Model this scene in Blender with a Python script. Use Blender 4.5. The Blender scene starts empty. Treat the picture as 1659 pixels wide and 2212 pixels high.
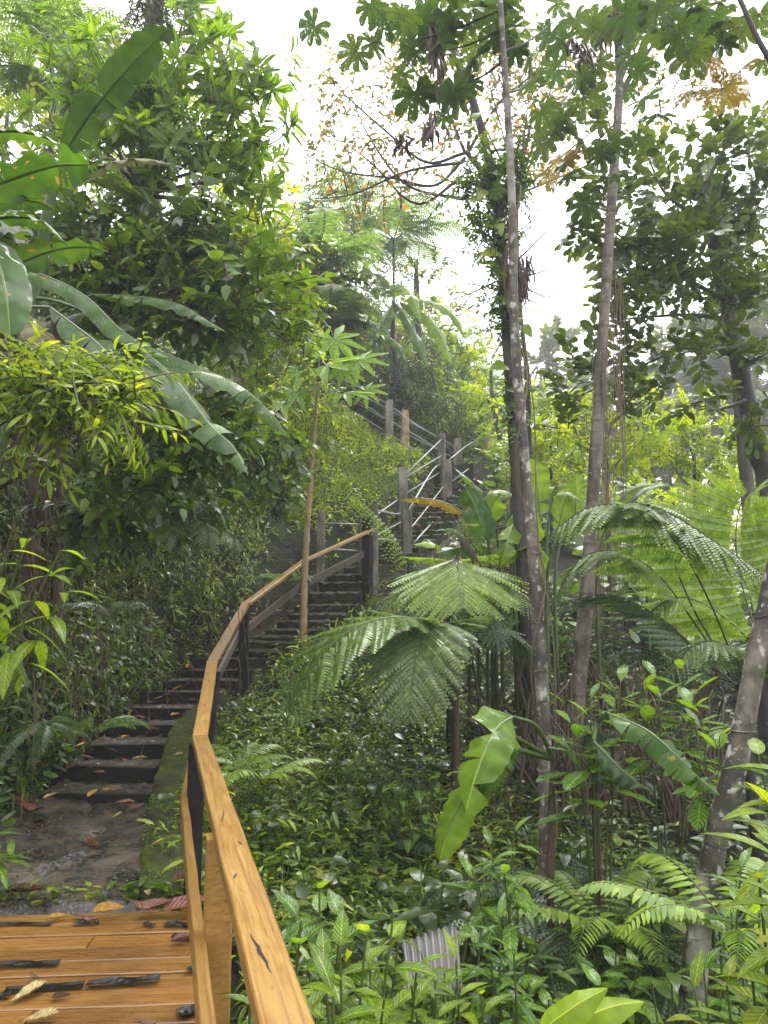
import bpy, math, random
import numpy as np
from mathutils import Vector, Matrix

# ------------------------------------------------------------------ camera, sky, sun, exposure
SC = bpy.context.scene
COL = SC.collection
F = 1621.0
TH = math.atan(224 / 1621)
CZ = 1.6
cam_d = bpy.data.cameras.new('camera')
cam = bpy.data.objects.new('camera', cam_d)
COL.objects.link(cam)
cam.location = (0, 0, CZ)
cam.rotation_euler = (math.pi / 2 + TH, 0, 0)
cam_d.sensor_fit = 'VERTICAL'
cam_d.sensor_height = 36.0
cam_d.lens = 36.0 * F / 2212
cam_d.clip_start = 0.05
cam_d.clip_end = 2000
SC.camera = cam

SUN_EL, SUN_AZ = 58, 20          # degrees; azimuth clockwise from +Y
world = bpy.data.worlds.new('World')
SC.world = world
world.use_nodes = True
wn, wl = world.node_tree.nodes, world.node_tree.links
wn.clear()
sky = wn.new('ShaderNodeTexSky')
sky.sky_type = 'NISHITA'
sky.sun_disc = False
sky.sun_elevation = math.radians(SUN_EL)
sky.sun_rotation = math.radians(SUN_AZ)
sky.air_density = 1.0
sky.dust_density = 4.0
sky.ozone_density = 1.0
hs = wn.new('ShaderNodeHueSaturation')
hs.inputs['Saturation'].default_value = 0.10
hs.inputs['Value'].default_value = 1.0
mx = wn.new('ShaderNodeMixRGB')
mx.inputs[0].default_value = 0.65            # an even cloud deck over the clear sky
mx.inputs[2].default_value = (9.6, 9.6, 9.9, 1)
bg = wn.new('ShaderNodeBackground')
bg.inputs['Strength'].default_value = 0.13
wo = wn.new('ShaderNodeOutputWorld')
wl.new(sky.outputs[0], hs.inputs['Color'])
wl.new(hs.outputs[0], mx.inputs[1])
# an overcast sky is about twice as bright overhead as at the horizon
tcw = wn.new('ShaderNodeTexCoord')
sxw = wn.new('ShaderNodeSeparateXYZ')
mrw = wn.new('ShaderNodeMapRange')
mrw.inputs[1].default_value, mrw.inputs[2].default_value = 0.0, 1.0
mrw.inputs[3].default_value, mrw.inputs[4].default_value = 0.55, 1.45
mlw = wn.new('ShaderNodeMixRGB')
mlw.blend_type = 'MULTIPLY'
mlw.inputs[0].default_value = 1
wl.new(tcw.outputs['Generated'], sxw.inputs[0])
wl.new(sxw.outputs[2], mrw.inputs[0])
wl.new(mx.outputs[0], mlw.inputs[1])
wl.new(mrw.outputs[0], mlw.inputs[2])
wl.new(mlw.outputs[0], bg.inputs[0])
wl.new(bg.outputs[0], wo.inputs[0])

sun_d = bpy.data.lights.new('sun', 'SUN')
sun_d.energy = 1.5
sun_d.angle = math.radians(40)
sun_d.color = (1, 0.97, 0.92)
sun = bpy.data.objects.new('sun', sun_d)
COL.objects.link(sun)
_e, _a = math.radians(SUN_EL), math.radians(SUN_AZ)
_to = Vector((math.sin(_a) * math.cos(_e), math.cos(_a) * math.cos(_e), math.sin(_e)))
sun.rotation_euler = (-_to).to_track_quat('-Z', 'Y').to_euler()

vs = SC.view_settings
vs.view_transform = 'Standard'
vs.look = 'None'
vs.gamma = 1
vs.use_curve_mapping = False
vs.exposure = 1.75
SC.cycles.max_bounces = 7
SC.cycles.diffuse_bounces = 3
SC.cycles.glossy_bounces = 2
SC.cycles.transmission_bounces = 4
SC.cycles.transparent_max_bounces = 8
SC.cycles.caustics_reflective = False
SC.cycles.caustics_refractive = False

rng = np.random.default_rng(11)
random.seed(5)
U = random.uniform


# ------------------------------------------------------------------ small helpers
def P(px, py, d):
    """the point of the world at depth d along +Y on the sight line through a picture point (1659 x 2212)"""
    x = (px - 829.5) / F
    u = (1106 - py) / F
    c, s = math.cos(TH), math.sin(TH)
    k = d / (c - u * s)
    return Vector((x * k, d, CZ + (s + u * c) * k))


def G(px, py, z=0.0):
    """the point at height z on that sight line"""
    x = (px - 829.5) / F
    u = (1106 - py) / F
    c, s = math.cos(TH), math.sin(TH)
    k = (z - CZ) / (s + u * c)
    return Vector((x * k, (c - u * s) * k, z))


def PP(lst):
    return [P(*p) for p in lst]


def link(o, parent=None):
    COL.objects.link(o)
    if parent is not None:
        o.parent = parent
    return o


def tag(o, label=None, cat=None, group=None, kind=None):
    if label: o['label'] = label
    if cat: o['category'] = cat
    if group: o['group'] = group
    if kind: o['kind'] = kind
    return o


def thing(name, label, cat, loc=(0, 0, 0), group=None, kind=None):
    o = bpy.data.objects.new(name, None)
    o.empty_display_size = 0.1
    COL.objects.link(o)
    o.location = loc
    return tag(o, label, cat, group, kind)


def put(name, mesh, parent=None, M=None):
    """link a mesh at world matrix M as a part of parent (an empty that is only translated, or a part of one)"""
    o = bpy.data.objects.new(name, mesh)
    COL.objects.link(o)
    base = Vector((0, 0, 0))
    if parent is not None:
        o.parent = parent
        q = parent
        while q is not None:
            base = base + q.location
            q = q.parent
    M = M if M is not None else Matrix.Identity(4)
    o.matrix_basis = Matrix.Translation(-base) @ M
    return o


class MB:
    """collects vertices and faces, builds ONE mesh"""

    def __init__(self):
        self.V, self.Q, self.T, self.UV, self.qm, self.tm = [], [], [], [], [], []
        self.n = 0

    def add(self, V, quads=None, tris=None, uv=None, m=0):
        V = np.asarray(V, float).reshape(-1, 3)
        if quads is not None and len(quads):
            q = np.asarray(quads, int).reshape(-1, 4) + self.n
            self.Q.append(q)
            self.qm.append(np.full(len(q), m))
        if tris is not None and len(tris):
            t = np.asarray(tris, int).reshape(-1, 3) + self.n
            self.T.append(t)
            self.tm.append(np.full(len(t), m))
        self.V.append(V)
        self.UV.append(np.asarray(uv, float) if uv is not None else np.full((len(V), 2), 0.5))
        self.n += len(V)

    def tube(self, pts, radii, sides=6, m=0, cap=False, ring=0.0, rstep=0.1):
        P_ = np.array([tuple(p) for p in pts], float)
        n = len(P_)
        R = np.full(n, radii, float) if np.isscalar(radii) else np.asarray(radii, float)
        T = np.gradient(P_, axis=0)
        T /= np.linalg.norm(T, axis=1)[:, None] + 1e-9
        ref = np.array([0.0, 0.0, 1.0]) if abs(T[0][2]) < 0.9 else np.array([0.0, 1.0, 0.0])
        a = ref - T[0] * ref.dot(T[0])
        A = []
        for i in range(n):
            a = a - T[i] * a.dot(T[i])
            a = a / (np.linalg.norm(a) + 1e-9)
            A.append(a)
        A = np.array(A)
        B = np.cross(T, A)
        th = np.arange(sides) * 2 * math.pi / sides
        V = P_[:, None, :] + R[:, None, None] * (np.cos(th)[None, :, None] * A[:, None, :] + np.sin(th)[None, :, None] * B[:, None, :])
        i = np.arange(n - 1)[:, None] * sides
        j = np.arange(sides)[None, :]
        jn = (j + 1) % sides
        q = np.stack([i + j, i + jn, i + sides + jn, i + sides + j], -1).reshape(-1, 4)
        tris = []
        if cap:
            for k in range(1, sides - 1):
                tris.append((0, k + 1, k))
                o = (n - 1) * sides
                tris.append((o, o + k, o + k + 1))
        uv = np.stack([np.tile(np.arange(sides) / sides, n), np.repeat(np.linspace(0, 1, n), sides)], -1)
        self.add(V.reshape(-1, 3), q, tris, uv, m)

    def box(self, c, ax, ay, az, m=0):
        """box centred at c with half axes ax, ay, az"""
        c, ax, ay, az = [np.array(tuple(v), float) for v in (c, ax, ay, az)]
        V = [c + sx * ax + sy * ay + sz * az for sz in (-1, 1) for sy in (-1, 1) for sx in (-1, 1)]
        self.add(V, [(0, 2, 3, 1), (4, 5, 7, 6), (0, 1, 5, 4), (2, 6, 7, 3), (0, 4, 6, 2), (1, 3, 7, 5)], m=m)

    def mesh(self, name, mats, smooth=True):
        me = bpy.data.meshes.new(name)
        V = np.concatenate(self.V)
        Q = np.concatenate(self.Q) if self.Q else np.zeros((0, 4), int)
        T = np.concatenate(self.T) if self.T else np.zeros((0, 3), int)
        me.vertices.add(len(V))
        me.vertices.foreach_set('co', V.astype(np.float32).ravel())
        loops = np.concatenate([Q.ravel(), T.ravel()]).astype(np.int32)
        me.loops.add(len(loops))
        me.loops.foreach_set('vertex_index', loops)
        nf = len(Q) + len(T)
        me.polygons.add(nf)
        start = np.concatenate([np.arange(len(Q)) * 4, len(Q) * 4 + np.arange(len(T)) * 3]).astype(np.int32)
        me.polygons.foreach_set('loop_start', start)
        mi = np.concatenate([np.concatenate(self.qm) if self.qm else np.zeros(0, int), np.concatenate(self.tm) if self.tm else np.zeros(0, int)])
        me.polygons.foreach_set('material_index', mi.astype(np.int32))
        me.polygons.foreach_set('use_smooth', np.full(nf, smooth, bool))
        uvl = me.uv_layers.new(name='UVMap')
        UV = np.concatenate(self.UV)
        uvl.data.foreach_set('uv', UV[loops].astype(np.float32).ravel())
        for m in (mats if isinstance(mats, (list, tuple)) else [mats]):
            me.materials.append(m)
        me.update(calc_edges=True)
        return me

    def obj(self, name, mats, parent=None, smooth=True):
        return put(name, self.mesh(name, mats, smooth), parent)


def norm(v):
    v = np.asarray(v, float)
    return v / (np.linalg.norm(v, axis=-1, keepdims=True) + 1e-9)


def frames(D, Up):
    """rows of (x, y, z) axes as matrices whose columns are dir, side, normal"""
    X = norm(D)
    Y = norm(np.cross(Up, X))
    Z = np.cross(X, Y)
    return np.stack([X, Y, Z], -1)


def scatter(mb, tpl, pos, R, s, m=0):
    V, Q, T, UV = tpl
    n, k = len(pos), len(V)
    W = np.einsum('nij,kj->nki', R, V) * np.asarray(s)[:, None, None] + np.asarray(pos)[:, None, :]
    off = (np.arange(n) * k)[:, None, None]
    q = (Q[None] + off).reshape(-1, 4) if len(Q) else None
    t = (T[None] + off).reshape(-1, 3) if len(T) else None
    mb.add(W.reshape(-1, 3), q, t, np.tile(UV, (n, 1)), m)


def catmull(pts, n):
    P_ = np.array([tuple(p) for p in pts], float)
    if len(P_) == 2:
        t = np.linspace(0, 1, n)[:, None]
        return P_[0] * (1 - t) + P_[1] * t
    E = np.vstack([2 * P_[0] - P_[1], P_, 2 * P_[-1] - P_[-2]])
    u = np.linspace(0, len(P_) - 1 - 1e-6, n)
    i = u.astype(int)
    f = (u - i)[:, None]
    a, b, c, d = E[i], E[i + 1], E[i + 2], E[i + 3]
    return 0.5 * (2 * b + (c - a) * f + (2 * a - 5 * b + 4 * c - d) * f ** 2 + (3 * b - a - 3 * c + d) * f ** 3)


def mat4(pos, D, Up, s=1.0):
    R = frames(np.array([tuple(D)]), np.array([tuple(Up)]))[0]
    M = Matrix(R.tolist()).to_4x4()
    return Matrix.Translation(Vector(tuple(pos))) @ M @ Matrix.Scale(s, 4)


# ------------------------------------------------------------------ materials
def new_mat(name):
    m = bpy.data.materials.new(name)
    m.use_nodes = True
    nt = m.node_tree
    nt.nodes.clear()
    return m, nt.nodes, nt.links


def N(nodes, kind, **kw):
    n = nodes.new(kind)
    for k, v in kw.items():
        setattr(n, k, v)
    return n


def ramp(nodes, cols, pos=None, interp='LINEAR'):
    r = nodes.new('ShaderNodeValToRGB')
    e = r.color_ramp.elements
    r.color_ramp.interpolation = interp
    while len(e) < len(cols):
        e.new(0.5)
    for i, c in enumerate(cols):
        e[i].position = pos[i] if pos else i / max(1, len(cols) - 1)
        e[i].color = (*c, 1) if len(c) == 3 else c
    return r


def math_n(nodes, links, op, a, b=None):
    n = nodes.new('ShaderNodeMath')
    n.operation = op
    for i, v in enumerate((a, b)):
        if v is None: continue
        if isinstance(v, (int, float)): n.inputs[i].default_value = v
        else: links.new(v, n.inputs[i])
    return n.outputs[0]


def leaf_mat(name, cols, rough=0.35, trans=0.35, tmul=(2.6, 2.4, 0.9), vein=None, holes=0.0, spots=0.0, coat=0.25, cpos=None):
    m, nd, lk = new_mat(name)
    geo = N(nd, 'ShaderNodeNewGeometry')
    oi = N(nd, 'ShaderNodeObjectInfo')
    s = math_n(nd, lk, 'ADD', geo.outputs['Random Per Island'], oi.outputs['Random'])
    fr = math_n(nd, lk, 'FRACT', s)
    cols = [(c[0] * 1.42, c[1] * 1.18, c[2] * .66) for c in cols] if cols[0][1] > cols[0][0] else cols
    cr = ramp(nd, cols, cpos)
    lk.new(fr, cr.inputs[0])
    col = cr.outputs[0]
    tc = N(nd, 'ShaderNodeTexCoord')
    nz = N(nd, 'ShaderNodeTexNoise')
    nz.inputs['Scale'].default_value = 9
    nz.inputs['Detail'].default_value = 3
    lk.new(tc.outputs['Object'], nz.inputs['Vector'])
    mr = N(nd, 'ShaderNodeMapRange')
    mr.inputs[1].default_value, mr.inputs[2].default_value = 0.3, 0.7
    mr.inputs[3].default_value, mr.inputs[4].default_value = 0.72, 1.3
    lk.new(nz.outputs[0], mr.inputs[0])
    mul = N(nd, 'ShaderNodeMixRGB', blend_type='MULTIPLY')
    mul.inputs[0].default_value = 1
    lk.new(col, mul.inputs[1])
    lk.new(mr.outputs[0], mul.inputs[2])
    col = mul.outputs[0]
    bump = None
    if vein:
        uv = N(nd, 'ShaderNodeSeparateXYZ')
        lk.new(tc.outputs['UV'], uv.inputs[0])
        au = math_n(nd, lk, 'ABSOLUTE', math_n(nd, lk, 'SUBTRACT', uv.outputs[0], 0.5))
        fq, sk, dep = {'banana': (70, 0.10, 0.22), 'pinnate': (9, 0.45, 0.8), 'long': (0, 0, 0.6)}[vein]
        if vein == 'long':
            ph = math_n(nd, lk, 'MULTIPLY', au, 55.0)
        else:
            ph = math_n(nd, lk, 'MULTIPLY', math_n(nd, lk, 'SUBTRACT', uv.outputs[1], math_n(nd, lk, 'MULTIPLY', au, sk)), fq * 6.283)
        sn = math_n(nd, lk, 'SINE', ph)
        bump = N(nd, 'ShaderNodeBump')
        bump.inputs['Strength'].default_value = dep
        bump.inputs['Distance'].default_value = 0.004
        hgt = sn
        if vein == 'banana':
            un = N(nd, 'ShaderNodeTexNoise')
            un.inputs['Scale'].default_value = 5
            un.inputs['Detail'].default_value = 3
            lk.new(tc.outputs['Object'], un.inputs['Vector'])
            hgt = math_n(nd, lk, 'ADD', sn, math_n(nd, lk, 'MULTIPLY', un.outputs[0], 22.0))
        lk.new(hgt, bump.inputs['Height'])
        # paler midrib
        mid = math_n(nd, lk, 'LESS_THAN', au, 0.022 if vein == 'banana' else 0.03)
        mm = N(nd, 'ShaderNodeMixRGB')
        lk.new(math_n(nd, lk, 'MULTIPLY', mid, 0.75), mm.inputs[0])
        lk.new(col, mm.inputs[1])
        c0 = cols[-1]
        mm.inputs[2].default_value = (min(c0[0] * 2.2 + .05, .5), min(c0[1] * 1.8 + .06, .55), c0[2] * 1.5 + .03, 1)
        col = mm.outputs[0]
        # faint darker veins
        mv = N(nd, 'ShaderNodeMixRGB', blend_type='MULTIPLY')
        mv.inputs[0].default_value = 1
        vr = N(nd, 'ShaderNodeMapRange')
        vr.inputs[1].default_value, vr.inputs[2].default_value = -1, -0.2
        vr.inputs[3].default_value, vr.inputs[4].default_value = 0.72, 1.0
        lk.new(sn, vr.inputs[0])
        lk.new(col, mv.inputs[1])
        lk.new(vr.outputs[0], mv.inputs[2])
        col = mv.outputs[0]
    if spots > 0:
        vz = N(nd, 'ShaderNodeTexNoise')
        vz.inputs['Scale'].default_value = 16
        lk.new(tc.outputs['Object'], vz.inputs['Vector'])
        sp = ramp(nd, [(0, 0, 0), (1, 1, 1)], [0.66, 0.72])
        lk.new(vz.outputs[0], sp.inputs[0])
        ms = N(nd, 'ShaderNodeMixRGB')
        lk.new(math_n(nd, lk, 'MULTIPLY', sp.outputs[0], spots), ms.inputs[0])
        lk.new(col, ms.inputs[1])
        ms.inputs[2].default_value = (0.32, 0.20, 0.04, 1)
        col = ms.outputs[0]
    pb = N(nd, 'ShaderNodeBsdfPrincipled')
    pb.inputs['Roughness'].default_value = rough
    pb.inputs['Coat Weight'].default_value = coat * .55
    pb.inputs['Coat Roughness'].default_value = 0.14
    pb.inputs['Specular IOR Level'].default_value = 0.38
    lk.new(col, pb.inputs['Base Color'])
    if vein == 'banana':                      # water lies in patches
        wt = N(nd, 'ShaderNodeTexNoise')
        wt.inputs['Scale'].default_value = 7
        wt.inputs['Detail'].default_value = 4
        lk.new(tc.outputs['Object'], wt.inputs['Vector'])
        wr = ramp(nd, [(0, 0, 0), (coat, coat, coat)], [.46, .58])
        lk.new(wt.outputs[0], wr.inputs[0])
        lk.new(wr.outputs[0], pb.inputs['Coat Weight'])
        pb.inputs['Coat Roughness'].default_value = 0.07
        pb.inputs['Specular IOR Level'].default_value = 0.18
        pb.inputs['Roughness'].default_value = rough + .15
    tr = N(nd, 'ShaderNodeBsdfTranslucent')
    tm = N(nd, 'ShaderNodeMixRGB', blend_type='MULTIPLY')
    tm.inputs[0].default_value = 1
    tm.inputs[2].default_value = (*tmul, 1)
    lk.new(col, tm.inputs[1])
    lk.new(tm.outputs[0], tr.inputs[0])
    if bump:
        lk.new(bump.outputs[0], pb.inputs['Normal'])
    mix = N(nd, 'ShaderNodeMixShader')
    mix.inputs[0].default_value = trans
    lk.new(pb.outputs[0], mix.inputs[1])
    lk.new(tr.outputs[0], mix.inputs[2])
    out = N(nd, 'ShaderNodeOutputMaterial')
    sh = mix.outputs[0]
    if holes > 0:
        hv = N(nd, 'ShaderNodeTexVoronoi')
        hv.inputs['Scale'].default_value = 34
        lk.new(tc.outputs['Object'], hv.inputs['Vector'])
        hn = N(nd, 'ShaderNodeTexNoise')
        hn.inputs['Scale'].default_value = 7
        lk.new(tc.outputs['Object'], hn.inputs['Vector'])
        thr = math_n(nd, lk, 'MULTIPLY', math_n(nd, lk, 'SUBTRACT', hn.outputs[0], 0.62 - 0.4 * holes), 1.6)
        hole = math_n(nd, lk, 'LESS_THAN', hv.outputs['Distance'], thr)
        tp = N(nd, 'ShaderNodeBsdfTransparent')
        m2 = N(nd, 'ShaderNodeMixShader')
        lk.new(hole, m2.inputs[0])
        lk.new(sh, m2.inputs[1])
        lk.new(tp.outputs[0], m2.inputs[2])
        sh = m2.outputs[0]
    lk.new(sh, out.inputs[0])
    return m


def surf_mat(name, cols, pos=None, scale=4.0, detail=6, rough=(0.5, 0.8), bump=0.4, bdist=0.02, stretch=(1, 1, 1), coord='Object', extra=None, coat=0.0, dist=0.0, spec=0.5):
    """noise-coloured rough surface"""
    m, nd, lk = new_mat(name)
    tc = N(nd, 'ShaderNodeTexCoord')
    mp = N(nd, 'ShaderNodeMapping')
    mp.inputs['Scale'].default_value = stretch
    lk.new(tc.outputs[coord], mp.inputs[0])
    nz = N(nd, 'ShaderNodeTexNoise')
    nz.inputs['Scale'].default_value = scale
    nz.inputs['Detail'].default_value = detail
    nz.inputs['Roughness'].default_value = 0.65
    nz.inputs['Distortion'].default_value = dist
    lk.new(mp.outputs[0], nz.inputs['Vector'])
    pos = pos or [i / max(1, len(cols) - 1) for i in range(len(cols))]
    cr = ramp(nd, cols, [.5 + (p - .5) * .55 for p in pos])
    lk.new(nz.outputs[0], cr.inputs[0])
    col = cr.outputs[0]
    if extra:
        col = extra(nd, lk, tc, mp, col)
    pb = N(nd, 'ShaderNodeBsdfPrincipled')
    lk.new(col, pb.inputs['Base Color'])
    rr = N(nd, 'ShaderNodeMapRange')
    rr.inputs[1].default_value, rr.inputs[2].default_value = 0.3, 0.7
    rr.inputs[3].default_value, rr.inputs[4].default_value = rough
    lk.new(nz.outputs[0], rr.inputs[0])
    lk.new(rr.outputs[0], pb.inputs['Roughness'])
    pb.inputs['Coat Weight'].default_value = coat
    pb.inputs['Coat Roughness'].default_value = 0.15
    pb.inputs['Specular IOR Level'].default_value = spec
    n2 = N(nd, 'ShaderNodeTexNoise')
    n2.inputs['Scale'].default_value = scale * 5
    n2.inputs['Detail'].default_value = 4
    lk.new(mp.outputs[0], n2.inputs['Vector'])
    sm = math_n(nd, lk, 'ADD', nz.outputs[0], math_n(nd, lk, 'MULTIPLY', n2.outputs[0], 0.4))
    bp = N(nd, 'ShaderNodeBump')
    bp.inputs['Strength'].default_value = bump
    bp.inputs['Distance'].default_value = bdist
    lk.new(sm, bp.inputs['Height'])
    lk.new(bp.outputs[0], pb.inputs['Normal'])
    out = N(nd, 'ShaderNodeOutputMaterial')
    lk.new(pb.outputs[0], out.inputs[0])
    return m


def overlay(scale, lo, hi, colour, amount=1.0, stretch=(1, 1, 1), tex='noise', per_object=False):
    """an extra patch of colour laid over a surf_mat"""
    def f(nd, lk, tc, mp, col):
        m2 = N(nd, 'ShaderNodeMapping')
        m2.inputs['Scale'].default_value = stretch
        lk.new(tc.outputs['Object'], m2.inputs[0])
        if tex == 'noise':
            t = N(nd, 'ShaderNodeTexNoise')
            t.inputs['Scale'].default_value = scale
            t.inputs['Detail'].default_value = 5
            lk.new(m2.outputs[0], t.inputs['Vector'])
            v = t.outputs[0]
        else:
            t = N(nd, 'ShaderNodeTexVoronoi')
            t.inputs['Scale'].default_value = scale
            lk.new(m2.outputs[0], t.inputs['Vector'])
            v = t.outputs['Distance']
        r = ramp(nd, [(0, 0, 0), (1, 1, 1)] if lo < hi else [(1, 1, 1), (0, 0, 0)], sorted((lo, hi)))
        lk.new(v, r.inputs[0])
        mm = N(nd, 'ShaderNodeMixRGB')
        lk.new(math_n(nd, lk, 'MULTIPLY', r.outputs[0], amount), mm.inputs[0])
        lk.new(col, mm.inputs[1])
        mm.inputs[2].default_value = (*colour, 1)
        return mm.outputs[0]
    return f


def chain(*fs):
    def f(nd, lk, tc, mp, col):
        for g in fs:
            col = g(nd, lk, tc, mp, col)
        return col
    return f


def wood_mat(name, cols, dark, rough=(0.25, 0.5), knots=0.8, coat=0.35, grain=.65, spec=.4):
    def rnd(nd, lk, tc, mp, col):
        oi = N(nd, 'ShaderNodeObjectInfo')
        r = N(nd, 'ShaderNodeMapRange')
        r.inputs[3].default_value, r.inputs[4].default_value = 0.72, 1.2
        lk.new(oi.outputs['Random'], r.inputs[0])
        mm = N(nd, 'ShaderNodeMixRGB', blend_type='MULTIPLY')
        mm.inputs[0].default_value = 1
        lk.new(col, mm.inputs[1])
        lk.new(r.outputs[0], mm.inputs[2])
        return mm.outputs[0]
    kd = (dark[0] * .35, dark[1] * .3, dark[2] * .3)
    return surf_mat(name, cols, scale=7, detail=9, rough=rough, bump=0.2, bdist=0.004, stretch=(0.5, 7, 7), coat=coat, dist=0.8, spec=spec,
                    extra=chain(overlay(9, 0.50, 0.72, dark, grain, (0.18, 10, 10)),          # long grain lines
                                overlay(2.6, 0.52, 0.72, dark, grain * .8, (.9, 2.4, 2.4)),     # damp patches
                                overlay(26, 0.60, 0.70, kd, grain * .5, (1, 3, 3)),            # specks
                                overlay(3.6, 0.085, 0.04, kd, knots, (.9, 2.6, 2.6), 'vor'), rnd))


M = {}
M['soil'] = surf_mat('soil', [(.005, .0036, .0022), (.013, .009, .0055), (.011, .016, .005), (.028, .020, .012)], [.3, .48, .6, .75], scale=3.5, rough=(.6, .95), bump=.9, bdist=.06, spec=.15,
                     extra=overlay(1.3, .5, .62, (.020, .036, .008), .6))
M['concrete'] = surf_mat('wet_concrete', [(.008, .008, .008), (.021, .019, .017), (.048, .041, .032), (.085, .072, .055)], [.32, .46, .56, .7], scale=3.0, detail=14, rough=(.12, .6), bump=.8, bdist=.012, spec=.45, coat=.25,
                         extra=chain(overlay(1.6, .55, .68, (.022, .030, .009), .6), overlay(1.1, .48, .54, (.014, .0135, .013), .75), overlay(24, .56, .66, (.012, .011, .010), .8), overlay(60, .56, .62, (.19, .165, .13), .7), overlay(9, .53, .60, (.085, .060, .038), .7)))
M['step'] = surf_mat('mossy_step', [(.008, .008, .007), (.030, .027, .023), (.085, .073, .058)], [.34, .52, .72], scale=6, detail=11, rough=(.3, .8), bump=1.0, bdist=.03, spec=.25,
                     extra=chain(overlay(2.6, .48, .62, (.022, .036, .008), .75), overlay(15, .58, .66, (.10, .052, .024), .7)))
M['step_moss'] = surf_mat('moss_covered_step', [(.008, .008, .007), (.022, .022, .014), (.055, .050, .036)], [.34, .52, .72], scale=6, detail=11, rough=(.5, .9), bump=1.0, bdist=.03, spec=.12,
                     extra=chain(overlay(3.4, .42, .58, (.020, .034, .008), .85), overlay(13, .56, .64, (.10, .052, .024), .6)))
M['kerb'] = surf_mat('mossy_kerb', [(.018, .018, .013), (.030, .034, .012), (.044, .056, .011), (.080, .098, .013)], [.2, .45, .6, .9], scale=6, detail=10, spec=.1, rough=(.6, .95), bump=1, bdist=.02)
M['post_conc'] = surf_mat('weathered_concrete', [(.045, .040, .033), (.13, .113, .090), (.24, .21, .17)], [.3, .5, .72], scale=4, detail=8, rough=(.5, .85), bump=.5, bdist=.015, stretch=(1, 1, .4),
                          extra=overlay(2.2, .52, .62, (.035, .045, .02), .6))
M['post_rust'] = surf_mat('stained_concrete', [(.12, .08, .045), (.30, .21, .11), (.38, .30, .19)], [.3, .5, .7], scale=4, rough=(.5, .85), bump=.4, bdist=.015, stretch=(1, 1, .4),
                          extra=overlay(3, .56, .66, (.06, .05, .04), .7))
M['pipe'] = surf_mat('galvanised_pipe', [(.20, .21, .22), (.34, .355, .37)], scale=8, rough=(.3, .5), bump=.1, bdist=.005)
M['pine'] = wood_mat('wet_pine', [(.17, .088, .020), (.26, .145, .034), (.33, .20, .054)], (.15, .058, .018))
M['deck'] = wood_mat('wet_deck_pine', [(.125, .056, .014), (.195, .092, .021), (.27, .138, .034)], (.085, .034, .012), rough=(.16, .42), coat=.5, grain=.8)
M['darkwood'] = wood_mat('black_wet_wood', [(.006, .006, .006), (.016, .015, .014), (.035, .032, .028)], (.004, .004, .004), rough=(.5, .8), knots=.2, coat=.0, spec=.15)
M['greywood'] = wood_mat('weathered_wood', [(.045, .036, .030), (.085, .070, .058), (.13, .11, .092)], (.03, .022, .018), rough=(.5, .8), knots=.4, coat=0, spec=.25)
M['tape'] = surf_mat('black_plastic', [(.004, .004, .004), (.009, .009, .010)], scale=12, spec=.3, rough=(.15, .35), bump=.5, bdist=.01)
M['tin'] = surf_mat('corrugated_tin', [(.04, .038, .036), (.085, .082, .080), (.125, .122, .12)], scale=3, rough=(.35, .6), bump=.1, bdist=.01, extra=overlay(3, .58, .7, (.10, .065, .04), .6))


def bark_mat(name, cols, lichen, lich_amt, rings=True):
    def ring(nd, lk, tc, mp, col):
        w = N(nd, 'ShaderNodeTexWave', wave_type='BANDS', bands_direction='Z')
        w.inputs['Scale'].default_value = 1.1
        w.inputs['Distortion'].default_value = 2.0
        w.inputs['Detail'].default_value = 2
        lk.new(tc.outputs['Object'], w.inputs['Vector'])
        r = ramp(nd, [(0, 0, 0), (1, 1, 1)], [.93, .99])
        lk.new(w.outputs['Fac'], r.inputs[0])
        mm = N(nd, 'ShaderNodeMixRGB')
        lk.new(math_n(nd, lk, 'MULTIPLY', r.outputs[0], .4), mm.inputs[0])
        lk.new(col, mm.inputs[1])
        mm.inputs[2].default_value = (cols[0][0] * .5, cols[0][1] * .5, cols[0][2] * .5, 1)
        return mm.outputs[0]
    ex = [overlay(3.2, .55, .63, lichen, lich_amt * .55), overlay(13, .60, .66, lichen, lich_amt, (1, 1, .8)), overlay(30, .63, .68, lichen, lich_amt * .7), overlay(5, .56, .66, (.03, .042, .014), .55)]
    if rings: ex.insert(0, ring)
    return surf_mat(name, cols, [.3, .5, .72], scale=5, detail=8, rough=(.55, .9), bump=.5, bdist=.012, stretch=(1, 1, .5), extra=chain(*ex))


M['bark'] = bark_mat('lichen_bark', [(.024, .021, .015), (.075, .065, .047), (.165, .147, .114)], (.36, .35, .31), .9)
M['bark_pale'] = bark_mat('smooth_pale_bark', [(.045, .038, .028), (.115, .096, .071), (.19, .165, .127)], (.38, .36, .31), .35)
M['bark_dark'] = bark_mat('dark_bark', [(.012, .010, .008), (.03, .026, .02), (.055, .048, .038)], (.12, .13, .10), .25, False)
M['papaya_bark'] = surf_mat('papaya_bark', [(.16, .115, .05), (.27, .20, .09), (.36, .28, .14)], scale=8, rough=(.5, .8), bump=.8, bdist=.02)
M['stem_green'] = surf_mat('green_stem', [(.03, .055, .012), (.07, .10, .02)], scale=6, rough=(.3, .5), bump=.1)
M['stem_black'] = surf_mat('black_stipe', [(.008, .007, .006), (.02, .016, .012)], scale=12, rough=(.5, .8), bump=.5)
M['stem_brown'] = surf_mat('brown_stem', [(.035, .024, .014), (.085, .062, .036)], scale=8, rough=(.6, .9), bump=.4)
M['root'] = surf_mat('aerial_root', [(.05, .036, .022), (.14, .105, .068)], scale=9, rough=(.6, .9), bump=.5)
M['dry'] = leaf_mat('dry_leaf', [(.030, .023, .016), (.070, .054, .038), (.115, .094, .070)], rough=.6, trans=.2, tmul=(1.6, 1.4, 1.1), vein='banana', coat=0)
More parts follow.
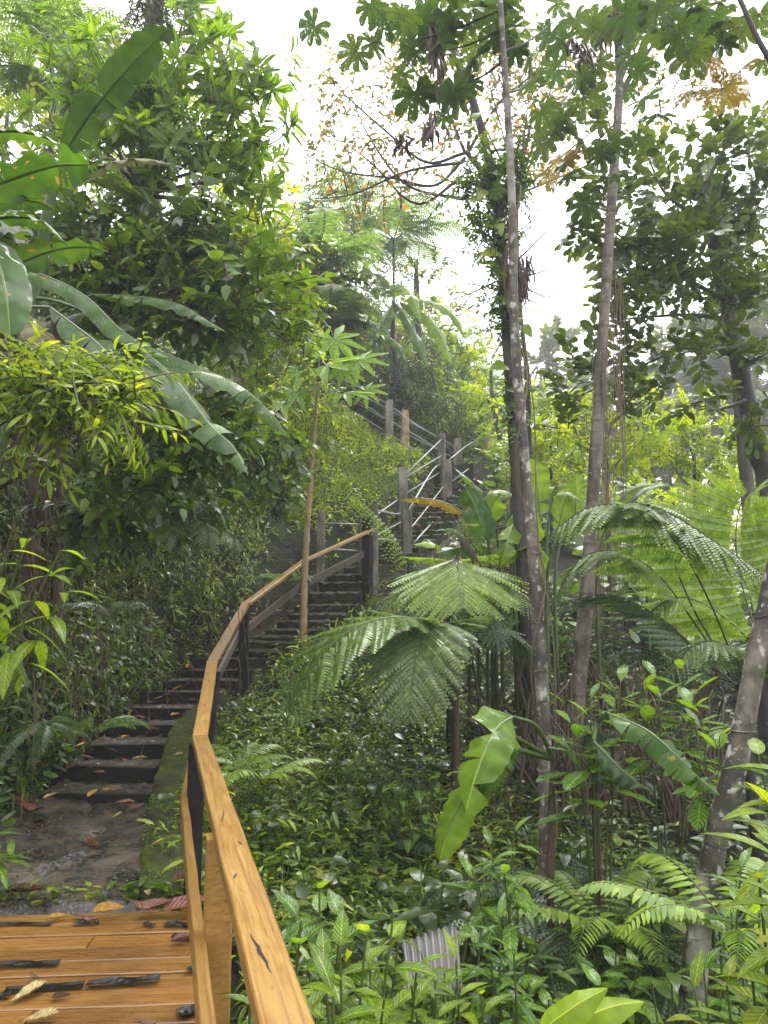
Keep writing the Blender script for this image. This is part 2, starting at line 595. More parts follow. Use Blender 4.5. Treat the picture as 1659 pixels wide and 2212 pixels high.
M['dry_plain'] = leaf_mat('dry_litter', [(.03, .018, .010), (.08, .045, .022), (.14, .09, .05)], rough=.45, trans=.15, tmul=(1.5, 1.2, 1), coat=.2)

M['mid'] = leaf_mat('leaf_mid_green', [(.028, .070, .014), (.045, .105, .018), (.075, .145, .022)])
M['rosette'] = leaf_mat('leaf_rosette', [(.030, .085, .012), (.050, .125, .014), (.090, .175, .020)], trans=.48, vein='pinnate', coat=.2)
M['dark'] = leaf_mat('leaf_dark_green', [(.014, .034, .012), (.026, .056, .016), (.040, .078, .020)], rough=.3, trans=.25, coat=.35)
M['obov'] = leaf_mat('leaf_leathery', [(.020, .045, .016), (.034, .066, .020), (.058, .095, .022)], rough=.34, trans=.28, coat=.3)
M['yellowgreen'] = leaf_mat('leaf_yellow_green', [(.090, .165, .014), (.135, .225, .018), (.20, .285, .026)], trans=.45)
M['lime'] = leaf_mat('leaf_lime', [(.085, .17, .016), (.12, .21, .02), (.18, .235, .028)], trans=.38, tmul=(2.0, 2.1, .9), vein='pinnate')
M['herb'] = leaf_mat('leaf_herb', [(.024, .060, .012), (.055, .115, .018), (.105, .18, .024), (.17, .23, .03)], rough=.32, trans=.32, coat=.3)
M['grass'] = leaf_mat('leaf_grass', [(.030, .065, .012), (.055, .11, .018), (.10, .16, .028)], rough=.35, trans=.35)
M['veined'] = leaf_mat('leaf_veined', [(.040, .110, .020), (.065, .155, .024), (.10, .21, .030)], rough=.24, trans=.33, vein='pinnate', coat=.7)
M['veined_bright'] = leaf_mat('leaf_veined_bright', [(.07, .15, .020), (.10, .20, .022), (.16, .26, .03)], rough=.28, trans=.38, vein='pinnate', coat=.35)
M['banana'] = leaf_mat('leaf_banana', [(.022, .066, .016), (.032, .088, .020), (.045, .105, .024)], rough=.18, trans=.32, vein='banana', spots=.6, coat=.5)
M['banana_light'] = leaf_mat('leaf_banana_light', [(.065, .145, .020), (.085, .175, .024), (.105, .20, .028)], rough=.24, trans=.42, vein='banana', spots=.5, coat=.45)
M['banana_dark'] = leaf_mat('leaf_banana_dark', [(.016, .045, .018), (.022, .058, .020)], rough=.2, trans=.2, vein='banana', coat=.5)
M['banana_lime'] = leaf_mat('leaf_banana_lime', [(.13, .24, .016), (.16, .28, .018)], rough=.25, trans=.4, vein='banana', coat=.4)
M['banana_grey'] = leaf_mat('leaf_banana_grey', [(.10, .115, .11), (.13, .14, .13)], rough=.4, trans=.2, tmul=(1, 1.2, .8), vein='banana', coat=.1)
M['banana_yellow'] = leaf_mat('leaf_banana_yellow', [(.16, .17, .03), (.22, .19, .035)], rough=.35, trans=.4, vein='banana', spots=.9, coat=.2)
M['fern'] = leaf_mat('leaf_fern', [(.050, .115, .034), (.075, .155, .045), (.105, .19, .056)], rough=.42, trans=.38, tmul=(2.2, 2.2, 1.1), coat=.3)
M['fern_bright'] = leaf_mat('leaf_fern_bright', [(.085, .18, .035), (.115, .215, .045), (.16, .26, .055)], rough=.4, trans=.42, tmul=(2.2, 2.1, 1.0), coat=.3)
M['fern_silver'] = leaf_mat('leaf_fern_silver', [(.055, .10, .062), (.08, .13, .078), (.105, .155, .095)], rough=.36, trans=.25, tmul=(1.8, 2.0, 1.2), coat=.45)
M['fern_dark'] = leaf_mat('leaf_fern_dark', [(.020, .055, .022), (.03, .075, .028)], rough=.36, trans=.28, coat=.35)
M['fern_brown'] = leaf_mat('leaf_fern_brown', [(.13, .085, .03), (.16, .13, .04)], rough=.5, trans=.3, tmul=(1.8, 1.6, 1), coat=.1)
M['cecropia'] = leaf_mat('leaf_cecropia', [(.017, .042, .016), (.026, .058, .019), (.044, .074, .022)], rough=.5, trans=.36, tmul=(2.0, 2.0, 1.1), holes=.36, coat=.1)
M['cecropia_old'] = leaf_mat('leaf_cecropia_old', [(.10, .075, .022), (.13, .10, .03), (.12, .12, .03)], rough=.55, trans=.42, tmul=(2.2, 1.8, 1), holes=.62, coat=0)
M['papaya'] = leaf_mat('leaf_papaya', [(.085, .19, .014), (.11, .23, .016)], rough=.45, trans=.48, coat=.2)
M['autumn'] = leaf_mat('leaf_sparse', [(.055, .075, .018), (.075, .10, .018), (.10, .10, .02), (.32, .15, .02)], rough=.4, trans=.4, coat=.1, cpos=[0, .5, .93, .99])
M['far'] = leaf_mat('leaf_far', [(.03, .055, .02), (.05, .08, .026), (.07, .10, .03)], rough=.5, trans=.3, coat=0)
M['fallen_brown'] = leaf_mat('fallen_brown', [(.07, .028, .012), (.13, .052, .022), (.20, .085, .035)], rough=.28, trans=.1, tmul=(1.5, 1.2, 1), vein='pinnate', coat=.4)
M['fallen_yellow'] = leaf_mat('fallen_yellow', [(.40, .20, .02), (.48, .28, .03)], rough=.35, trans=.15, tmul=(1.3, 1.2, 1), vein='pinnate', spots=.6, coat=.3)
M['fallen_cream'] = leaf_mat('fallen_cream', [(.42, .33, .13), (.5, .40, .17)], rough=.4, trans=.15, tmul=(1.2, 1.1, 1), vein='pinnate', spots=.5, coat=.2)
M['fallen_red'] = leaf_mat('fallen_red', [(.15, .05, .035), (.20, .075, .05)], rough=.28, trans=.1, tmul=(1.2, 1.1, 1), vein='pinnate', coat=.4)


# ------------------------------------------------------------------ leaf templates (x along, z up)
def prof(kind, t):
    t = np.asarray(t, float)
    if kind == 'lance': return np.sin(np.pi * np.clip(t, 0, 1) ** .75) ** .9
    if kind == 'ovate': return np.sin(np.pi * np.clip(t, 0, 1) ** .62) ** .8
    if kind == 'obov': return np.sin(np.pi * np.clip(t, 0, 1) ** 1.35) ** .75
    if kind == 'heart': return np.sin(np.pi * np.clip(t * .88 + .12, 0, 1) ** .55) ** .8
    if kind == 'blade': return np.clip(1 - t, 0, 1) ** .6 * np.minimum(1, .5 + t * 4)
    return np.sin(np.pi * t)


def leaf_tpl(W=.3, kind='lance', rows=(.3, .65), fold=.18, droop=.25, pet=0.0):
    """a leaf of length 1: base point, rows of three, tip"""
    V, uv = [(0, 0, 0)], [(.5, 0)]
    for t in rows:
        w = W / 2 * float(prof(kind, t))
        z = -droop * t * t
        V += [(t, w, z + fold * w), (t, 0, z), (t, -w, z + fold * w)]
        uv += [(1, t), (.5, t), (0, t)]
    V.append((1 - droop * droop * .5, 0, -droop))
    uv.append((.5, 1))
    T = [(0, 2, 1), (0, 3, 2)]
    Q = []
    for i in range(len(rows) - 1):
        a, b = 1 + 3 * i, 4 + 3 * i
        Q += [(a, a + 1, b + 1, b), (a + 1, a + 2, b + 2, b + 1)]
    l = 1 + 3 * (len(rows) - 1)
    e = len(V) - 1
    T += [(l, l + 1, e), (l + 1, l + 2, e)]
    V = np.array(V, float)
    V[:, 0] += pet
    return V, np.array(Q, int).reshape(-1, 4), np.array(T, int).reshape(-1, 3), np.array(uv, float)


R3 = (.2, .5, .8)
R5 = (.08, .25, .45, .65, .85)
TP = {
    'lance': leaf_tpl(.24, 'lance', R3, .2, .25), 'lance_droop': leaf_tpl(.22, 'lance', R3, .25, .5), 'ovate': leaf_tpl(.5, 'ovate', R3, .15, .22),
    'obov': leaf_tpl(.55, 'obov', R3, .1, .15), 'heart': leaf_tpl(.8, 'heart', (.06, .4, .75), .12, .2), 'small': leaf_tpl(.42, 'ovate', (.3, .65), .15, .2),
    'blade': leaf_tpl(.055, 'blade', R3, .3, .55), 'blade_up': leaf_tpl(.06, 'blade', R3, .3, .25), 'oblance': leaf_tpl(.28, 'obov', R3, .18, .22),
}


def single_leaf(name, W, kind, mat, fold=.18, droop=.25, pet=.12, wavy=0.0, rows=None, curl=0.0):
    """a finer leaf with its stalk, for plants whose leaves are parts"""
    rows = rows or tuple(np.linspace(.04, .95, 11))
    V, Q, T, uv = leaf_tpl(W, kind, rows, fold, droop, pet)
    # insert half columns: split each side by moving to five columns
    mb = MB()
    n = len(rows)
    cols = np.array([-1, -.5, 0, .5, 1])
    VV, UV = [], []
    for i, t in enumerate(rows):
        w = W / 2 * float(prof(kind, t))
        z0 = -droop * t * t
        for c in cols:
            z = z0 + fold * w * abs(c) ** 1.3 - curl * w * c * c + wavy * w * abs(c) * math.sin(t * 22 + c * 2)
            VV.append((pet + t, -c * w, z))
            UV.append((.5 + .5 * c, t))
    VV.append((pet, 0, 0)); UV.append((.5, 0))
    VV.append((pet + 1.0, 0, -droop)); UV.append((.5, 1))
    Q, T = [], []
    for i in range(n - 1):
        for j in range(4):
            a = i * 5 + j
            Q.append((a, a + 1, a + 6, a + 5))
    b, e = n * 5, n * 5 + 1
    for j in range(4):
        T.append((b, j + 1, j))
        T.append((e, (n - 1) * 5 + j, (n - 1) * 5 + j + 1))
    mb.add(VV, Q, T, UV)
    if pet > 0:
        mb.tube([(0, 0, -.02), (pet * .5, 0, .01), (pet, 0, 0), (pet + .5, 0, -droop * .25 - .006), (pet + .9, 0, -droop * .81 - .004)], [.012, .011, .010, .006, .002], 4, 1)
    return mb.mesh(name, [mat, M['stem_green']])


def twig(name, kind, tpl, n, leaf, length, mats, droop=0.0, seed=0, tilt=.5, tri=None):
    """a leafy twig along +X; kind: rosette, alternate, opposite, hanging"""
    r = np.random.default_rng(seed)
    mb = MB()
    t = np.linspace(0, 1, 7)
    P_ = np.stack([t * length, .04 * length * np.sin(t * 5 + seed), -droop * length * t * t], -1)
    mb.tube(P_, np.linspace(.012, .004, 7) * length ** .5 * 1.2, 4, 1)
    T = np.gradient(P_, axis=0)
    if kind == 'rosette':
        ang = np.arange(n) * 2.4 + r.uniform(-.3, .3, n)
        u = np.linspace(0, 1, n)
        el = .15 + u * .8 * tilt + r.uniform(-.15, .15, n)
        D = np.stack([np.sin(el) + .12, np.cos(el) * np.cos(ang), np.cos(el) * np.sin(ang)], -1)
        pos = P_[-1] - np.stack([(1 - u) * leaf * .35, 0 * u, 0 * u], -1)
        Up = np.tile([1.0, 0, .15], (n, 1))
        sc = leaf * (1.05 - .45 * u) * r.uniform(.8, 1.15, n)
    else:
        u = np.linspace(.12, 1, n)
        pos = np.stack([np.interp(u, t, P_[:, k]) for k in range(3)], -1)
        Td = norm(np.stack([np.interp(u, t, T[:, k]) for k in range(3)], -1))
        side = np.where(np.arange(n) % 2 == 0, 1.0, -1.0)[:, None]
        S = np.tile([0, 1.0, 0], (n, 1))
        dn = {'alternate': .1, 'opposite': .0, 'hanging': -.55}[kind]
        D = Td * .55 + S * side * .8 + np.array([0, 0, dn]) + r.normal(0, .22, (n, 3))
        Up = np.tile([0, 0, 1.0], (n, 1)) + r.normal(0, .28, (n, 3))
        sc = leaf * r.uniform(.7, 1.2, n)
        D[-1] = Td[-1] + r.normal(0, .15, 3)
    scatter(mb, TP[tpl], pos, frames(D, Up), sc, 0)
    return mb.mesh(name, mats)


def big_leaf(pts, width, roll=0.0, fold=.25, tear=0.0, tip='acute', mat=None, seed=0, rows=26, curl=.35, wave=.06, stalk=None, name='leaf', parent=None, rib=.011, face=None):
    """a long blade along a 3-D midrib, each side split into lobes by tears. width in metres. face: the way its upper side looks at mid-length"""
    r = np.random.default_rng(seed + 77)
    C = catmull(pts, rows)
    T = norm(np.gradient(C, axis=0))
    up = np.array([0, 0, 1.0]) if face is None else np.asarray(tuple(face), float)
    S = norm(np.cross(T, up))
    Nn = np.cross(S, T)
    S, Nn = S * math.cos(roll) + Nn * math.sin(roll), Nn * math.cos(roll) - S * math.sin(roll)
    t = np.linspace(0, 1, rows)
    w = np.minimum(1, (t / .16 + .02)) ** .6
    w = w * (np.clip((1 - t) / .42, 0, 1) ** (.75 if tip == 'acute' else .45)) * width / 2
    mb = MB()
    cs = np.array([0, .33, .68, 1.0])
    for sd in (-1, 1):
        cuts = [0] + [i for i in range(2, rows - 2) if r.random() < tear] + [rows - 1]
        cuts = sorted(set(cuts))
        for a, b in zip(cuts[:-1], cuts[1:]):
            i = np.arange(a, b + 1)
            ph = fold + (r.normal(0, .22) if tear > 0 else 0)
            sl = r.normal(0, .10) if tear > 0 else 0
            k = (i - a) / max(1, b - a) - .5
            V, UV = [], []
            for c in cs:
                phi = ph + curl * c + wave * 4 * math.sin(c * 2) * np.sin(i * 1.3 + sd + seed)
                pull = (-k * (b - a) * .10 * c + sl * c * (1 + np.abs(k))) * (1 if len(cuts) > 2 else 0)
                ww = w[i] * (1 - (r.uniform(0, .10) if (tear > 0 and c == 1.0) else 0) + (wave * c * np.sin(i * 2.1 + seed * 1.7)))
                X = C[i] + sd * S[i] * (ww * c * np.cos(phi))[:, None] - Nn[i] * (ww * c * np.sin(phi))[:, None] + T[i] * (pull * width * .25 + .12 * w[i] * c)[:, None]
                V.append(X)
                UV.append(np.stack([np.full(len(i), .5 + .5 * sd * c), t[i]], -1))
            m = len(i)
            V = np.array(V).reshape(-1, 3)
            UV = np.array(UV).reshape(-1, 2)
            Q = []
            for c in range(3):
                for j in range(m - 1):
                    q = (c * m + j, c * m + j + 1, (c + 1) * m + j + 1, (c + 1) * m + j)
                    Q.append(q if sd < 0 else q[::-1])
            mb.add(V, Q, None, UV)
    L = float(np.linalg.norm(np.diff(C, axis=0), axis=1).sum())
    o = mb.obj(name, mat, parent)
    mb = MB()
    mb.tube(C - Nn * .004, np.linspace(rib, rib * .2, rows), 5)
    if stalk:
        st = catmull(list(stalk) + [tuple(C[0])], 10)
        mb.tube(st, np.linspace(rib * 1.7, rib, 10), 6)
    mb.obj('midrib', M['stem_brown'] if 'dry' in name else M['stem_green'], o)
    return o


def frond_mb(pts, hw, npin=20, m=15, droop=.35, roll=0.0, face=None, seed=0, stipe=.15, pw=.15, fold=.25, rad=.010, a0=62):
    """a bipinnate tree-fern frond along a rachis"""
    r = np.random.default_rng(seed + 5)
    n = 40
    C = catmull(pts, n)
    T = norm(np.gradient(C, axis=0))
    up = np.array([0, 0, 1.0]) if face is None else np.asarray(tuple(face), float)
    S = norm(np.cross(T, up))
    Nn = np.cross(S, T)
    S, Nn = S * math.cos(roll) + Nn * math.sin(roll), Nn * math.cos(roll) - S * math.sin(roll)
    mb = MB()
    mb.tube(C, np.linspace(rad, rad * .25, n), 5, 1)
    tt = np.linspace(stipe, .985, npin)
    for i, t0 in enumerate(tt):
        u = (t0 - stipe) / (1 - stipe)
        l = hw * min(1, .7 + u * 2.2) * (1 - u ** 2.2) ** .8 + hw * .04
        f = t0 * (n - 1)
        k = min(int(f), n - 2)
        p = C[k] + (C[k + 1] - C[k]) * (f - k)
        for sd in (-1, 1):
            ang = math.radians(a0 - 22 * u) + r.normal(0, .05)
            d = norm(sd * S[k] * math.sin(ang) + T[k] * math.cos(ang) - Nn[k] * (fold + r.normal(0, .06)))
            s = np.linspace(.0, 1, 8)
            dl = droop * (1 + r.normal(0, .25))
            Q = p + d * (s * l)[:, None] - np.array([0, 0, 1.0]) * (dl * l * s * s)[:, None] * .6 + T[k] * (.10 * l * s * s)[:, None]
            mb.tube(Q, np.linspace(rad * .35, rad * .12, 8), 3, 1)
            mm = max(5, int(m * (l / hw) ** .6))
            sj = np.linspace(.07, .99, mm)
            base = np.stack([np.interp(sj, s, Q[:, c]) for c in range(3)], -1)
            tang = norm(np.stack([np.interp(sj, s, np.gradient(Q, axis=0)[:, c]) for c in range(3)], -1))
            pn = norm(np.cross(tang, np.cross(Nn[k][None], tang)))
            side = np.cross(tang, pn)
            q = (l * pw) * (1 - .85 * sj ** 2.5) + .006
            for s2 in (-1, 1):
                dd = norm(side * s2 * .9 + tang * .42 - pn * (.22 + r.normal(0, .08, mm))[:, None])
                wd = tang * (l / mm * .52)
                b0 = base
                tip = base + dd * q[:, None] - pn * (q * .18)[:, None]
                mid = base + dd * (q * .45)[:, None]
                V = np.stack([b0 - wd * .8, mid - wd * .9, tip, mid + wd * .9, b0 + wd * .8], 1).reshape(-1, 3)
                o = (np.arange(mm) * 5)[:, None]
                mb.add(V, np.concatenate([o + np.array([[0, 1, 3, 4]])]), o + np.array([[1, 2, 3]]))
    return mb


def frond(pts, hw, mat, parent, stem='stem_black', name='frond', **kw):
    return frond_mb(pts, hw, **kw).obj(name, [M[mat], M[stem]], parent)


def frond_lib(name, mat, arch=.5, hw=.28, stem='stem_green', **kw):
    """a frond of length 1 along +X that arches over"""
    t = np.linspace(0, 1, 6)
    pts = np.stack([np.sin(t * (1.1 + arch * .4)) / 1.05, .05 * np.sin(t * 4 + kw.get('seed', 0)), arch * (.9 * t - 1.15 * t * t)], -1)
    return frond_mb(pts, hw, **kw).mesh(name, [M[mat], M[stem]])


def simple_fern(name, mat, arch=.5, hw=.16, npin=20, seed=0):
    """a once-pinnate fern frond of length 1 along +X"""
    t = np.linspace(0, 1, 24)
    C = np.stack([np.sin(t * 1.25) / 1.0, .03 * np.sin(t * 4 + seed), arch * (.9 * t - 1.2 * t * t)], -1)
    T = norm(np.gradient(C, axis=0))
    mb = MB()
    mb.tube(C, np.linspace(.008, .002, 24), 3, 1)
    r = np.random.default_rng(seed)
    u = np.linspace(.14, .98, npin)
    for sd in (-1, 1):
        pos = np.stack([np.interp(u, t, C[:, k]) for k in range(3)], -1)
        Td = np.stack([np.interp(u, t, T[:, k]) for k in range(3)], -1)
        D = Td * .45 + np.array([0, sd, 0]) + np.array([0, 0, -.2]) + r.normal(0, .06, (npin, 3))
        sc = hw * np.minimum(1, .55 + (u - .14) * 3) * (1 - u ** 2.5) ** .7 + .012
        scatter(mb, leaf_tpl(.3, 'lance', R3, .1, .25), pos, frames(D, np.tile([0, 0, 1.0], (npin, 1))), sc)
    return mb.mesh(name, [M[mat], M['stem_green']])


def palmate(name, mat, lobes=9, cut=.45, sharp=1.0, cup=.35, sub=0, seed=0, pet=.0, samp=8):
    """a palmate leaf of radius about 1 in the XY plane, its stalk coming in along -X at the centre"""
    r = np.random.default_rng(seed)
    n = lobes * samp
    gap = .35
    th = np.linspace(-math.pi + gap, math.pi - gap, n + 1)
    ph = (np.linspace(0, lobes, n + 1) % 1.0)
    shape = np.sin(np.pi * ph) ** sharp
    if sub:
        shape = shape * (1 + .25 * np.cos(ph * 2 * math.pi * sub))
    big = 1 - .35 * (np.abs(th) / math.pi) ** 2
    rr = (cut + (1 - cut) * shape) * big * np.repeat(r.uniform(.88, 1.08, lobes), samp)[np.minimum(np.arange(n + 1), n - 1)]
    mb = MB()
    fr = np.array([.18, .45, .72, 1.0])
    V = [(0, 0, 0)]
    UV = [(.5, 0)]
    for f in fr:
        R = f * rr if f > .5 else f * np.minimum(rr, rr * .4 + .45)
        fold = .07 * np.cos(ph * 2 * math.pi) * R
        z = -cup * (R ** 2) * (.6 + .25 * np.sin(th * 2 + seed)) + fold
        V += list(np.stack([R * np.cos(th), R * np.sin(th), z], -1))
        UV += list(np.stack([ph, np.full(n + 1, f)], -1))
    Q, T = [], []
    for j in range(n):
        T.append((0, 1 + j, 2 + j))
        for k in range(3):
            a, b = 1 + k * (n + 1) + j, 1 + (k + 1) * (n + 1) + j
            Q.append((a, b, b + 1, a + 1))
    mb.add(V, Q, T, UV)
    # ribs under the lobes
    for L in range(lobes):
        i = int((L + .5) * samp)
        a = th[i]
        rm = rr[i]
        s = np.linspace(.02, .92, 5)
        mb.tube(np.stack([s * rm * math.cos(a), s * rm * math.sin(a), -cup * (s * rm) ** 2 * (.6 + .25 * math.sin(a * 2 + seed)) - .015 - .05 * s * rm], -1), np.linspace(.014, .004, 5), 3, 1)
    if pet:
        mb.tube([(0, 0, 0), (-pet * .35, 0, .12 * pet), (-pet, 0, 0)], [.014, .016, .02], 4, 1)
    return mb.mesh(name, [M[mat], M['stem_green']])


# ------------------------------------------------------------------ terrain
path_lo = [(-1.75, 4.5, 0.0), (-2.2, 5.6, .02), (-2.38, 6.5, .1), (-2.5, 7.2, .28), (-2.5, 8.2, .5), (-2.35, 9.1, .7), (-2.15, 9.9, .95), (-1.85, 10.6, 1.22), (-1.5, 11.3, 1.45), (-1.1, 12.1, 1.68), (-.82, 12.9, 2.15), (-.55, 13.4, 2.4)]
path_hi = [(.15, 14.0, 2.75), (.75, 15.0, 3.3), (1.15, 16.2, 3.95), (1.75, 17.8, 4.75), (2.2, 19.0, 5.25), (1.6, 19.9, 5.6), (.5, 20.3, 6.2), (-1.3, 22.3, 8.0)]
CTRL = [(x, y, z - .12) for x, y, z in path_lo + path_hi] + [
    # under and right of the deck
    (-1.5, 3, -.75), (-3.2, 3.2, -.2), (0, 2, -1.2), (-1, 0, -1.1), (0, 4, -.95), (1, 3, -1.35), (1.7, 4.5, -1.0), (3, 3.5, -1.2), (3, 1, -1.3), (-.4, 5, -.62), (-.85, 4.6, -.35), (-1.45, 5.5, -.1),
    (1.2, 6, -1.0), (2.2, 8.5, -.38), (4, 7, -.55), (5, 10, -.1), (-.5, 6.5, -.32), (-1.45, 7.2, .08), (-.3, 8, -.02), (.6, 9, .05), (0, 9.5, .32), (-1.35, 9.6, .72), (-.7, 10.8, 1.1), (.2, 12.4, 1.75),
    (1, 11, .8), (2, 12, 1.0), (1.9, 14.5, 2.5), (2.8, 17, 3.7), (3.6, 19.2, 4.7), (4.5, 15, 2.0), (7, 14, .9), (7, 20, 2.6), (12, 20, 1), (12, 10, -.4), (8, 4, -1), (12, 0, -1.5), (4, -4, -1.6),
    # left bank
    (-3.1, 5, .3), (-3.2, 6.5, .5), (-3.3, 8, .95), (-3.1, 9.4, 1.3), (-2.75, 10.8, 1.75), (-2.3, 12, 2.3), (-1.6, 13.3, 2.85), (-.6, 14.6, 3.5), (.0, 16, 4.2), (.5, 17.5, 5.0), (1.0, 18.7, 5.5),
    (-3.7, 6, 1.3), (-3.75, 8, 1.9), (-3.6, 9.6, 2.4), (-3.3, 11, 3.0), (-2.8, 12.6, 3.6), (-1.8, 14.6, 4.3), (-1.0, 17, 5.2), (-.6, 19.5, 6.4), (-1.8, 20.5, 7.4),
    (-4.3, 4, 3.2), (-4.35, 6, 3.9), (-4.35, 8, 4.5), (-4.2, 10, 5.2), (-3.9, 12, 5.7), (-3.4, 14, 6.0), (-3.0, 17, 7.4),
    (-5.6, 3, 4.2), (-5.8, 6, 5.2), (-5.8, 9, 6.0), (-5.5, 12, 7.2), (-5, 16, 8.4), (-9, 4, 6.5), (-10, 10, 9.0), (-10, 18, 12.0), (-4, 21, 10.0), (-7, 26, 14), (-6, -3, 3.5), (-12, -4, 7),
    # the hill behind the stairs
    (-1.2, 24, 10.2), (1, 22.4, 8.0), (3, 21.5, 6.6), (1.5, 25, 10.2), (4.5, 22.5, 5.6), (5, 26, 8.0), (8, 25, 5.0), (-2, 30, 14.0), (4, 32, 12.0), (10, 32, 6.0), (16, 30, 3.0),
    (30, 40, 0), (20, 60, 3), (0, 60, 20), (-30, 50, 26), (-40, 10, 22), (40, 10, -4), (50, 80, 0), (20, -30, -4), (-30, -30, 10), (0, -20, -2), (0, 110, 26), (60, 140, 8)]
CT = np.array(CTRL)


def _k(d2):
    return np.where(d2 > 1e-12, d2 * np.log(d2 + 1e-12), 0) * .5


_n = len(CT)
_A = np.zeros((_n + 3, _n + 3))
_d2 = ((CT[:, None, :2] - CT[None, :, :2]) ** 2).sum(-1)
_A[:_n, :_n] = _k(_d2) + np.eye(_n) * .02
_A[:_n, _n] = 1
_A[:_n, _n + 1:] = CT[:, :2]
_A[_n, :_n] = 1
_A[_n + 1:, :_n] = CT[:, :2].T
_w = np.linalg.solve(_A, np.concatenate([CT[:, 2], np.zeros(3)]))


def hz(x, y):
    x, y = np.asarray(x, float), np.asarray(y, float)
    sh = x.shape
    q = np.stack([x.ravel(), y.ravel()], -1)
    out = np.empty(len(q))
    for a in range(0, len(q), 20000):
        b = q[a:a + 20000]
        d2 = ((b[:, None] - CT[None, :, :2]) ** 2).sum(-1)
        out[a:a + 20000] = _k(d2) @ _w[:_n] + _w[_n] + b @ _w[_n + 1:]
    out = np.clip(out, -6, 26)
    m = (q[:, 1] > 4.6) & (q[:, 1] < 23) & (np.abs(q[:, 0]) < 6)
    if m.any():
        p = q[m]
        best = np.full(len(p), 1e9)
        bz = np.zeros(len(p))
        PT = np.array(path_lo + path_hi)
        for a, b in zip(PT[:-1], PT[1:]):
            ab = b[:2] - a[:2]
            u = np.clip(((p - a[:2]) @ ab) / (ab @ ab), 0, 1)
            dd = np.linalg.norm(p - (a[:2] + u[:, None] * ab), axis=1)
            k = dd < best
            best[k] = dd[k]
            bz[k] = (a[2] + u * (b[2] - a[2]))[k]
        f = np.clip((best - .56) / .3, 0, 1)
        f = f * f * (3 - 2 * f)
        out[m] = (bz - .22) * (1 - f) + out[m] * f
    return out.reshape(sh)


def H(x, y):
    return float(hz(np.array([x]), np.array([y]))[0])


PATH = np.array(path_lo + path_hi)


def path_dist(x, y):
    q = np.stack([np.asarray(x), np.asarray(y)], -1)
    best = np.full(len(q), 1e9)
    for a, b in zip(PATH[:-1, :2], PATH[1:, :2]):
        ab = b - a
        u = np.clip(((q - a) @ ab) / (ab @ ab), 0, 1)
        best = np.minimum(best, np.linalg.norm(q - (a + u[:, None] * ab), axis=1))
    return best


gx = np.unique(np.concatenate([np.linspace(-110, -30, 12), np.linspace(-30, -9, 20), np.arange(-9, 9.01, .15), np.linspace(9, 40, 30), np.linspace(40, 120, 12)]).round(3))
gy = np.unique(np.concatenate([np.linspace(-40, -12, 6), np.linspace(-12, -1, 10), np.arange(-1, 24, .15), np.linspace(24, 60, 40), np.linspace(60, 150, 14)]).round(3))
XX, YY = np.meshgrid(gx, gy)
ZZ = hz(XX, YY)
near = (np.abs(XX) < 9) & (YY > -1) & (YY < 24)
ZZ += np.where(near, .035 * np.sin(XX * 7.1 + 1.3 * np.sin(YY * 5)) * np.sin(YY * 6.3 + XX * 2) + .02 * np.sin(XX * 17) * np.cos(YY * 19), 0) * np.clip((path_dist(XX.ravel(), YY.ravel()).reshape(XX.shape) - .5) * 3, 0, 1)
mb = MB()
ny, nx = XX.shape
ii = (np.arange(ny - 1)[:, None] * nx + np.arange(nx - 1)[None, :]).reshape(-1)
mb.add(np.stack([XX, YY, ZZ], -1).reshape(-1, 3), np.stack([ii, ii + 1, ii + nx + 1, ii + nx], -1))
ground = mb.obj('ground', M['soil'])
ground['kind'] = 'structure'


# ------------------------------------------------------------------ footbridge deck
def board(name, a, b, width, thick, mat, parent, up=(0, 0, 1), ends=(0, 0), w2=None):
    """a timber from a to b (middle of its top face), local X along; ends: angle of the cut at each end"""
    a, b = Vector(a), Vector(b)
    x = (b - a)
    L = x.length
    x.normalize()
    y = Vector(up).cross(x).normalized()
    z = x.cross(y)
    w2 = w2 or width
    mb = MB()
    ns = max(2, int(L / .25))
    V = []
    for i in range(ns + 1):
        t = i / ns
        w = (width * (1 - t) + w2 * t) / 2
        e0, e1 = math.tan(ends[0]), math.tan(ends[1])
        wob = .0015 * math.sin(i * 2.3 + L * 7)
        be = .004
        for (yy, zz) in ((-w, -thick), (-w, -be), (-w + be, 0), (w - be, 0), (w, -be), (w, -thick)):
            xx = t * L + (e0 * yy * max(0, 1 - t * L / .3) if t * L < .3 else 0) + (e1 * yy * max(0, 1 - (1 - t) * L / .3) if (1 - t) * L < .3 else 0)
            V.append((xx, yy + wob, zz + wob * .5))
    Q = []
    for i in range(ns):
        for j in range(6):
            p, q = i * 6 + j, i * 6 + (j + 1) % 6
            Q.append((p, p + 6, q + 6, q))
    T = []
    for o, fl in ((0, 1), (ns * 6, 0)):
        for k in range(1, 5):
            t3 = (o, o + k, o + k + 1)
            T.append(t3 if fl else t3[::-1])
    mb.add(V, Q, T)
    me = mb.mesh(name, mat, smooth=False)
    R = Matrix((x, y, z)).transposed().to_4x4()
    return put(name, me, parent, Matrix.Translation(a) @ R)


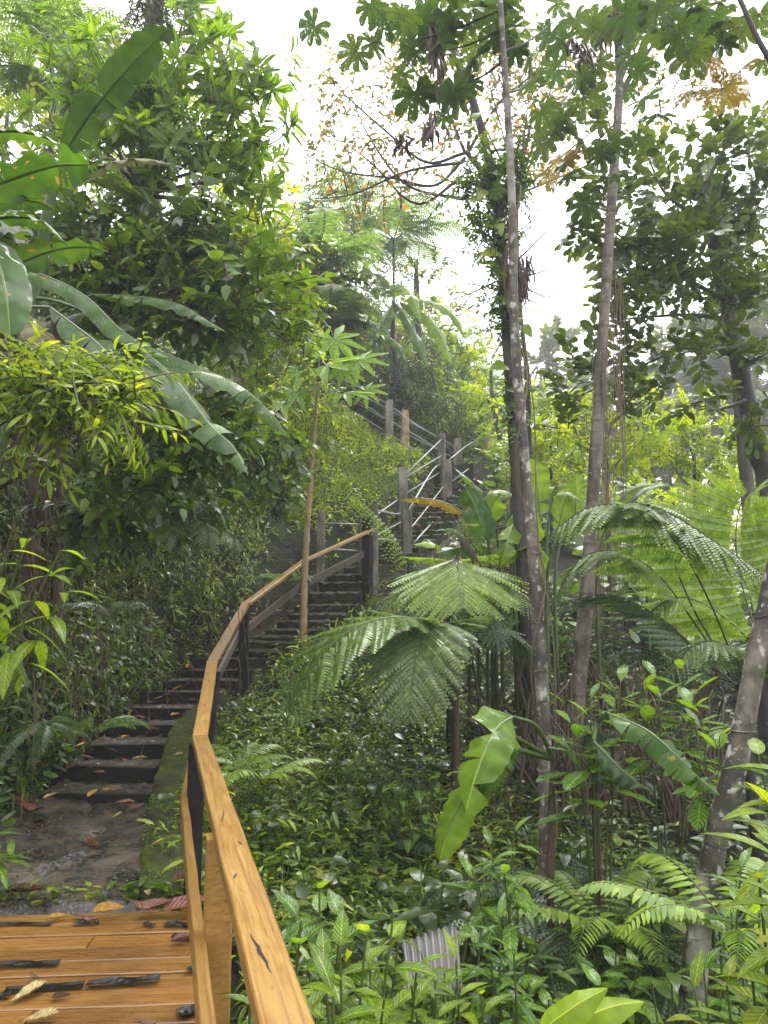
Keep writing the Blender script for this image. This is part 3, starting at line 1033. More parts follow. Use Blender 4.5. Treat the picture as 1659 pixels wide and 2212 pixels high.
deck = thing('footbridge_deck', 'wet orange wooden deck of cross planks at the foot of the stepped path', 'footbridge', (-1.6, 3.4, 0))
eL, eR = G(0, 1978), G(425, 1966)
u = (eR - eL).normalized()
vv = Vector((u.y, -u.x, 0))
ee = G(446, 2212) - eR
shear = ee.dot(u) / ee.dot(vv)
for i in range(24):
    off = .003 * math.sin(i * 3.1)
    o = eR + vv * (i * .146)
    rx = .30 + .03 * math.sin(i * 5.0) + shear * .146 * i
    top = .004 * math.sin(i * 2.2)
    pa = o + vv * .0705 - u * 2.6 + Vector((0, 0, top))
    pb = o + vv * .0705 + u * (rx - .27) + Vector((0, 0, top))
    if i % 5 in (2,):                       # a butt joint in some rows
        k = .62 + .2 * math.sin(i)
        pm = pa.lerp(pb, k)
        board('plank', pa, pm - u * .003, .139, .035, M['deck'], deck)
        board('plank', pm + u * .003, pb, .139, .035, M['deck'], deck)
    else:
        board('plank', pa, pb, .139, .035, M['deck'], deck)
mb = MB()
mb.tube([(0, 0, -.004), (0, 0, .0025)], .0055, 8, cap=True)
nail_me = mb.mesh('nail', M['darkwood'])
for i in range(20):
    for q in (.03, .11):
        for s_ in (.05, -1.16):
            p = eR + vv * (i * .146 + q) + u * (shear * .146 * i + s_ + .012 * math.sin(i * 7 + q * 90)) + Vector((0, 0, .0045 * math.sin(i * 2.2)))
            put('nail', nail_me, deck, Matrix.Translation(p + Vector((0, 0, .001))))
for s in (-2.3, -1.2, -.12):
    a = eR + u * s + Vector((0, 0, -.036))
    board('joist', a + vv * .06, a + vv * 3.4, .06, .16, M['darkwood'], deck)


# black plastic strips and leaf scraps lying on the deck
def cpx(x, y):
    return x * .2811, 1892.5 + y * .2811


def strip(a, b, w, crumple, label, z=.008):
    (ax, ay), (bx, by) = cpx(*a), cpx(*b)
    p, q = G(ax, ay, z), G(bx, by, z)
    d = (q - p)
    L = d.length
    d.normalize()
    n = Vector((-d.y, d.x, 0))
    k = 14
    V = []
    r = random.Random(int(a[0] * 7 + a[1]))
    for i in range(k + 1):
        t = i / k
        for j, s in enumerate((-.5, -.15, .2, .5)):
            e = w * s * (1 + .12 * crumple * math.sin(t * 9 + j))
            h = crumple * .006 * (math.sin(t * 9 + j * 1.7) + r.uniform(-.5, .5)) + (.004 if j in (0, 3) else 0) + crumple * .01
            V.append(p + d * (L * t + r.uniform(-.004, .004) * crumple) + n * e + Vector((0, 0, max(h, .001))))
    Q = [(i * 4 + j, i * 4 + j + 1, (i + 1) * 4 + j + 1, (i + 1) * 4 + j) for i in range(k) for j in range(3)]
    mb = MB()
    mb.add([tuple(v) for v in V], Q)
    tag(mb.obj('plastic_strip', M['tape'], None, False), label, 'plastic strip', 'torn black plastic strips on the deck')


strip((-60, 372), (398, 372), .035, .3, 'flat black plastic strip at the far left edge of the deck')
strip((560, 372), (752, 368), .035, .6, 'small crumpled black plastic scrap near the middle of the first plank')
strip((1095, 372), (1185, 392), .03, .7, 'tiny folded black plastic scrap right of the middle on the first plank')
strip((1262, 380), (1500, 385), .05, .7, 'crumpled black plastic scrap under the mid rail on the first plank')
strip((1320, 462), (1518, 466), .055, .2, 'short flat dark green black strip beside a small brown leaf near the rail')
strip((-60, 692), (452, 678), .05, .6, 'folded black plastic strip running off the left edge of the photo')
strip((665, 838), (1230, 795), .055, .6, 'long creased black plastic strip in the middle of the deck')
strip((32, 885), (640, 838), .055, .3, 'long black plastic strip partly under a cream fallen leaf')
strip((1430, 722), (1560, 735), .04, .7, 'short black plastic strip poking from under the mid rail')
strip((1370, 1070), (1600, 1010), .075, .6, 'wide torn black plastic flap at the lower right of the deck')
strip((-30, 940), (75, 928), .04, .8, 'small black plastic scrap touching the cream leaf at the left')

# ------------------------------------------------------------------ wooden handrail
rail = thing('wooden_handrail', 'new orange timber handrail winding up the steps on dark wooden posts', 'handrail', (-1.07, 4.5, 0))
RA, RB, RC, RD, RE, RF = [Vector(v) for v in ((.09, .5, .925), (-1.07, 4.5, .91), (-1.62, 7.2, 1.18), (-1.76, 9.6, 1.76), (-1.19, 11.4, 2.46), (-.21, 12.6, 3.06))]


def bend(a, b, c):
    d1, d2 = (b - a).xy, (c - b).xy
    return d2.angle_signed(d1) / 2 if True else 0


bB, bC, bD, bE = bend(RA, RB, RC), bend(RB, RC, RD), bend(RC, RD, RE), bend(RD, RE, RF)
board('top_rail', RA, RB, .089, .042, M['pine'], rail, ends=(0, -bB))
board('top_rail', RB + Vector((0, 0, .001)), RC, .085, .042, M['pine'], rail, ends=(bB, -bC), w2=.10)
board('top_rail', RC + Vector((0, 0, .001)), RD, .10, .042, M['pine'], rail, ends=(bC, -bD))
board('top_rail', RD + Vector((0, 0, .001)), RE, .10, .042, M['pine'], rail, ends=(bD, -bE))
board('top_rail', RE + Vector((0, 0, .001)), RF, .095, .042, M['pine'], rail, ends=(bE, 0))


def on_edge(a, b, mat, name='mid_rail', h=.092, t=.04):
    board(name, a, b, t, h, mat, rail)


off = Vector((-.075, -.022, 0))
on_edge(Vector((.09, .5, .57)) + off, Vector((-1.07, 4.5, .575)) + off, M['pine'])
on_edge(Vector((-1.07, 4.5, .573)) + off, Vector((-1.62, 7.2, .80)) + off, M['pine'])
on_edge(Vector((-1.70, 7.2, .80)), Vector((-1.85, 9.62, 1.40)), M['greywood'], h=.10)
on_edge(Vector((-1.85, 9.64, 1.40)), Vector((-1.27, 11.45, 2.10)), M['greywood'], h=.10)
on_edge(Vector((-1.27, 11.47, 2.10)), Vector((-.27, 12.66, 2.72)), M['greywood'], h=.10)


def post(x, y, zt, zb, w, mat, parent, lean=(0, 0), name='post', ang=0.0, wob=0.0, cap=0.0):
    mb = MB()
    k = 9
    V = []
    for i in range(k + 1):
        t = i / k
        s = w / 2 * (1 + wob * math.sin(i * 1.9 + x * 5) - (cap if i == k else 0))
        c = .14 * s
        for (a, b) in ((-s, -s + c), (-s + c, -s), (s - c, -s), (s, -s + c), (s, s - c), (s - c, s), (-s + c, s), (-s, s - c)):
            xr, yr = a * math.cos(ang) - b * math.sin(ang), a * math.sin(ang) + b * math.cos(ang)
            V.append((x + xr + lean[0] * (t - 1), y + yr + lean[1] * (t - 1), zb + (zt - zb) * t))
    Q = [(i * 8 + j, i * 8 + (j + 1) % 8, (i + 1) * 8 + (j + 1) % 8, (i + 1) * 8 + j) for i in range(k) for j in range(8)]
    o = k * 8
    T = [(o, o + j, o + j + 1) for j in range(1, 7)]
    mb.add(V, Q, T)
    return mb.obj(name, mat, parent, False)


def gouge(a, b, f, off, ln, w, ang):
    """a dark split in the top of a rail"""
    p = Vector(a).lerp(Vector(b), f)
    x = (Vector(b) - Vector(a)).normalized()
    y = Vector((0, 0, 1)).cross(x).normalized()
    z = x.cross(y)
    c = p + y * off + z * .0012
    mb = MB()
    V = []
    for i in range(9):
        t = i / 8 - .5
        m_ = c + x * (ln * t) + y * (ang * ln * t + .25 * w * math.sin(i * 2.1))
        h = w * (.5 - abs(t)) * 1.2 + .0004
        V += [tuple(m_ - y * h), tuple(m_ + y * h)]
    mb.add(V, [(2 * i, 2 * i + 2, 2 * i + 3, 2 * i + 1) for i in range(8)])
    mb.obj('split', M['darkwood'], rail, False)


gouge(RA, RB, .285, .012, .20, .007, .10)
gouge(RA, RB, .55, .006, .16, .004, -.12)
gouge(RA, RB, .47, -.02, .05, .005, .2)
gouge(RA, RB, .40, .02, .04, .005, -.3)
gouge(RB, RC, .30, .004, .10, .006, .3)
gouge(RB, RC, .62, .0, .14, .004, .1)
gouge(RC, RD, .35, .015, .03, .012, 0)
gouge(RC, RD, .36, -.02, .03, .012, 0)
gouge(RC, RD, .60, .0, .03, .012, 0)

post(-.545, 2.62, .875, -1.3, .088, M['pine'], rail, ang=.28)
post(-1.09, 4.52, .865, -.5, .095, M['darkwood'], rail, ang=.25)
pc = P(470, 1466, 6.9)
post(-1.53, 6.95, 1.10, -.2, .09, M['darkwood'], rail, lean=(.07, .1), ang=.1)
post(-1.77, 9.62, 1.715, .3, .115, M['darkwood'], rail)
post(-1.20, 11.42, 2.41, .8, .10, M['darkwood'], rail, ang=-.5)
post(-.28, 12.62, 3.25, 1.6, .15, M['darkwood'], rail, ang=-.4)


# ------------------------------------------------------------------ stepped path
path = thing('path', None, None, (-2.3, 6.5, 0), kind='structure')


def rough_box(name, c0, c1, width, zt, zb, mat, parent, amp=.015, seed=0, w1=None):
    """a worn step: a block from front c0 to back c1 (points on the plan), across the way"""
    r = np.random.default_rng(seed)
    c0, c1 = np.array(c0[:2], float), np.array(c1[:2], float)
    d = c1 - c0
    L = np.linalg.norm(d)
    d /= L
    n = np.array([-d[1], d[0]])
    w1 = w1 or width
    nxs, nys = 14, 6
    xs = np.linspace(-.5, .5, nxs)
    ys = np.linspace(0, 1, nys)
    V, idx = [], {}

    def pt(i, j, top):
        y = ys[j]
        w = width * (1 - y) + w1 * y
        base = c0 + d * (L * y) + n * (xs[i] * w)
        jit = amp * (1.1 * math.sin(i * .55 + seed) + r.normal(0, .22)) if j == 0 else 0
        base = base - d * jit
        if top:
            z = zt + amp * (.5 * math.sin(i * 2.1 + j * 1.3 + seed) + r.normal(0, .25)) - (amp * .7 if j == 0 else 0)
        else:
            z = zb
            base = base + d * (.015 if j == 0 else 0)
        return (base[0], base[1], z)
    for top in (1, 0):
        for j in range(nys):
            for i in range(nxs):
                idx[(i, j, top)] = len(V)
                V.append(pt(i, j, top))
    Q = []
    for j in range(nys - 1):
        for i in range(nxs - 1):
            Q.append((idx[i, j, 1], idx[i, j + 1, 1], idx[i + 1, j + 1, 1], idx[i + 1, j, 1])[::-1] if False else (idx[i, j, 1], idx[i + 1, j, 1], idx[i + 1, j + 1, 1], idx[i, j + 1, 1])[::-1])
    for i in range(nxs - 1):
        Q.append((idx[i, 0, 0], idx[i, 0, 1], idx[i + 1, 0, 1], idx[i + 1, 0, 0]))
        Q.append((idx[i, nys - 1, 0], idx[i + 1, nys - 1, 0], idx[i + 1, nys - 1, 1], idx[i, nys - 1, 1]))
    for j in range(nys - 1):
        Q.append((idx[0, j, 0], idx[0, j + 1, 0], idx[0, j + 1, 1], idx[0, j, 1]))
        Q.append((idx[nxs - 1, j, 0], idx[nxs - 1, j, 1], idx[nxs - 1, j + 1, 1], idx[nxs - 1, j + 1, 0]))
    mb = MB()
    mb.add(V, Q)
    me = mb.mesh(name, mat, smooth=False)
    bm = None
    return put(name, me, parent)


# cracked slab at the foot, a warped sheet with thickness
def slab():
    mb = MB()
    nx_, ny_ = 36, 40
    r = np.random.default_rng(3)
    X = np.zeros((ny_, nx_, 3))
    for j in range(ny_):
        t = j / (ny_ - 1)
        y = 4.47 + t * 2.05
        xr = np.interp(y, [4.4, 5.5, 6.6], [-1.28, -1.58, -1.86])
        xl = np.interp(y, [4.4, 5.5, 6.6], [-2.75, -2.95, -3.0])
        for i in range(nx_):
            s = i / (nx_ - 1)
            x = xl + (xr - xl) * s + .03 * math.sin(y * 9 + i) * (i == 0)
            z = .015 + .05 * t + .10 * max(0, .45 - s) * t + .008 * math.sin(x * 3 + y * 2.2) + r.normal(0, .0025)
            cr = x + 2.35 - .35 * math.sin((y - 4.4) * 1.7) - .06 * math.sin(y * 11)
            if abs(cr) < .05: z -= .03 * (1 - abs(cr) / .05)
            z += .022 * (1 if cr < 0 else 0)
            cr2 = y - 5.25 - .22 * math.sin(x * 4.1)
            if abs(cr2) < .035: z -= .02 * (1 - abs(cr2) / .035)
            X[j, i] = (x, y, z)
    ii = (np.arange(ny_ - 1)[:, None] * nx_ + np.arange(nx_ - 1)[None, :]).reshape(-1)
    V = X.reshape(-1, 3)
    fr = X[0].copy(); fr[:, 2] = -.35; fr[:, 1] += .02
    n0 = len(V)
    Q = list(np.stack([ii, ii + 1, ii + nx_ + 1, ii + nx_], -1))
    for i in range(nx_ - 1):
        Q.append((n0 + i, n0 + i + 1, i + 1, i))
    mb.add(np.vstack([V, fr]), Q)
    mb.obj('slab', M['concrete'], path)


slab()
# mossy kerb beside the lower steps
kl = [(-1.39, 4.5, .045), (-1.65, 5.4, .06), (-1.93, 6.45, .13), (-2.06, 7.2, .30), (-2.16, 7.9, .47), (-2.12, 8.6, .6)]
kr = [(-1.12, 4.5, .03), (-1.38, 5.4, .05), (-1.62, 6.45, .12), (-1.76, 7.2, .29), (-1.86, 7.9, .46), (-1.84, 8.6, .58)]
mb = MB()
A_, B_ = catmull(kl, 40), catmull(kr, 40)
V, Q = [], []
for i in range(40):
    for s in (0, .04, .3, .55, .8, .96, 1):
        p = A_[i] * (1 - s) + B_[i] * s
        p = p + np.array([.012 * math.sin(i * 1.9 + s * 9), 0, .012 * math.sin(i * 1.1 + s * 7) + (.0 if s in (0, 1) else .02)])
        V.append(p)
    V.insert(len(V) - 7, A_[i] + np.array([0, 0, -.4]))
    V.append(B_[i] + np.array([.03, 0, -.5]))
for i in range(39):
    for j in range(8):
        a = i * 9 + j
        Q.append((a, a + 1, a + 10, a + 9))
Q += [(0, 1, 2, 3)[::-1], (0, 3, 4, 5)[::-1], (0, 5, 6, 7)[::-1]]
mb.add(V, Q, [(0, 8, 7)])
mb.obj('kerb', M['kerb'], path)

lo_steps = [((-2.85, -1.95), 6.52, .13), ((-2.9, -2.06), 7.05, .25), ((-2.88, -2.08), 7.5, .36), ((-2.9, -2.17), 8.1, .47), ((-2.9, -2.0), 8.55, .58), ((-2.75, -1.95), 9.0, .70), ((-2.7, -1.8), 9.45, .81),
            ((-2.6, -1.7), 9.85, .90), ((-2.45, -1.55), 10.2, 1.02)]
for i, ((xa, xb), y, z) in enumerate(lo_steps):
    xc = (xa + xb) / 2
    y2 = lo_steps[i + 1][1] if i + 1 < len(lo_steps) else 10.75
    xn = sum(lo_steps[i + 1][0]) / 2 if i + 1 < len(lo_steps) else -1.9
    rough_box('step', (xc, y + .02), (xn, y2 + .12), xb - xa, z, z - .32, M['step'], path, .014, i)
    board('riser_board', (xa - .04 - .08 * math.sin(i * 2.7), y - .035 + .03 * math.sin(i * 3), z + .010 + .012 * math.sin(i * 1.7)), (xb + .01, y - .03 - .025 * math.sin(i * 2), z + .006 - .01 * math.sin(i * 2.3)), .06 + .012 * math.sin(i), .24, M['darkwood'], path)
hi_line = [(-1.85, 10.55, 1.12), (-1.65, 10.95, 1.25), (-1.42, 11.35, 1.38), (-1.2, 11.75, 1.52), (-1.0, 12.15, 1.70), (-.90, 12.48, 1.89), (-.82, 12.78, 2.07), (-.72, 13.08, 2.25), (-.55, 13.38, 2.42), (-.25, 13.66, 2.58), (.08, 13.92, 2.74)]
pts = np.array(hi_line + path_hi[1:5])
seg = np.linalg.norm(np.diff(pts[:, :2], axis=0), axis=1)
cum = np.concatenate([[0], np.cumsum(seg)])
s = 0.0
i = 0
while s < cum[-1] - .2:
    a = [np.interp(s, cum, pts[:, k]) for k in range(3)]
    b = [np.interp(min(s + .42, cum[-1]), cum, pts[:, k]) for k in range(3)]
    rough_box('step', a, b, 1.04 + .07 * math.sin(i * 2.3), a[2] + .015 * math.sin(i * 1.9), a[2] - .34, M['step_moss'], path, .026, 20 + i)
    s += .33
    i += 1
rough_box('landing', (1.6, 18.4), (2.9, 19.9), 1.5, 5.3, 4.6, M['step'], path, .02, 60)
up = np.array(path_hi[4:])
s = 0.0
cum = np.concatenate([[0], np.cumsum(np.linalg.norm(np.diff(up[:, :2], axis=0), axis=1))])
while s < cum[-1] - .2:
    a = [np.interp(s, cum, up[:, k]) for k in range(3)]
    b = [np.interp(min(s + .5, cum[-1]), cum, up[:, k]) for k in range(3)]
    rough_box('step', a, b, 1.0, a[2] + .02, a[2] - .4, M['step'], path, .02, 80 + i)
    s += .4
    i += 1


# ------------------------------------------------------------------ concrete posts with pipe rails
def cq(x, y):
    return 685.7 + x * .248, 795.4 + y * .248


railL = thing('pipe_railing', 'grey pipe railing on concrete posts along the left side of the upper stairs', 'railing', (-1.1, 13.2, 2.4), 'pipe railings on concrete posts')
railR = thing('pipe_railing', 'grey pipe railing on concrete posts along the right side of the upper stairs', 'railing', (-.15, 12.9, 2.3), 'pipe railings on concrete posts')


def cpost(cx0, cx1, cyt, cyb, d, parent, mat='post_conc', label=None, extra=.6):
    x, y = cq((cx0 + cx1) / 2, cyt)
    t = P(x, y, d)
    xb, yb = cq((cx0 + cx1) / 2, cyb)
    b = P(xb, yb, d)
    w = (cx1 - cx0) * .248 * d / F * .93
    o = post(t.x, t.y, t.z, b.z - extra, w, M[mat], parent, ang=U(-.25, .25), wob=.02, cap=.12, name='post')
    if label: o['label'] = label


def pipe(pts, ds, parent, r=.0135):
    w = []
    for (x, y), d in zip(pts, ds):
        px_, py_ = cq(x, y)
        w.append(P(px_, py_, d))
    mb = MB()
    mb.tube(catmull(w, 2 if len(w) == 2 else 12), r, 8, cap=True)
    mb.obj('pipe', M['pipe'], parent)


D = dict(q1=13.2, q2=13.4, f=12.75, r1=14, r2=15.8, r3=17, r4=18.8, r5=20, r6=19, r7=19.8, r8=20.6, top=23.5)
cpost(-5, 72, 1220, 1725, D['q1'], railL)
cpost(368, 440, 1290, 1700, D['q2'], railL)
cpost(468, 530, 1188, 1750, D['f'], railR)
cpost(728, 820, 1230, 1400, D['r1'], railR)
cpost(695, 785, 870, 1220, D['r2'], railL)
cpost(1075, 1165, 800, 1190, D['r3'], railR)
cpost(1045, 1115, 570, 830, D['r4'], railL)
cpost(1180, 1255, 615, 1010, D['r5'], railR)
cpost(1438, 1502, 580, 930, D['r6'], railR, 'post_rust', 'rust stained post at the turn of the stairs')
cpost(585, 662, 280, 700, D['r7'], railL)
cpost(724, 796, 370, 780, D['r8'], railR, 'post_rust', 'orange stained post on the upper flight')
cpost(1560, 1600, 670, 900, 20.5, railR)
for pts_, ds_, pr in [
    ([(70, 1348), (395, 1362)], ('q1', 'q2'), railL), ([(60, 1572), (372, 1592)], ('q1', 'q2'), railL),
    ([(530, 1240), (690, 1270), (752, 1250)], ('f', 'r1', 'r1'), railR), ([(525, 1485), (665, 1497), (740, 1500)], ('f', 'r1', 'r1'), railR),
    ([(430, 1340), (545, 1255), (700, 1145)], ('q2', 'q2', 'r2'), railL), ([(430, 1520), (520, 1455), (735, 1335)], ('q2', 'q2', 'r2'), railL),
    ([(765, 925), (1085, 615)], ('r2', 'r4'), railL), ([(770, 948), (1090, 755)], ('r2', 'r4'), railL), ([(780, 1085), (1078, 900)], ('r2', 'r4'), railL),
    ([(795, 1235), (960, 955), (1030, 860), (1098, 825)], ('r1', 'r2', 'r3', 'r3'), railR), ([(815, 1390), (940, 1235), (1110, 1012)], ('r1', 'r2', 'r3'), railR), ([(818, 1560), (885, 1470), (1015, 1330), (1100, 1240)], ('r1', 'r1', 'r2', 'r3'), railR),
    ([(1142, 802), (1310, 668), (1440, 605), (1488, 585)], ('r3', 'r4', 'r6', 'r6'), railR), ([(1165, 990), (1445, 778)], ('r3', 'r6'), railR), ([(1170, 1125), (1460, 858)], ('r3', 'r6'), railR),
    ([(1240, 685), (1440, 660)], ('r5', 'r6'), railR), ([(1245, 800), (1440, 782)], ('r5', 'r6'), railR), ([(1250, 908), (1440, 895)], ('r5', 'r6'), railR),
    ([(650, 338), (860, 490), (1052, 602)], ('r7', 'r4', 'r4'), railL), ([(655, 465), (1052, 702)], ('r7', 'r4'), railL), ([(655, 590), (1062, 838)], ('r7', 'r4'), railL),
    ([(790, 465), (1185, 670)], ('r8', 'r5'), railR), ([(790, 580), (1180, 775)], ('r8', 'r5'), railR), ([(790, 690), (1185, 900)], ('r8', 'r5'), railR),
    ([(150, 30), (590, 300)], ('top', 'r7'), railL), ([(90, 115), (592, 432)], ('top', 'r7'), railL), ([(130, 270), (592, 548)], ('top', 'r7'), railL),
    ([(160, 85), (440, 262), (728, 418)], ('top', 'r8', 'r8'), railR), ([(140, 190), (728, 520)], ('top', 'r8'), railR)]:
    pipe(pts_, [D[k] for k in ds_], pr)

# ------------------------------------------------------------------ leaf and twig library
S_ = [M['stem_brown']]


def tw(kind, tpl, n, leaf, length, mat, stem='stem_brown', k=3, **kw):
    return [twig('leafy_twig', kind, tpl, n, leaf, length, [M[mat], M[stem]], seed=i * 7 + len(tpl) + n, **kw) for i in range(k)]


TW = {
    'rosette': tw('rosette', 'oblance', 11, .26, .32, 'rosette', 'stem_green', 4, droop=-.15, tilt=.6),
    'rosette_y': tw('rosette', 'oblance', 12, .18, .30, 'yellowgreen', 'stem_green', 3, droop=-.1, tilt=.6),
    'vine': tw('alternate', 'ovate', 16, .105, .55, 'mid', 'stem_brown', 4, droop=.35),
    'vine_y': tw('alternate', 'ovate', 16, .10, .5, 'yellowgreen', 'stem_brown', 3, droop=.3),
    'vine_dark': tw('hanging', 'lance', 16, .12, .6, 'dark', 'stem_brown', 4, droop=.6),
    'hang_y': tw('hanging', 'lance_droop', 16, .13, .6, 'lime', 'stem_brown', 4, droop=.35),
    'hang_m': tw('hanging', 'lance_droop', 16, .13, .6, 'herb', 'stem_brown', 4, droop=.45),
    'broad': tw('alternate', 'ovate', 11, .17, .55, 'mid', 'stem_brown', 4, droop=.3),
    'broad_dark': tw('alternate', 'ovate', 11, .17, .55, 'dark', 'stem_brown', 4, droop=.4),
    'lime': tw('alternate', 'lance_droop', 12, .14, .5, 'yellowgreen', 'stem_green', 4, droop=.25),
    'obov': tw('alternate', 'obov', 13, .20, .55, 'obov', 'stem_brown', 4, droop=.1),
    'sparse': tw('alternate', 'ovate', 8, .12, .7, 'autumn', 'stem_brown', 4, droop=.2),
    'midy': tw('rosette', 'oblance', 11, .22, .35, 'yellowgreen', 'stem_brown', 3, tilt=.5),
    'small': tw('alternate', 'small', 20, .06, .5, 'mid', 'stem_brown', 3, droop=.3),
    'small_dark': tw('alternate', 'small', 22, .065, .5, 'obov', 'stem_brown', 3, droop=.5),
    'far': tw('alternate', 'ovate', 26, .5, 1.6, 'far', 'stem_brown', 3, droop=.2),
    'fern_leaf': tw('opposite', 'small', 22, .10, .8, 'mid', 'stem_green', 2, droop=.3),
}
CEC = [palmate('leaf', 'cecropia', 8, .50, .38, .35, 0, i, 1.0) for i in range(4)]
CEC_OLD = [palmate('leaf', 'cecropia_old', 8, .52, .4, .5, 0, 9 + i, 1.0) for i in range(2)]
PAP = [palmate('leaf', 'papaya', 8, .30, .8, .25, 2, 20 + i, .9, 9) for i in range(3)]
FL = {m: [frond_lib('frond', m, a, .30, 'stem_black' if m in ('fern_silver', 'fern_dark') else 'stem_green', seed=i, npin=17, m=11) for i, a in enumerate((.35, .6, .85))] for m in ('fern', 'fern_bright', 'fern_dark', 'fern_silver')}
SF = {m: [simple_fern('frond', m, a, .17, 20, i) for i, a in enumerate((.4, .7))] for m in ('fern', 'fern_bright', 'fern_dark')}
SL = {
    'ovate': single_leaf('leaf', .46, 'ovate', M['veined'], .15, .28, .18, .05),
    'ovate_b': single_leaf('leaf', .44, 'ovate', M['veined_bright'], .15, .35, .18, .05),
    'lance': single_leaf('leaf', .30, 'lance', M['veined_bright'], .2, .4, .08, .03),
    'lance_g': single_leaf('leaf', .30, 'lance', M['veined'], .2, .35, .10, .03),
    'lime': single_leaf('leaf', .30, 'lance', M['lime'], .25, .35, .06, .02),
    'heart': single_leaf('leaf', .80, 'heart', M['herb'], .1, .25, .35, .02),
    'obov': single_leaf('leaf', .42, 'obov', M['veined'], .12, .18, .12, .06),
    'dark': single_leaf('leaf', .45, 'ovate', M['dark'], .12, .3, .2, .04),
}

# ------------------------------------------------------------------ trees
ZU = np.array([0, 0, 1.0])


def crown(root, zones, kinds, n, up=.35, out=.6, scale=(.8, 1.25), seed=0, name='leafy_twig', flat=1.0, cap=300, rnd=.45):
    """leafy twigs through ellipsoids given in picture terms: (px, py, depth, rx, ry[, share])"""
    r = np.random.default_rng(seed + 100)
    wts = np.array([z[3] * z[4] * (z[5] if len(z) > 5 else 1) for z in zones], float)
    wts /= wts.sum()
    cnt = np.maximum(1, (wts * min(n, cap)).astype(int))
    for z, c in zip(zones, cnt):
        ce = np.array(P(*z[:3]))
        k = z[2] / F
        ra = np.array([z[3] * k, min(z[3], z[4]) * k * 1.0 * flat, z[4] * k])
        for _ in range(c):
            v = norm(r.normal(0, 1, 3)) * r.random() ** .42
            p = ce + v * ra
            d = norm(v * out + ZU * up + r.normal(0, rnd, 3))
            ms = kinds[r.integers(len(kinds))]
            put(name, ms[r.integers(len(ms))], root, mat4(p - d * .15, d, ZU + r.normal(0, .25, 3), r.uniform(*scale)))


def limb(root, pts, r0, r1, mat='bark_dark', sides=6, name='branch', n=None):
    mb = MB()
    n = n or max(6, len(pts) * 5)
    mb.tube(catmull(pts, n), np.linspace(r0, r1, n), sides)
    return mb.obj(name, M[mat], root)


def trunk(root, pts, r0, r1, mat, rings=0.0, sides=12, flare=0.0, name='trunk'):
    L = sum((Vector(b) - Vector(a)).length for a, b in zip(pts[:-1], pts[1:]))
    n = max(24, int(L / .045) if rings else int(L / .15))
    C = catmull(pts, n)
    R = np.linspace(r0, r1, n)
    t = np.linspace(0, 1, n)
    if rings:
        s = t * L
        r = np.random.default_rng(int(r0 * 1000))
        pos = np.cumsum(r.uniform(.16, .34, int(L / .2) + 2))
        for p in pos:
            R = R * (1 + rings * np.exp(-((s - p) / .028) ** 2))
    R = R * (1 + flare * np.exp(-t * L / .35))
    R = R * (1 + .03 * np.sin(t * L * 3.1) + .02 * np.sin(t * L * 7.7))
    mb = MB()
    mb.tube(C, R, sides)
    return mb.obj(name, M[mat], root)


def scar_wrap(root, pts, r, n, seed=0):
    """leaf-scar ridges standing proud on a ringed trunk"""
    C = catmull(pts, 200)
    rr = np.random.default_rng(seed)
    mb = MB()
    for f in np.linspace(.02, .97, n):
        i = int(f * 199)
        th = np.linspace(0, 2 * math.pi, 13)
        tl = rr.uniform(-.03, .03, 2)
        V = [C[i] + np.array([r * math.cos(a), r * math.sin(a), tl[0] * math.cos(a) + tl[1] * math.sin(a)]) for a in th]
        k0 = rr.integers(0, 12)
        V = (V[:-1] + V[:-1])[k0:k0 + 9]
        mb.tube(V, np.sin(np.linspace(.15, 3.0, 9)) * .0048, 4)
    tag(mb.obj('ring_scars', M['bark'], root), kind='stuff')


def ground_at(x, y, dz=-.05):
    return Vector((x, y, H(x, y) + dz))


# --- ringed cecropia trunks on the right
def px_line(lst, d):
    return [P(x, y, d) for x, y in lst]


t1 = thing('slim_tree', 'slender lichen-spotted trunk left of the two upright ones right of centre, vine curling up it', 'tree', (1.22, 6, H(1.22, 6)), 'ringed slender tree trunks')
l1 = [ground_at(1.22, 6.0, -.2)] + px_line([(1180, 2010), (1179, 1700), (1166, 1400), (1150, 1180), (1128, 940), (1112, 720), (1108, 500), (1100, 300), (1088, 120), (1076, -60)], 6.0)
trunk(t1, l1, .063, .024, 'bark', .04, flare=.25)
# vine wound round it
C = catmull(l1, 160)
mb = MB()
w = np.arange(160)
mb.tube(C[10:120] + np.stack([np.cos(w[10:120] * .21) * .078, np.sin(w[10:120] * .21) * .078, 0 * w[10:120]], -1), .008, 5)
mb.obj('twining_vine', M['root'], t1)
mb = MB()
mb.tube(C[20:100] + np.stack([.07 + .03 * np.sin(w[20:100] * .17), -.06 + 0 * w[20:100], 0 * w[20:100]], -1), .006, 5)
mb.obj('twining_vine', M['root'], t1)

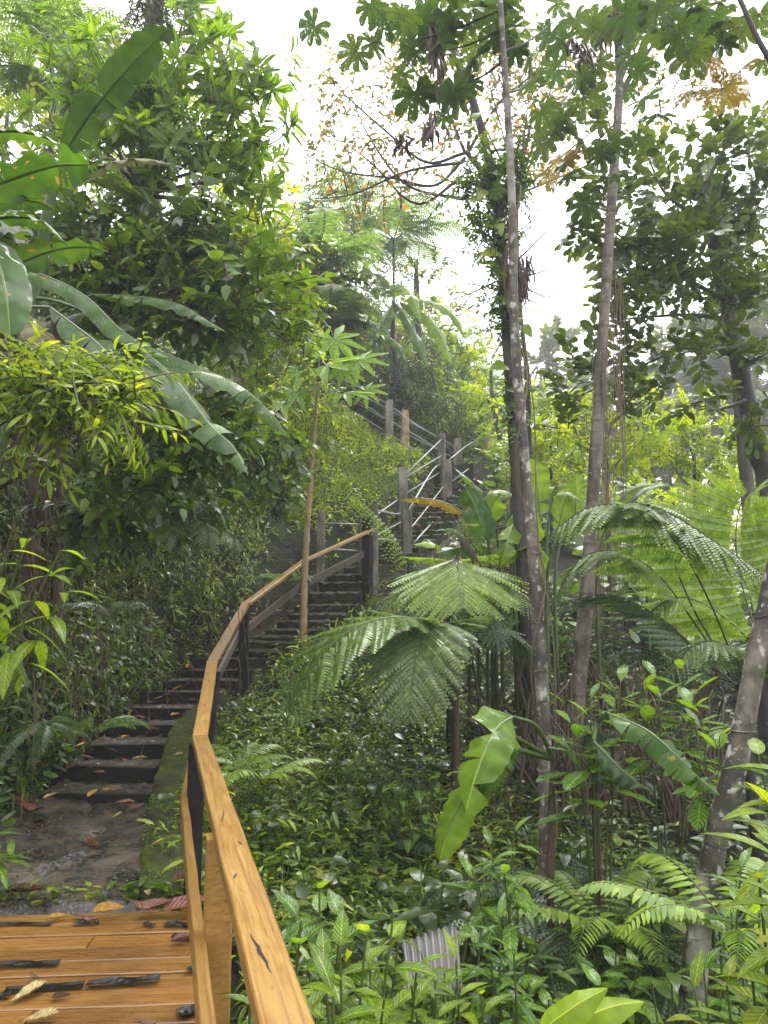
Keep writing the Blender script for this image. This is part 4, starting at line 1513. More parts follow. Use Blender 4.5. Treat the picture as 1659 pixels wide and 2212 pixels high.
t2 = thing('slim_tree', 'tall grey-brown ringed trunk leaning right, second upright trunk right of centre', 'tree', (2.0, 8.5, H(2.0, 8.5)), 'ringed slender tree trunks')
l2 = [ground_at(1.98, 8.5, -.25)] + px_line([(1237, 1700), (1247, 1520), (1268, 1280), (1280, 1080), (1292, 900), (1304, 700), (1318, 480), (1334, 260), (1338, 150), (1330, 30), (1322, -40)], 8.5)
trunk(t2, l2, .096, .040, 'bark_pale', .035, flare=.3)
limb(t2, px_line([(1330, 255), (1350, 190), (1395, 120), (1440, 50), (1470, -30)], 8.5), .030, .02, 'bark_dark')
limb(t2, px_line([(1326, 270), (1260, 330), (1210, 360)], 8.4), .012, .006, 'bark_dark')
mb = MB()
r = np.random.default_rng(8)
for k in range(46):                                          # dead husks hanging from the broken top
    b = P(1322 + r.normal(0, 22), 30 + r.normal(0, 14), 8.4 + r.normal(0, .1))
    mb.tube([b, b + Vector((r.normal(0, .05), r.normal(0, .05), -.15)), b + Vector((r.normal(0, .08), r.normal(0, .06), -.3 - r.random() * .3))], [.02, .025, .004], 4)
tag(mb.obj('dead_husk', M['dry'], t2), kind='stuff')

t3 = thing('slim_tree', 'nearest leaning ringed trunk at the lower right edge', 'tree', (1.66, 4.5, H(1.66, 4.5)), 'ringed slender tree trunks')
l3 = [ground_at(1.55, 4.5, -.2)] + px_line([(1490, 2212), (1510, 2020), (1548, 1810), (1592, 1640), (1638, 1400), (1668, 1270), (1710, 1080), (1760, 800), (1800, 500), (1840, 100), (1860, -200)], 4.5)
trunk(t3, l3, .070, .046, 'bark', .05, flare=.2, sides=16)
scar_wrap(t3, l3[1:7], .072, 16, 4)
scar_wrap(t1, l1[1:5], .062, 14, 5)
scar_wrap(t2, l2[1:9], .092, 26, 6)
limb(t3, px_line([(1800, 500), (1700, 200), (1640, 90), (1590, -20)], 4.6), .022, .016, 'bark_dark')


# cecropia leaves hung about the tops of the trunks
def cec(root, lst, d, meshes, seed, size=1.0, jig=.5):
    r = np.random.default_rng(seed)
    for (x, y, s) in lst:
        dd = d + r.normal(0, jig)
        p = P(x, y, dd)
        R_ = s * size / 2 * dd / F * .84
        # the blade hangs roughly level, tipped towards the tip side
        a = r.uniform(0, 6.28)
        D_ = np.array([math.cos(a), math.sin(a), -.35 + r.normal(0, .25)])
        Up = norm(np.array([r.normal(0, .35), .25 + r.normal(0, .35), 1.0]))
        put('leaf', meshes[r.integers(len(meshes))], root, mat4(p, D_, Up, R_))


r = np.random.default_rng(31)
la = [(r.normal(1010, 120), abs(r.normal(60, 90)) - 20, r.uniform(95, 150)) for _ in range(40)]
la += [(830, 40, 120), (800, 10, 110), (890, 90, 110), (870, 160, 90), (930, 190, 90), (960, 250, 80), (1010, 180, 100), (1045, 320, 80), (1130, 60, 110), (1070, 410, 60), (1095, 470, 55)]
cec(t1, la, 6.6, CEC, 1)
lb = [(1215, 250, 130), (1260, 210, 140), (1180, 300, 120), (1300, 330, 110), (1250, 300, 150), (1170, 240, 110), (1395, 215, 110), (1330, 380, 90), (1380, 300, 100), (1200, 150, 120), (1150, 180, 100), (1270, 120, 110), (1360, 120, 120), (1400, 380, 80),
      (1420, 250, 110), (1350, 190, 100), (1290, 260, 110), (1230, 380, 90), (1190, 70, 110), (1240, 40, 120)]
cec(t2, lb, 8.3, CEC, 2)
cec(t2, [(1215, 345, 110), (1185, 380, 90), (1240, 330, 80)], 8.2, CEC_OLD, 3)
lc = [(1440, 70, 170), (1490, 110, 150), (1400, 60, 140), (1540, 40, 150), (1500, 20, 150), (1600, 60, 130), (1560, 90, 120), (1640, 30, 150), (1350, 30, 150), (1460, 20, 140), (1380, 150, 110), (1650, 130, 90), (1420, 10, 160)]
rq = np.random.default_rng(9)
lb2 = [(rq.normal(1265, 75), rq.normal(200, 95), rq.uniform(80, 140)) for _ in range(10)]
cec(t2, lb2, 8.4, CEC, 21)
lc2 = [(rq.normal(1500, 95), rq.normal(70, 60), rq.uniform(110, 170)) for _ in range(9)]
cec(t3, lc + lc2, 5.6, CEC, 4)
cec(t3, [(1530, 130, 140), (1560, 190, 150), (1500, 200, 120), (1600, 150, 100), (1600, 210, 80)], 6.0, CEC_OLD, 5)
for x0, y0, x1, y1, dd in [(1090, 130, 1000, 180, 6.4), (1090, 110, 1180, 60, 6.4), (1085, 60, 960, 110, 6.4), (1095, 200, 1150, 170, 6.4), (1085, 20, 880, 90, 6.5)]:
    limb(t1, [P(x0, y0, 6.0), P((x0 + x1) / 2, (y0 + y1) / 2 + 8, (6 + dd) / 2), P(x1, y1, dd)], .012, .007, 'bark_dark')
# hanging dead catkins near the left trunk top
mb = MB()
for (x, y, L) in [(940, 120, 90), (955, 180, 70), (925, 265, 80), (870, 300, 35), (935, 50, 100), (1240, 90, 60), (1262, 110, 50)]:
    for k in range(16):
        b = P(x + r.normal(0, 10), y + r.normal(0, 10), 6.6 + r.normal(0, .06))
        e = b + Vector((r.normal(0, .04), r.normal(0, .04), -L / F * 6.6 * r.uniform(.4, 1)))
        mb.tube([b, b.lerp(e, .5) + Vector((r.normal(0, .02), 0, 0)), e], [.008, .018, .003], 4)
tag(mb.obj('dead_catkin', M['dry_plain'], t1), kind='stuff')

# --- vine-clad trunk left of them
t4 = thing('vine_clad_tree', 'dark trunk wrapped in climbing leaves just left of the two upright trunks', 'tree', (1.8, 9, H(1.8, 9)))
l4 = [ground_at(1.75, 9, -.2)] + px_line([(1120, 1080), (1112, 960), (1098, 760), (1088, 600), (1080, 460), (1058, 350), (1022, 220), (965, 76), (925, -20)], 9)
trunk(t4, l4, .085, .045, 'bark_dark')
crown(t4, [(1085, 430, 9, 45, 90), (1060, 360, 9, 55, 60), (1095, 560, 9, 40, 110), (1030, 400, 9, 45, 70, 1.0), (1125, 400, 9, 40, 60), (1095, 700, 9, 32, 80), (1100, 860, 9, 28, 100), (1045, 500, 9, 40, 50), (1110, 340, 8.9, 40, 60), (1085, 620, 8.8, 36, 60)], [TW['vine'], TW['vine'], TW['vine_dark'], TW['small']], 250, -.2, .7, (.6, 1.0), 4)
for k in range(26):
    f = U(.30, .80)
    p = Vector(catmull(l4, 50)[int(f * 49)]) + Vector((U(-.16, .16), -.12, U(-.1, .1)))
    put('leaf', SL['heart'], t4, mat4(p, (U(-1, 1), -.5, U(-.9, .1)), (U(-.3, .3), -.8, .6), U(.16, .30)))
mb = MB()
for k in range(120):
    b = P(1118 + r.normal(0, 14), 545 + r.uniform(0, 60), 8.8 + r.normal(0, .08))
    mb.tube([b, b + Vector((r.normal(0, .03), r.normal(0, .03), -.12)), b + Vector((r.normal(0, .05), r.normal(0, .05), -.25 - r.random() * .3))], [.008, .012, .003], 3)
tag(mb.obj('dead_stem_mat', M['dry_plain'], t4), kind='stuff')
for pts_ in ([(1095, 560), (1010, 545), (930, 530), (870, 480)], [(1090, 600), (1000, 640), (930, 655)], [(1120, 560), (1180, 500), (1205, 460)], [(1125, 600), (1190, 580), (1240, 555)], [(1130, 620), (1190, 640), (1210, 570)], [(1125, 640), (1165, 660), (1205, 700)]):
    limb(t4, px_line(pts_, 9.2), .012, .003, 'stem_brown', 4)

# --- sparse tree behind, yellowing leaves on arched branches
t5 = thing('sparse_tree', 'thin branched tree with scattered yellowing leaves against the white sky at top centre', 'tree', (1.5, 13, H(1.5, 13)))
trunk(t5, [ground_at(2.2, 13, -.2), P(1112, 900, 13), P(1096, 700, 13), P(1082, 520, 13), P(1058, 400, 13), P(1010, 330, 13)], .08, .05, 'bark_dark')
zs = [(720, 240, 13, 80, 90), (780, 320, 13, 110, 70), (870, 330, 13, 100, 70), (760, 180, 13, 70, 70), (870, 220, 13, 110, 80), (960, 330, 13, 70, 60), (1000, 120, 13, 150, 110), (880, 100, 13, 90, 90), (1160, 160, 13, 90, 110), (700, 400, 13, 80, 40), (860, 410, 13, 110, 40), (1150, 320, 13, 60, 40), (660, 300, 13, 50, 40)]
for pts_ in ([(1005, 340), (940, 400), (850, 385), (740, 370), (650, 330)], [(1005, 330), (920, 350), (830, 280), (740, 200), (700, 160)], [(1000, 350), (880, 370), (760, 420), (660, 430)], [(1005, 330), (960, 230), (880, 130), (850, 40)], [(1010, 330), (1080, 220), (1160, 150), (1200, 60)],
             [(1000, 380), (900, 440), (800, 350), (720, 290)], [(1010, 330), (1020, 200), (1000, 60), (990, -30)], [(1000, 430), (880, 400), (800, 300), (760, 210)]):
    limb(t5, px_line(pts_, 13), .035, .008, 'bark_dark', 5)
zs += [(1090, 230, 13, 90, 100), (1240, 200, 13, 80, 90), (1000, 260, 13, 60, 60)]
crown(t5, zs, [TW['sparse']], 290, -.15, .5, (.8, 1.3), 5)

t5b = thing('sparse_tree', 'nearer thin-twigged tree with small olive leaves laced across the sky between the tall trunks', 'tree', (2.1, 11, H(2.1, 11)))
trunk(t5b, [ground_at(2.1, 11, -.2), P(1142, 900, 11), P(1122, 640, 11), P(1118, 430, 11), P(1150, 250, 11)], .045, .02, 'bark_dark', sides=8)
zs = [(1150, 150, 11, 110, 110), (1030, 90, 11, 120, 90), (1230, 80, 11, 90, 80), (930, 60, 11, 90, 70), (1180, 300, 11, 70, 60), (1400, 200, 11, 120, 90), (1560, 260, 11, 100, 60)]
for z in zs:
    limb(t5b, [P(1119, 420, 11), P((1119 + z[0]) / 2, (z[1] + 400) / 2, 11), P(*z[:3])], .02, .005, 'bark_dark', 4)
crown(t5b, zs, [TW['sparse'], TW['small']], 240, .0, .5, (.7, 1.15), 55)

# --- big-leaved tree on the right
t6 = thing('broadleaf_tree', 'dark dense tree with round leathery leaves filling the right edge', 'tree', (4.6, 10, H(4.6, 10)))
trunk(t6, [ground_at(5.0, 10, -.3), P(1660, 1080, 10), P(1640, 980, 10), P(1612, 860, 10), P(1585, 730, 10), P(1560, 620, 10), P(1530, 470, 10), P(1500, 350, 10)], .17, .06, 'bark_dark')
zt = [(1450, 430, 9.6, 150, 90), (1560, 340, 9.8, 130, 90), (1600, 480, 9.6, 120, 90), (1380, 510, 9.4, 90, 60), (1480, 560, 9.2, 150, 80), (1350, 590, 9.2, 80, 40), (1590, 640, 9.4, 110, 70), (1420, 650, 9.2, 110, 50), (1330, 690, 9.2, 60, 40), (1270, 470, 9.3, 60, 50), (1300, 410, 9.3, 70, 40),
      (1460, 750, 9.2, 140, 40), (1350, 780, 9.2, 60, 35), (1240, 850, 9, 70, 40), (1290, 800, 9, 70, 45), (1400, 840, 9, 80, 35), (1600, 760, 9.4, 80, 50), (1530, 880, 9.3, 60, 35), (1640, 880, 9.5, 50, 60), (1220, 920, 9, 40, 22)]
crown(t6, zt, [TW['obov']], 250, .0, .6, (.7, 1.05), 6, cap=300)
for pts_ in ([(1590, 770), (1500, 740), (1410, 780), (1340, 815), (1240, 860)], [(1614, 866), (1570, 880), (1525, 887)], [(1570, 650), (1480, 600), (1380, 540), (1290, 470)], [(1540, 500), (1620, 420), (1650, 330)], [(1530, 480), (1440, 420), (1400, 340)], [(1600, 800), (1660, 760)], [(1575, 690), (1480, 680), (1340, 690)], [(1515, 420), (1560, 330), (1600, 260)]):
    limb(t6, px_line(pts_, 9.5), .035, .010, 'bark_dark', 5)
t6b = thing('broadleaf_tree', 'second leathery-leaved tree deeper in behind the dark one at the right', 'tree', (7.2, 14, H(7.2, 14)))
trunk(t6b, [ground_at(7.0, 14, -.3), P(1600, 900, 14), P(1570, 500, 14)], .16, .07, 'bark_dark')
crown(t6b, [(1480, 470, 14, 190, 130), (1600, 600, 14, 130, 130), (1380, 560, 14, 100, 80), (1620, 350, 14, 90, 110)], [TW['obov']], 110, .0, .6, (1.0, 1.5), 61)

# --- yellow-green young trees in the middle distance
for k, (zs, lab, x) in enumerate([
    ([(1250, 930, 14, 90, 60), (1330, 880, 14, 90, 50), (1390, 940, 14, 90, 70), (1300, 1000, 14, 110, 50)], 'yellow-green young tree behind the two upright trunks', 1310),
    ([(1480, 920, 15, 90, 70), (1560, 960, 15, 90, 60), (1440, 990, 15, 110, 45), (1540, 1020, 15, 110, 40)], 'yellow-green young tree below the crown of the dark right tree', 1500),
    ([(1590, 1080, 20, 90, 60), (1640, 1020, 20, 70, 60), (1500, 1090, 20, 90, 40), (1400, 1080, 19, 90, 40), (1590, 1160, 19, 80, 60, 1.6), (1650, 1190, 19, 60, 70), (1500, 1160, 19, 80, 50)], 'yellow-green bush behind the bright level fern at the right edge', 1560),
    ([(1190, 880, 16, 60, 60), (1180, 960, 16, 60, 60), (1210, 1030, 16, 70, 40)], 'yellow-green bush seen between the vine-clad trunk and the slender trunk', 1190)]):
    b = P(x, 1100, zs[0][2])
    y = thing('young_tree', lab, 'tree', (b.x, b.y, H(b.x, b.y)), 'yellow-green young trees')
    trunk(y, [ground_at(b.x, b.y, -.2), P(x, 1000, zs[0][2]), P(x, 880, zs[0][2])], .05, .015, 'bark_dark', sides=8)
    for z in zs:
        limb(y, [P(x, min(1060, z[1] + 90), z[2]), P((x + z[0]) / 2, z[1] + 40, z[2]), P(*z[:3])], .02, .006, 'stem_brown', 4)
    crown(y, zs, [TW['midy'], TW['midy'], TW['vine_y']], 170 if len(zs) < 5 else 290, .35, .5, (.8, 1.2), 70 + k)

# --- far trees fading into the rain
for k, (x, yt, d, rx, lab) in enumerate([(1185, 740, 55, 55, 'pale rain-veiled tree top in the gap between the slender trunks'), (1290, 800, 60, 60, 'pale misty tree just right of the tall leaning trunk'), (1450, 700, 50, 90, 'pale misty tree seen through the dark right crown'), (1560, 680, 45, 90, 'misty tree beside the dark right trunk'),
                                        (1640, 640, 48, 70, 'misty tree at the extreme right edge'), (1380, 860, 40, 80, 'misty low tree behind the yellow-green young trees'), (1240, 860, 48, 60, 'misty low tree between the two upright trunks')]):
    b = P(x, 1150, d)
    t = thing('distant_tree', lab, 'tree', (b.x, b.y, H(b.x, b.y)), 'distant misty trees')
    top = P(x, yt, d)
    trunk(t, [ground_at(b.x, b.y, -1), Vector((b.x, d, (top.z + H(b.x, b.y)) / 2)), top], .4, .15, 'bark_dark', sides=8)
    crown(t, [(x, yt + 40, d, rx, 50), (x - rx * .5, yt + 110, d, rx * .8, 50), (x + rx * .5, yt + 130, d, rx * .8, 60), (x, yt + 210, d, rx * 1.1, 70), (x, yt + 300, d, rx * 1.1, 70)], [TW['far']], 150, .2, .6, (.9, 1.4), 80 + k)

# --- left bank trees
t7 = thing('rosette_tree', 'big tree at the upper left with whorls of long bright leaves at its twig ends', 'tree', (-4.6, 8.5, H(-4.6, 8.5)))
trunk(t7, [ground_at(-4.6, 8.5, -.3), P(270, 650, 8.2), P(290, 450, 8), P(330, 260, 8), P(420, 100, 8)], .13, .05, 'bark_dark')
zr = [(440, 60, 8, 70, 70), (490, 170, 7.8, 100, 90), (410, 210, 7.6, 110, 90), (540, 280, 7.8, 80, 90), (300, 260, 7.4, 110, 80), (230, 170, 7.6, 100, 80), (470, 360, 7.6, 110, 70), (560, 390, 7.6, 50, 60), (350, 330, 7.4, 100, 70), (150, 260, 7.6, 100, 70), (580, 200, 8, 30, 50), (400, 20, 8, 60, 40), (130, 130, 8, 90, 90), (560, 480, 7.8, 60, 50), (250, 330, 7.2, 90, 50)]
crown(t7, zr, [TW['rosette']], 240, .45, .6, (.8, 1.25), 7)
for z in zr:
    limb(t7, [P(310, 420, 8), P((310 + z[0]) / 2, (z[1] + 420) / 2 - 10, z[2]), P(*z[:3])], .03, .008, 'stem_brown', 5)
put('leafy_twig', TW['rosette'][0], t7, mat4(P(560, 190, 7.8), (1, 0, .25), ZU, 1.3))
put('leafy_twig', TW['rosette'][1], t7, mat4(P(575, 150, 7.8), (1, 0, .4), ZU, 1.2))

t8 = thing('creeper_hung_tree', 'dark trunk at the top left smothered in creepers and hanging moss', 'tree', (-5.2, 10, H(-5.2, 10)))
trunk(t8, [ground_at(-5.2, 10, -.3), P(300, 600, 10), P(320, 300, 10), P(335, 0, 10), P(340, -150, 10)], .16, .12, 'bark_dark')
crown(t8, [(320, 60, 9.8, 55, 110), (330, 220, 9.8, 60, 110), (310, 380, 9.8, 60, 90), (350, -20, 9.8, 70, 60)], [TW['small_dark'], TW['vine_dark'], TW['small_dark']], 230, -.5, .8, (.7, 1.1), 8)

t9 = thing('leafy_tree', 'pale green tree behind the whorl-leaved tree at the upper left', 'tree', (-7, 13, H(-7, 13)))
trunk(t9, [ground_at(-6.6, 13, -.3), P(150, 450, 13), P(140, 200, 13), P(160, 60, 13)], .16, .06, 'bark_dark')
crown(t9, [(60, 200, 13, 110, 110), (180, 120, 13, 120, 110), (60, 330, 12, 120, 90), (320, 160, 12, 110, 110), (440, 300, 12, 110, 90), (240, 380, 12, 150, 90), (520, 480, 11, 80, 70), (90, 60, 13, 120, 70)], [TW['vine_y'], TW['rosette_y'], TW['vine']], 290, .1, .5, (1.1, 1.7), 9)

t10 = thing('climber_mass', 'dense curtain of small-leaved climbers below the whorl-leaved tree on the left bank', 'climber', (-4.4, 8, H(-4.4, 8)))
trunk(t10, [ground_at(-4.4, 8, -.3), P(300, 700, 7.6), P(330, 560, 7.4)], .07, .03, 'bark_dark', sides=8, name='stem')
crown(t10, [(300, 470, 7.2, 150, 70), (420, 480, 7.2, 110, 80), (230, 560, 7, 150, 70), (390, 580, 7, 140, 80), (500, 560, 7.2, 80, 80), (330, 660, 7, 150, 60), (480, 660, 7.2, 110, 60), (150, 480, 7.2, 120, 70), (570, 640, 7.4, 70, 60)], [TW['vine'], TW['broad'], TW['broad_dark'], TW['broad']], 270, .0, .6, (.75, 1.15), 10)
t11 = thing('climber_mass', 'yellow-green climbers on the right edge of the left bank', 'climber', (-4.2, 10.6, H(-4.2, 10.6)))
trunk(t11, [ground_at(-4.2, 10.6, -.3), P(540, 720, 9.6), P(560, 600, 9)], .025, .01, 'bark_dark', sides=8, name='stem')
crown(t11, [(520, 520, 8.6, 70, 60), (580, 600, 8.8, 70, 70), (530, 640, 8.4, 70, 70), (620, 660, 9.2, 60, 60), (560, 720, 8.6, 80, 60), (640, 730, 9.4, 50, 70), (600, 540, 9, 50, 50)], [TW['vine_y'], TW['rosette_y'], TW['lime'], TW['broad']], 220, .0, .6, (.75, 1.15), 11)
t12 = thing('climber_mass', 'yellow-green hanging foliage beside the papaya stem on the bank', 'climber', (-3.6, 12, H(-3.6, 12)))
trunk(t12, [ground_at(-3.6, 12, -.3), P(600, 880, 11.8), P(650, 800, 11)], .025, .01, 'bark_dark', sides=8, name='stem')
crown(t12, [(660, 800, 12.2, 55, 55), (700, 880, 12.4, 55, 65), (640, 900, 12, 60, 75), (705, 960, 12.6, 50, 60), (630, 990, 11.8, 60, 65), (600, 850, 11.6, 60, 60), (670, 1040, 12, 60, 40)], [TW['hang_y'], TW['vine_y'], TW['hang_m']], 190, -.25, .6, (.7, 1.1), 12)

# bright overhanging shrub at the left edge
t13 = thing('overhanging_shrub', 'bright yellow-green shrub with narrow drooping leaves overhanging the bank at the left edge', 'shrub', (-3.6, 4.6, H(-3.6, 4.6)))
trunk(t13, [ground_at(-3.7, 4.8, -.3), P(-60, 900, 4.5), P(60, 840, 4.3), P(180, 830, 4.2)], .03, .012, 'stem_brown', sides=6, name='stem')
crown(t13, [(70, 820, 4.3, 90, 50), (160, 860, 4.3, 100, 60), (40, 880, 4.3, 80, 50), (270, 850, 4.4, 70, 60), (230, 900, 4.5, 80, 40), (100, 910, 4.4, 90, 30), (310, 800, 4.6, 40, 35), (60, 760, 4.5, 50, 30), (150, 790, 4.4, 60, 35)], [TW['lime'], TW['hang_y'], TW['lime']], 125, .3, .6, (.62, .95), 13)
t14 = thing('overhanging_shrub', 'green drooping shrub hanging under the big banana leaves mid left', 'shrub', (-3.9, 6.5, H(-3.9, 6.5)))
trunk(t14, [ground_at(-4.0, 6.6, -.3), P(250, 900, 6.2), P(330, 900, 5.9)], .03, .012, 'stem_brown', sides=6, name='stem')
crown(t14, [(380, 880, 6, 90, 60), (300, 960, 5.8, 90, 50), (450, 930, 6.2, 80, 60), (520, 900, 6.6, 70, 70), (420, 1000, 6.2, 80, 40), (180, 1000, 5.4, 90, 40), (320, 1040, 5.8, 90, 40)], [TW['broad'], TW['vine'], TW['broad_dark']], 170, .0, .6, (.55, .9), 14)
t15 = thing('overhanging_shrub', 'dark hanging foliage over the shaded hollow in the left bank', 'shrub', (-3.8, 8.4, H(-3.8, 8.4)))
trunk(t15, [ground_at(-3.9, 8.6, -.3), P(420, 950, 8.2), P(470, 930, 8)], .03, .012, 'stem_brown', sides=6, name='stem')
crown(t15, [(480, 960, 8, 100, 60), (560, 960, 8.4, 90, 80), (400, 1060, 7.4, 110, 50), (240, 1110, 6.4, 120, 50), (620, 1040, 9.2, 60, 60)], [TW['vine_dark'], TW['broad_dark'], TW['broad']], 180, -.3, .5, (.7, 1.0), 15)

# shrubs and tree ferns on the centre skyline
t16 = thing('hill_tree', 'bushy tree on the hilltop behind the upper stairs', 'tree', (1.2, 24, H(1.2, 24)))
trunk(t16, [ground_at(1.2, 24, -.5), P(900, 640, 24), P(900, 560, 24)], .15, .06, 'bark_dark')
crown(t16, [(900, 600, 24, 80, 60), (960, 680, 24, 80, 60), (860, 660, 23.5, 80, 50), (1000, 760, 23, 80, 60), (920, 740, 23, 90, 50), (1040, 820, 22.5, 60, 60), (840, 720, 23, 70, 60)], [TW['midy'], TW['vine'], TW['rosette_y']], 230, .2, .5, (1.1, 1.7), 16)
t17 = thing('hill_tree', 'dark leafy tree on the skyline right of the upper-left bank', 'tree', (-1.8, 22, H(-1.8, 22)))
trunk(t17, [ground_at(-1.8, 22, -.5), P(680, 560, 21), P(690, 450, 21)], .15, .06, 'bark_dark')
crown(t17, [(640, 520, 20, 70, 60), (700, 560, 20, 80, 60), (760, 520, 20, 70, 60), (690, 640, 19.5, 90, 60), (770, 620, 20, 70, 50), (660, 440, 21, 60, 50), (740, 440, 21, 70, 50), (820, 560, 21, 60, 50), (700, 720, 19, 80, 50)], [TW['vine_dark'], TW['small'], TW['vine'], TW['sparse']], 280, -.1, .5, (1.1, 1.7), 17)
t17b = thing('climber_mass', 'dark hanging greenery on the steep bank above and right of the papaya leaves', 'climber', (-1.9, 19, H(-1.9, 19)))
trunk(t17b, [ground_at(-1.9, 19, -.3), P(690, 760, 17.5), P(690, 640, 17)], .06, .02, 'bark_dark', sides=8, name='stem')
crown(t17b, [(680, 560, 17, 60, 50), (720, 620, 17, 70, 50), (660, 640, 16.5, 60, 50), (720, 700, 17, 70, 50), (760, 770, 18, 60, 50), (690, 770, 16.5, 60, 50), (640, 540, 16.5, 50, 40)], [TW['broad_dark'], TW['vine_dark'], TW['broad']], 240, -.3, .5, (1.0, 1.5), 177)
t18 = thing('hill_tree', 'light green tree standing right of the landing of the stairs', 'tree', (3.6, 20, H(3.6, 20)))
trunk(t18, [ground_at(3.6, 20, -.5), P(1070, 900, 20), P(1060, 800, 20)], .1, .04, 'bark_dark')
crown(t18, [(1050, 880, 20, 60, 60), (1090, 940, 19, 60, 60), (1060, 1000, 18.5, 60, 40), (1010, 860, 20.5, 60, 40), (1130, 1000, 17, 60, 50)], [TW['vine_y'], TW['midy'], TW['fern_leaf']], 170, .1, .5, (.8, 1.3), 18)
t19 = thing('hill_tree', 'shadowy shrubbery hanging over the bank above the pipe railings', 'shrub', (.5, 22.8, H(.5, 22.8)))
trunk(t19, [ground_at(.5, 22.8, -.5), P(860, 800, 22), P(870, 760, 22)], .06, .03, 'bark_dark')
crown(t19, [(790, 760, 22, 80, 60), (860, 800, 22, 90, 50), (930, 830, 21.6, 70, 50), (980, 890, 21, 60, 50), (740, 760, 22, 50, 60)], [TW['vine_dark'], TW['hang_m']], 180, -.4, .5, (1.1, 1.6), 19)


# ------------------------------------------------------------------ tree ferns
def tfern(label, base, crown_pt, mat='stem_black', group='tree ferns', r=.05):
    t = thing('tree_fern', label, 'tree fern', (base[0], base[1], base[2]), group)
    trunk(t, [Vector(base) + Vector((0, 0, -.15)), Vector(base).lerp(Vector(crown_pt), .5), Vector(crown_pt)], r * 1.1, r * .8, mat, sides=8)
    return t


b = P(984, 1620, 8.0)
f1 = tfern('tree fern with two broad silvery drooping fronds in the middle of the slope', (b.x, b.y, H(b.x, b.y)), P(982, 1402, 8), 'stem_brown', r=.045)
frond(PP([(978, 1398, 8), (905, 1338, 7.7), (790, 1345, 7.3), (690, 1420, 7.0), (622, 1552, 6.8)]), .80, 'fern', f1, 'stem_green', npin=26, m=20, seed=1, droop=.22, fold=.12)
frond(PP([(985, 1398, 8), (965, 1345, 7.7), (918, 1365, 7.3), (893, 1440, 6.95), (884, 1556, 6.75)]), .72, 'fern_silver', f1, 'stem_green', npin=26, m=20, seed=2, droop=.22, fold=.12)
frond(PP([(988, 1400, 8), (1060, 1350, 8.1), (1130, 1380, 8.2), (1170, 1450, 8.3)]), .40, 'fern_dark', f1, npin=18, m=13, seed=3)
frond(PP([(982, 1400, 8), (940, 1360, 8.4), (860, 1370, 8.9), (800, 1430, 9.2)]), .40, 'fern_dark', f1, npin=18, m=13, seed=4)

b = P(968, 1420, 8.9)
f2 = tfern('tree fern with a flat bright green frond below the big-leaved clump', (b.x, b.y, H(b.x, b.y)), P(968, 1300, 8.9), r=.03)
frond(PP([(968, 1300, 9.1), (975, 1225, 9.5), (985, 1208, 9.0), (992, 1240, 8.2), (1000, 1312, 7.5)]), .95, 'fern_bright', f2, 'stem_green', npin=24, m=24, seed=5, droop=.18, pw=.13, stipe=.3)
frond(PP([(968, 1302, 9), (930, 1262, 8.9), (880, 1270, 8.6), (840, 1310, 8.4)]), .42, 'fern_bright', f2, 'stem_green', npin=16, m=13, seed=6, droop=.3)
frond(PP([(970, 1302, 9), (1040, 1262, 8.8), (1110, 1270, 8.5), (1170, 1330, 8.3)]), .45, 'fern', f2, npin=17, m=13, seed=7)
frond(PP([(970, 1302, 9), (1010, 1280, 8.5), (1050, 1330, 7.9), (1075, 1400, 7.6)]), .40, 'fern_dark', f2, npin=17, m=13, seed=8)
frond(PP([(968, 1302, 9), (930, 1295, 8.5), (880, 1330, 8.0), (845, 1390, 7.8)]), .35, 'fern', f2, npin=17, m=12, seed=9)

b = P(1625, 1600, 6.6)
f3 = tfern('large tree fern at the right whose arching silvery fronds rise on black stalks', (b.x, b.y, H(b.x, b.y)), P(1600, 1480, 6.6), r=.05)
frond(PP([(1600, 1480, 6.6), (1551, 1340, 6.5), (1470, 1185, 6.4), (1375, 1100, 6.3), (1275, 1095, 6.25), (1190, 1150, 6.2)]), .58, 'fern', f3, npin=26, m=20, seed=10, stipe=.32, droop=.45)
frond(PP([(1600, 1480, 6.7), (1500, 1320, 6.8), (1420, 1130, 6.6), (1370, 1085, 6.4), (1450, 1110, 6.2), (1560, 1180, 6.05), (1680, 1260, 6)]), .50, 'fern_silver', f3, npin=30, m=20, seed=11, stipe=.42, droop=.5)
frond(PP([(1595, 1485, 6.7), (1510, 1360, 6.9), (1420, 1240, 7.0), (1330, 1190, 7.0), (1250, 1210, 7.0), (1200, 1290, 7)]), .50, 'fern', f3, npin=26, m=18, seed=12, stipe=.3)
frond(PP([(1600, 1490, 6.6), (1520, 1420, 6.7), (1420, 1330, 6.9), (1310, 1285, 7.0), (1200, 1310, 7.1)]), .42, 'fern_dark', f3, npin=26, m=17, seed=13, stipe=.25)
frond(PP([(1605, 1490, 6.5), (1590, 1420, 6.3), (1545, 1385, 6.1), (1490, 1400, 6.0), (1450, 1460, 5.9)]), .35, 'fern_silver', f3, npin=18, m=13, seed=14)
frond(PP([(1610, 1490, 6.5), (1640, 1420, 6.2), (1690, 1390, 6.0), (1740, 1430, 5.9)]), .35, 'fern_dark', f3, npin=16, m=12, seed=15)
frond(PP([(1600, 1480, 6.6), (1480, 1440, 6.9), (1380, 1400, 7.2), (1300, 1420, 7.4)]), .36, 'fern_dark', f3, npin=18, m=13, seed=141)

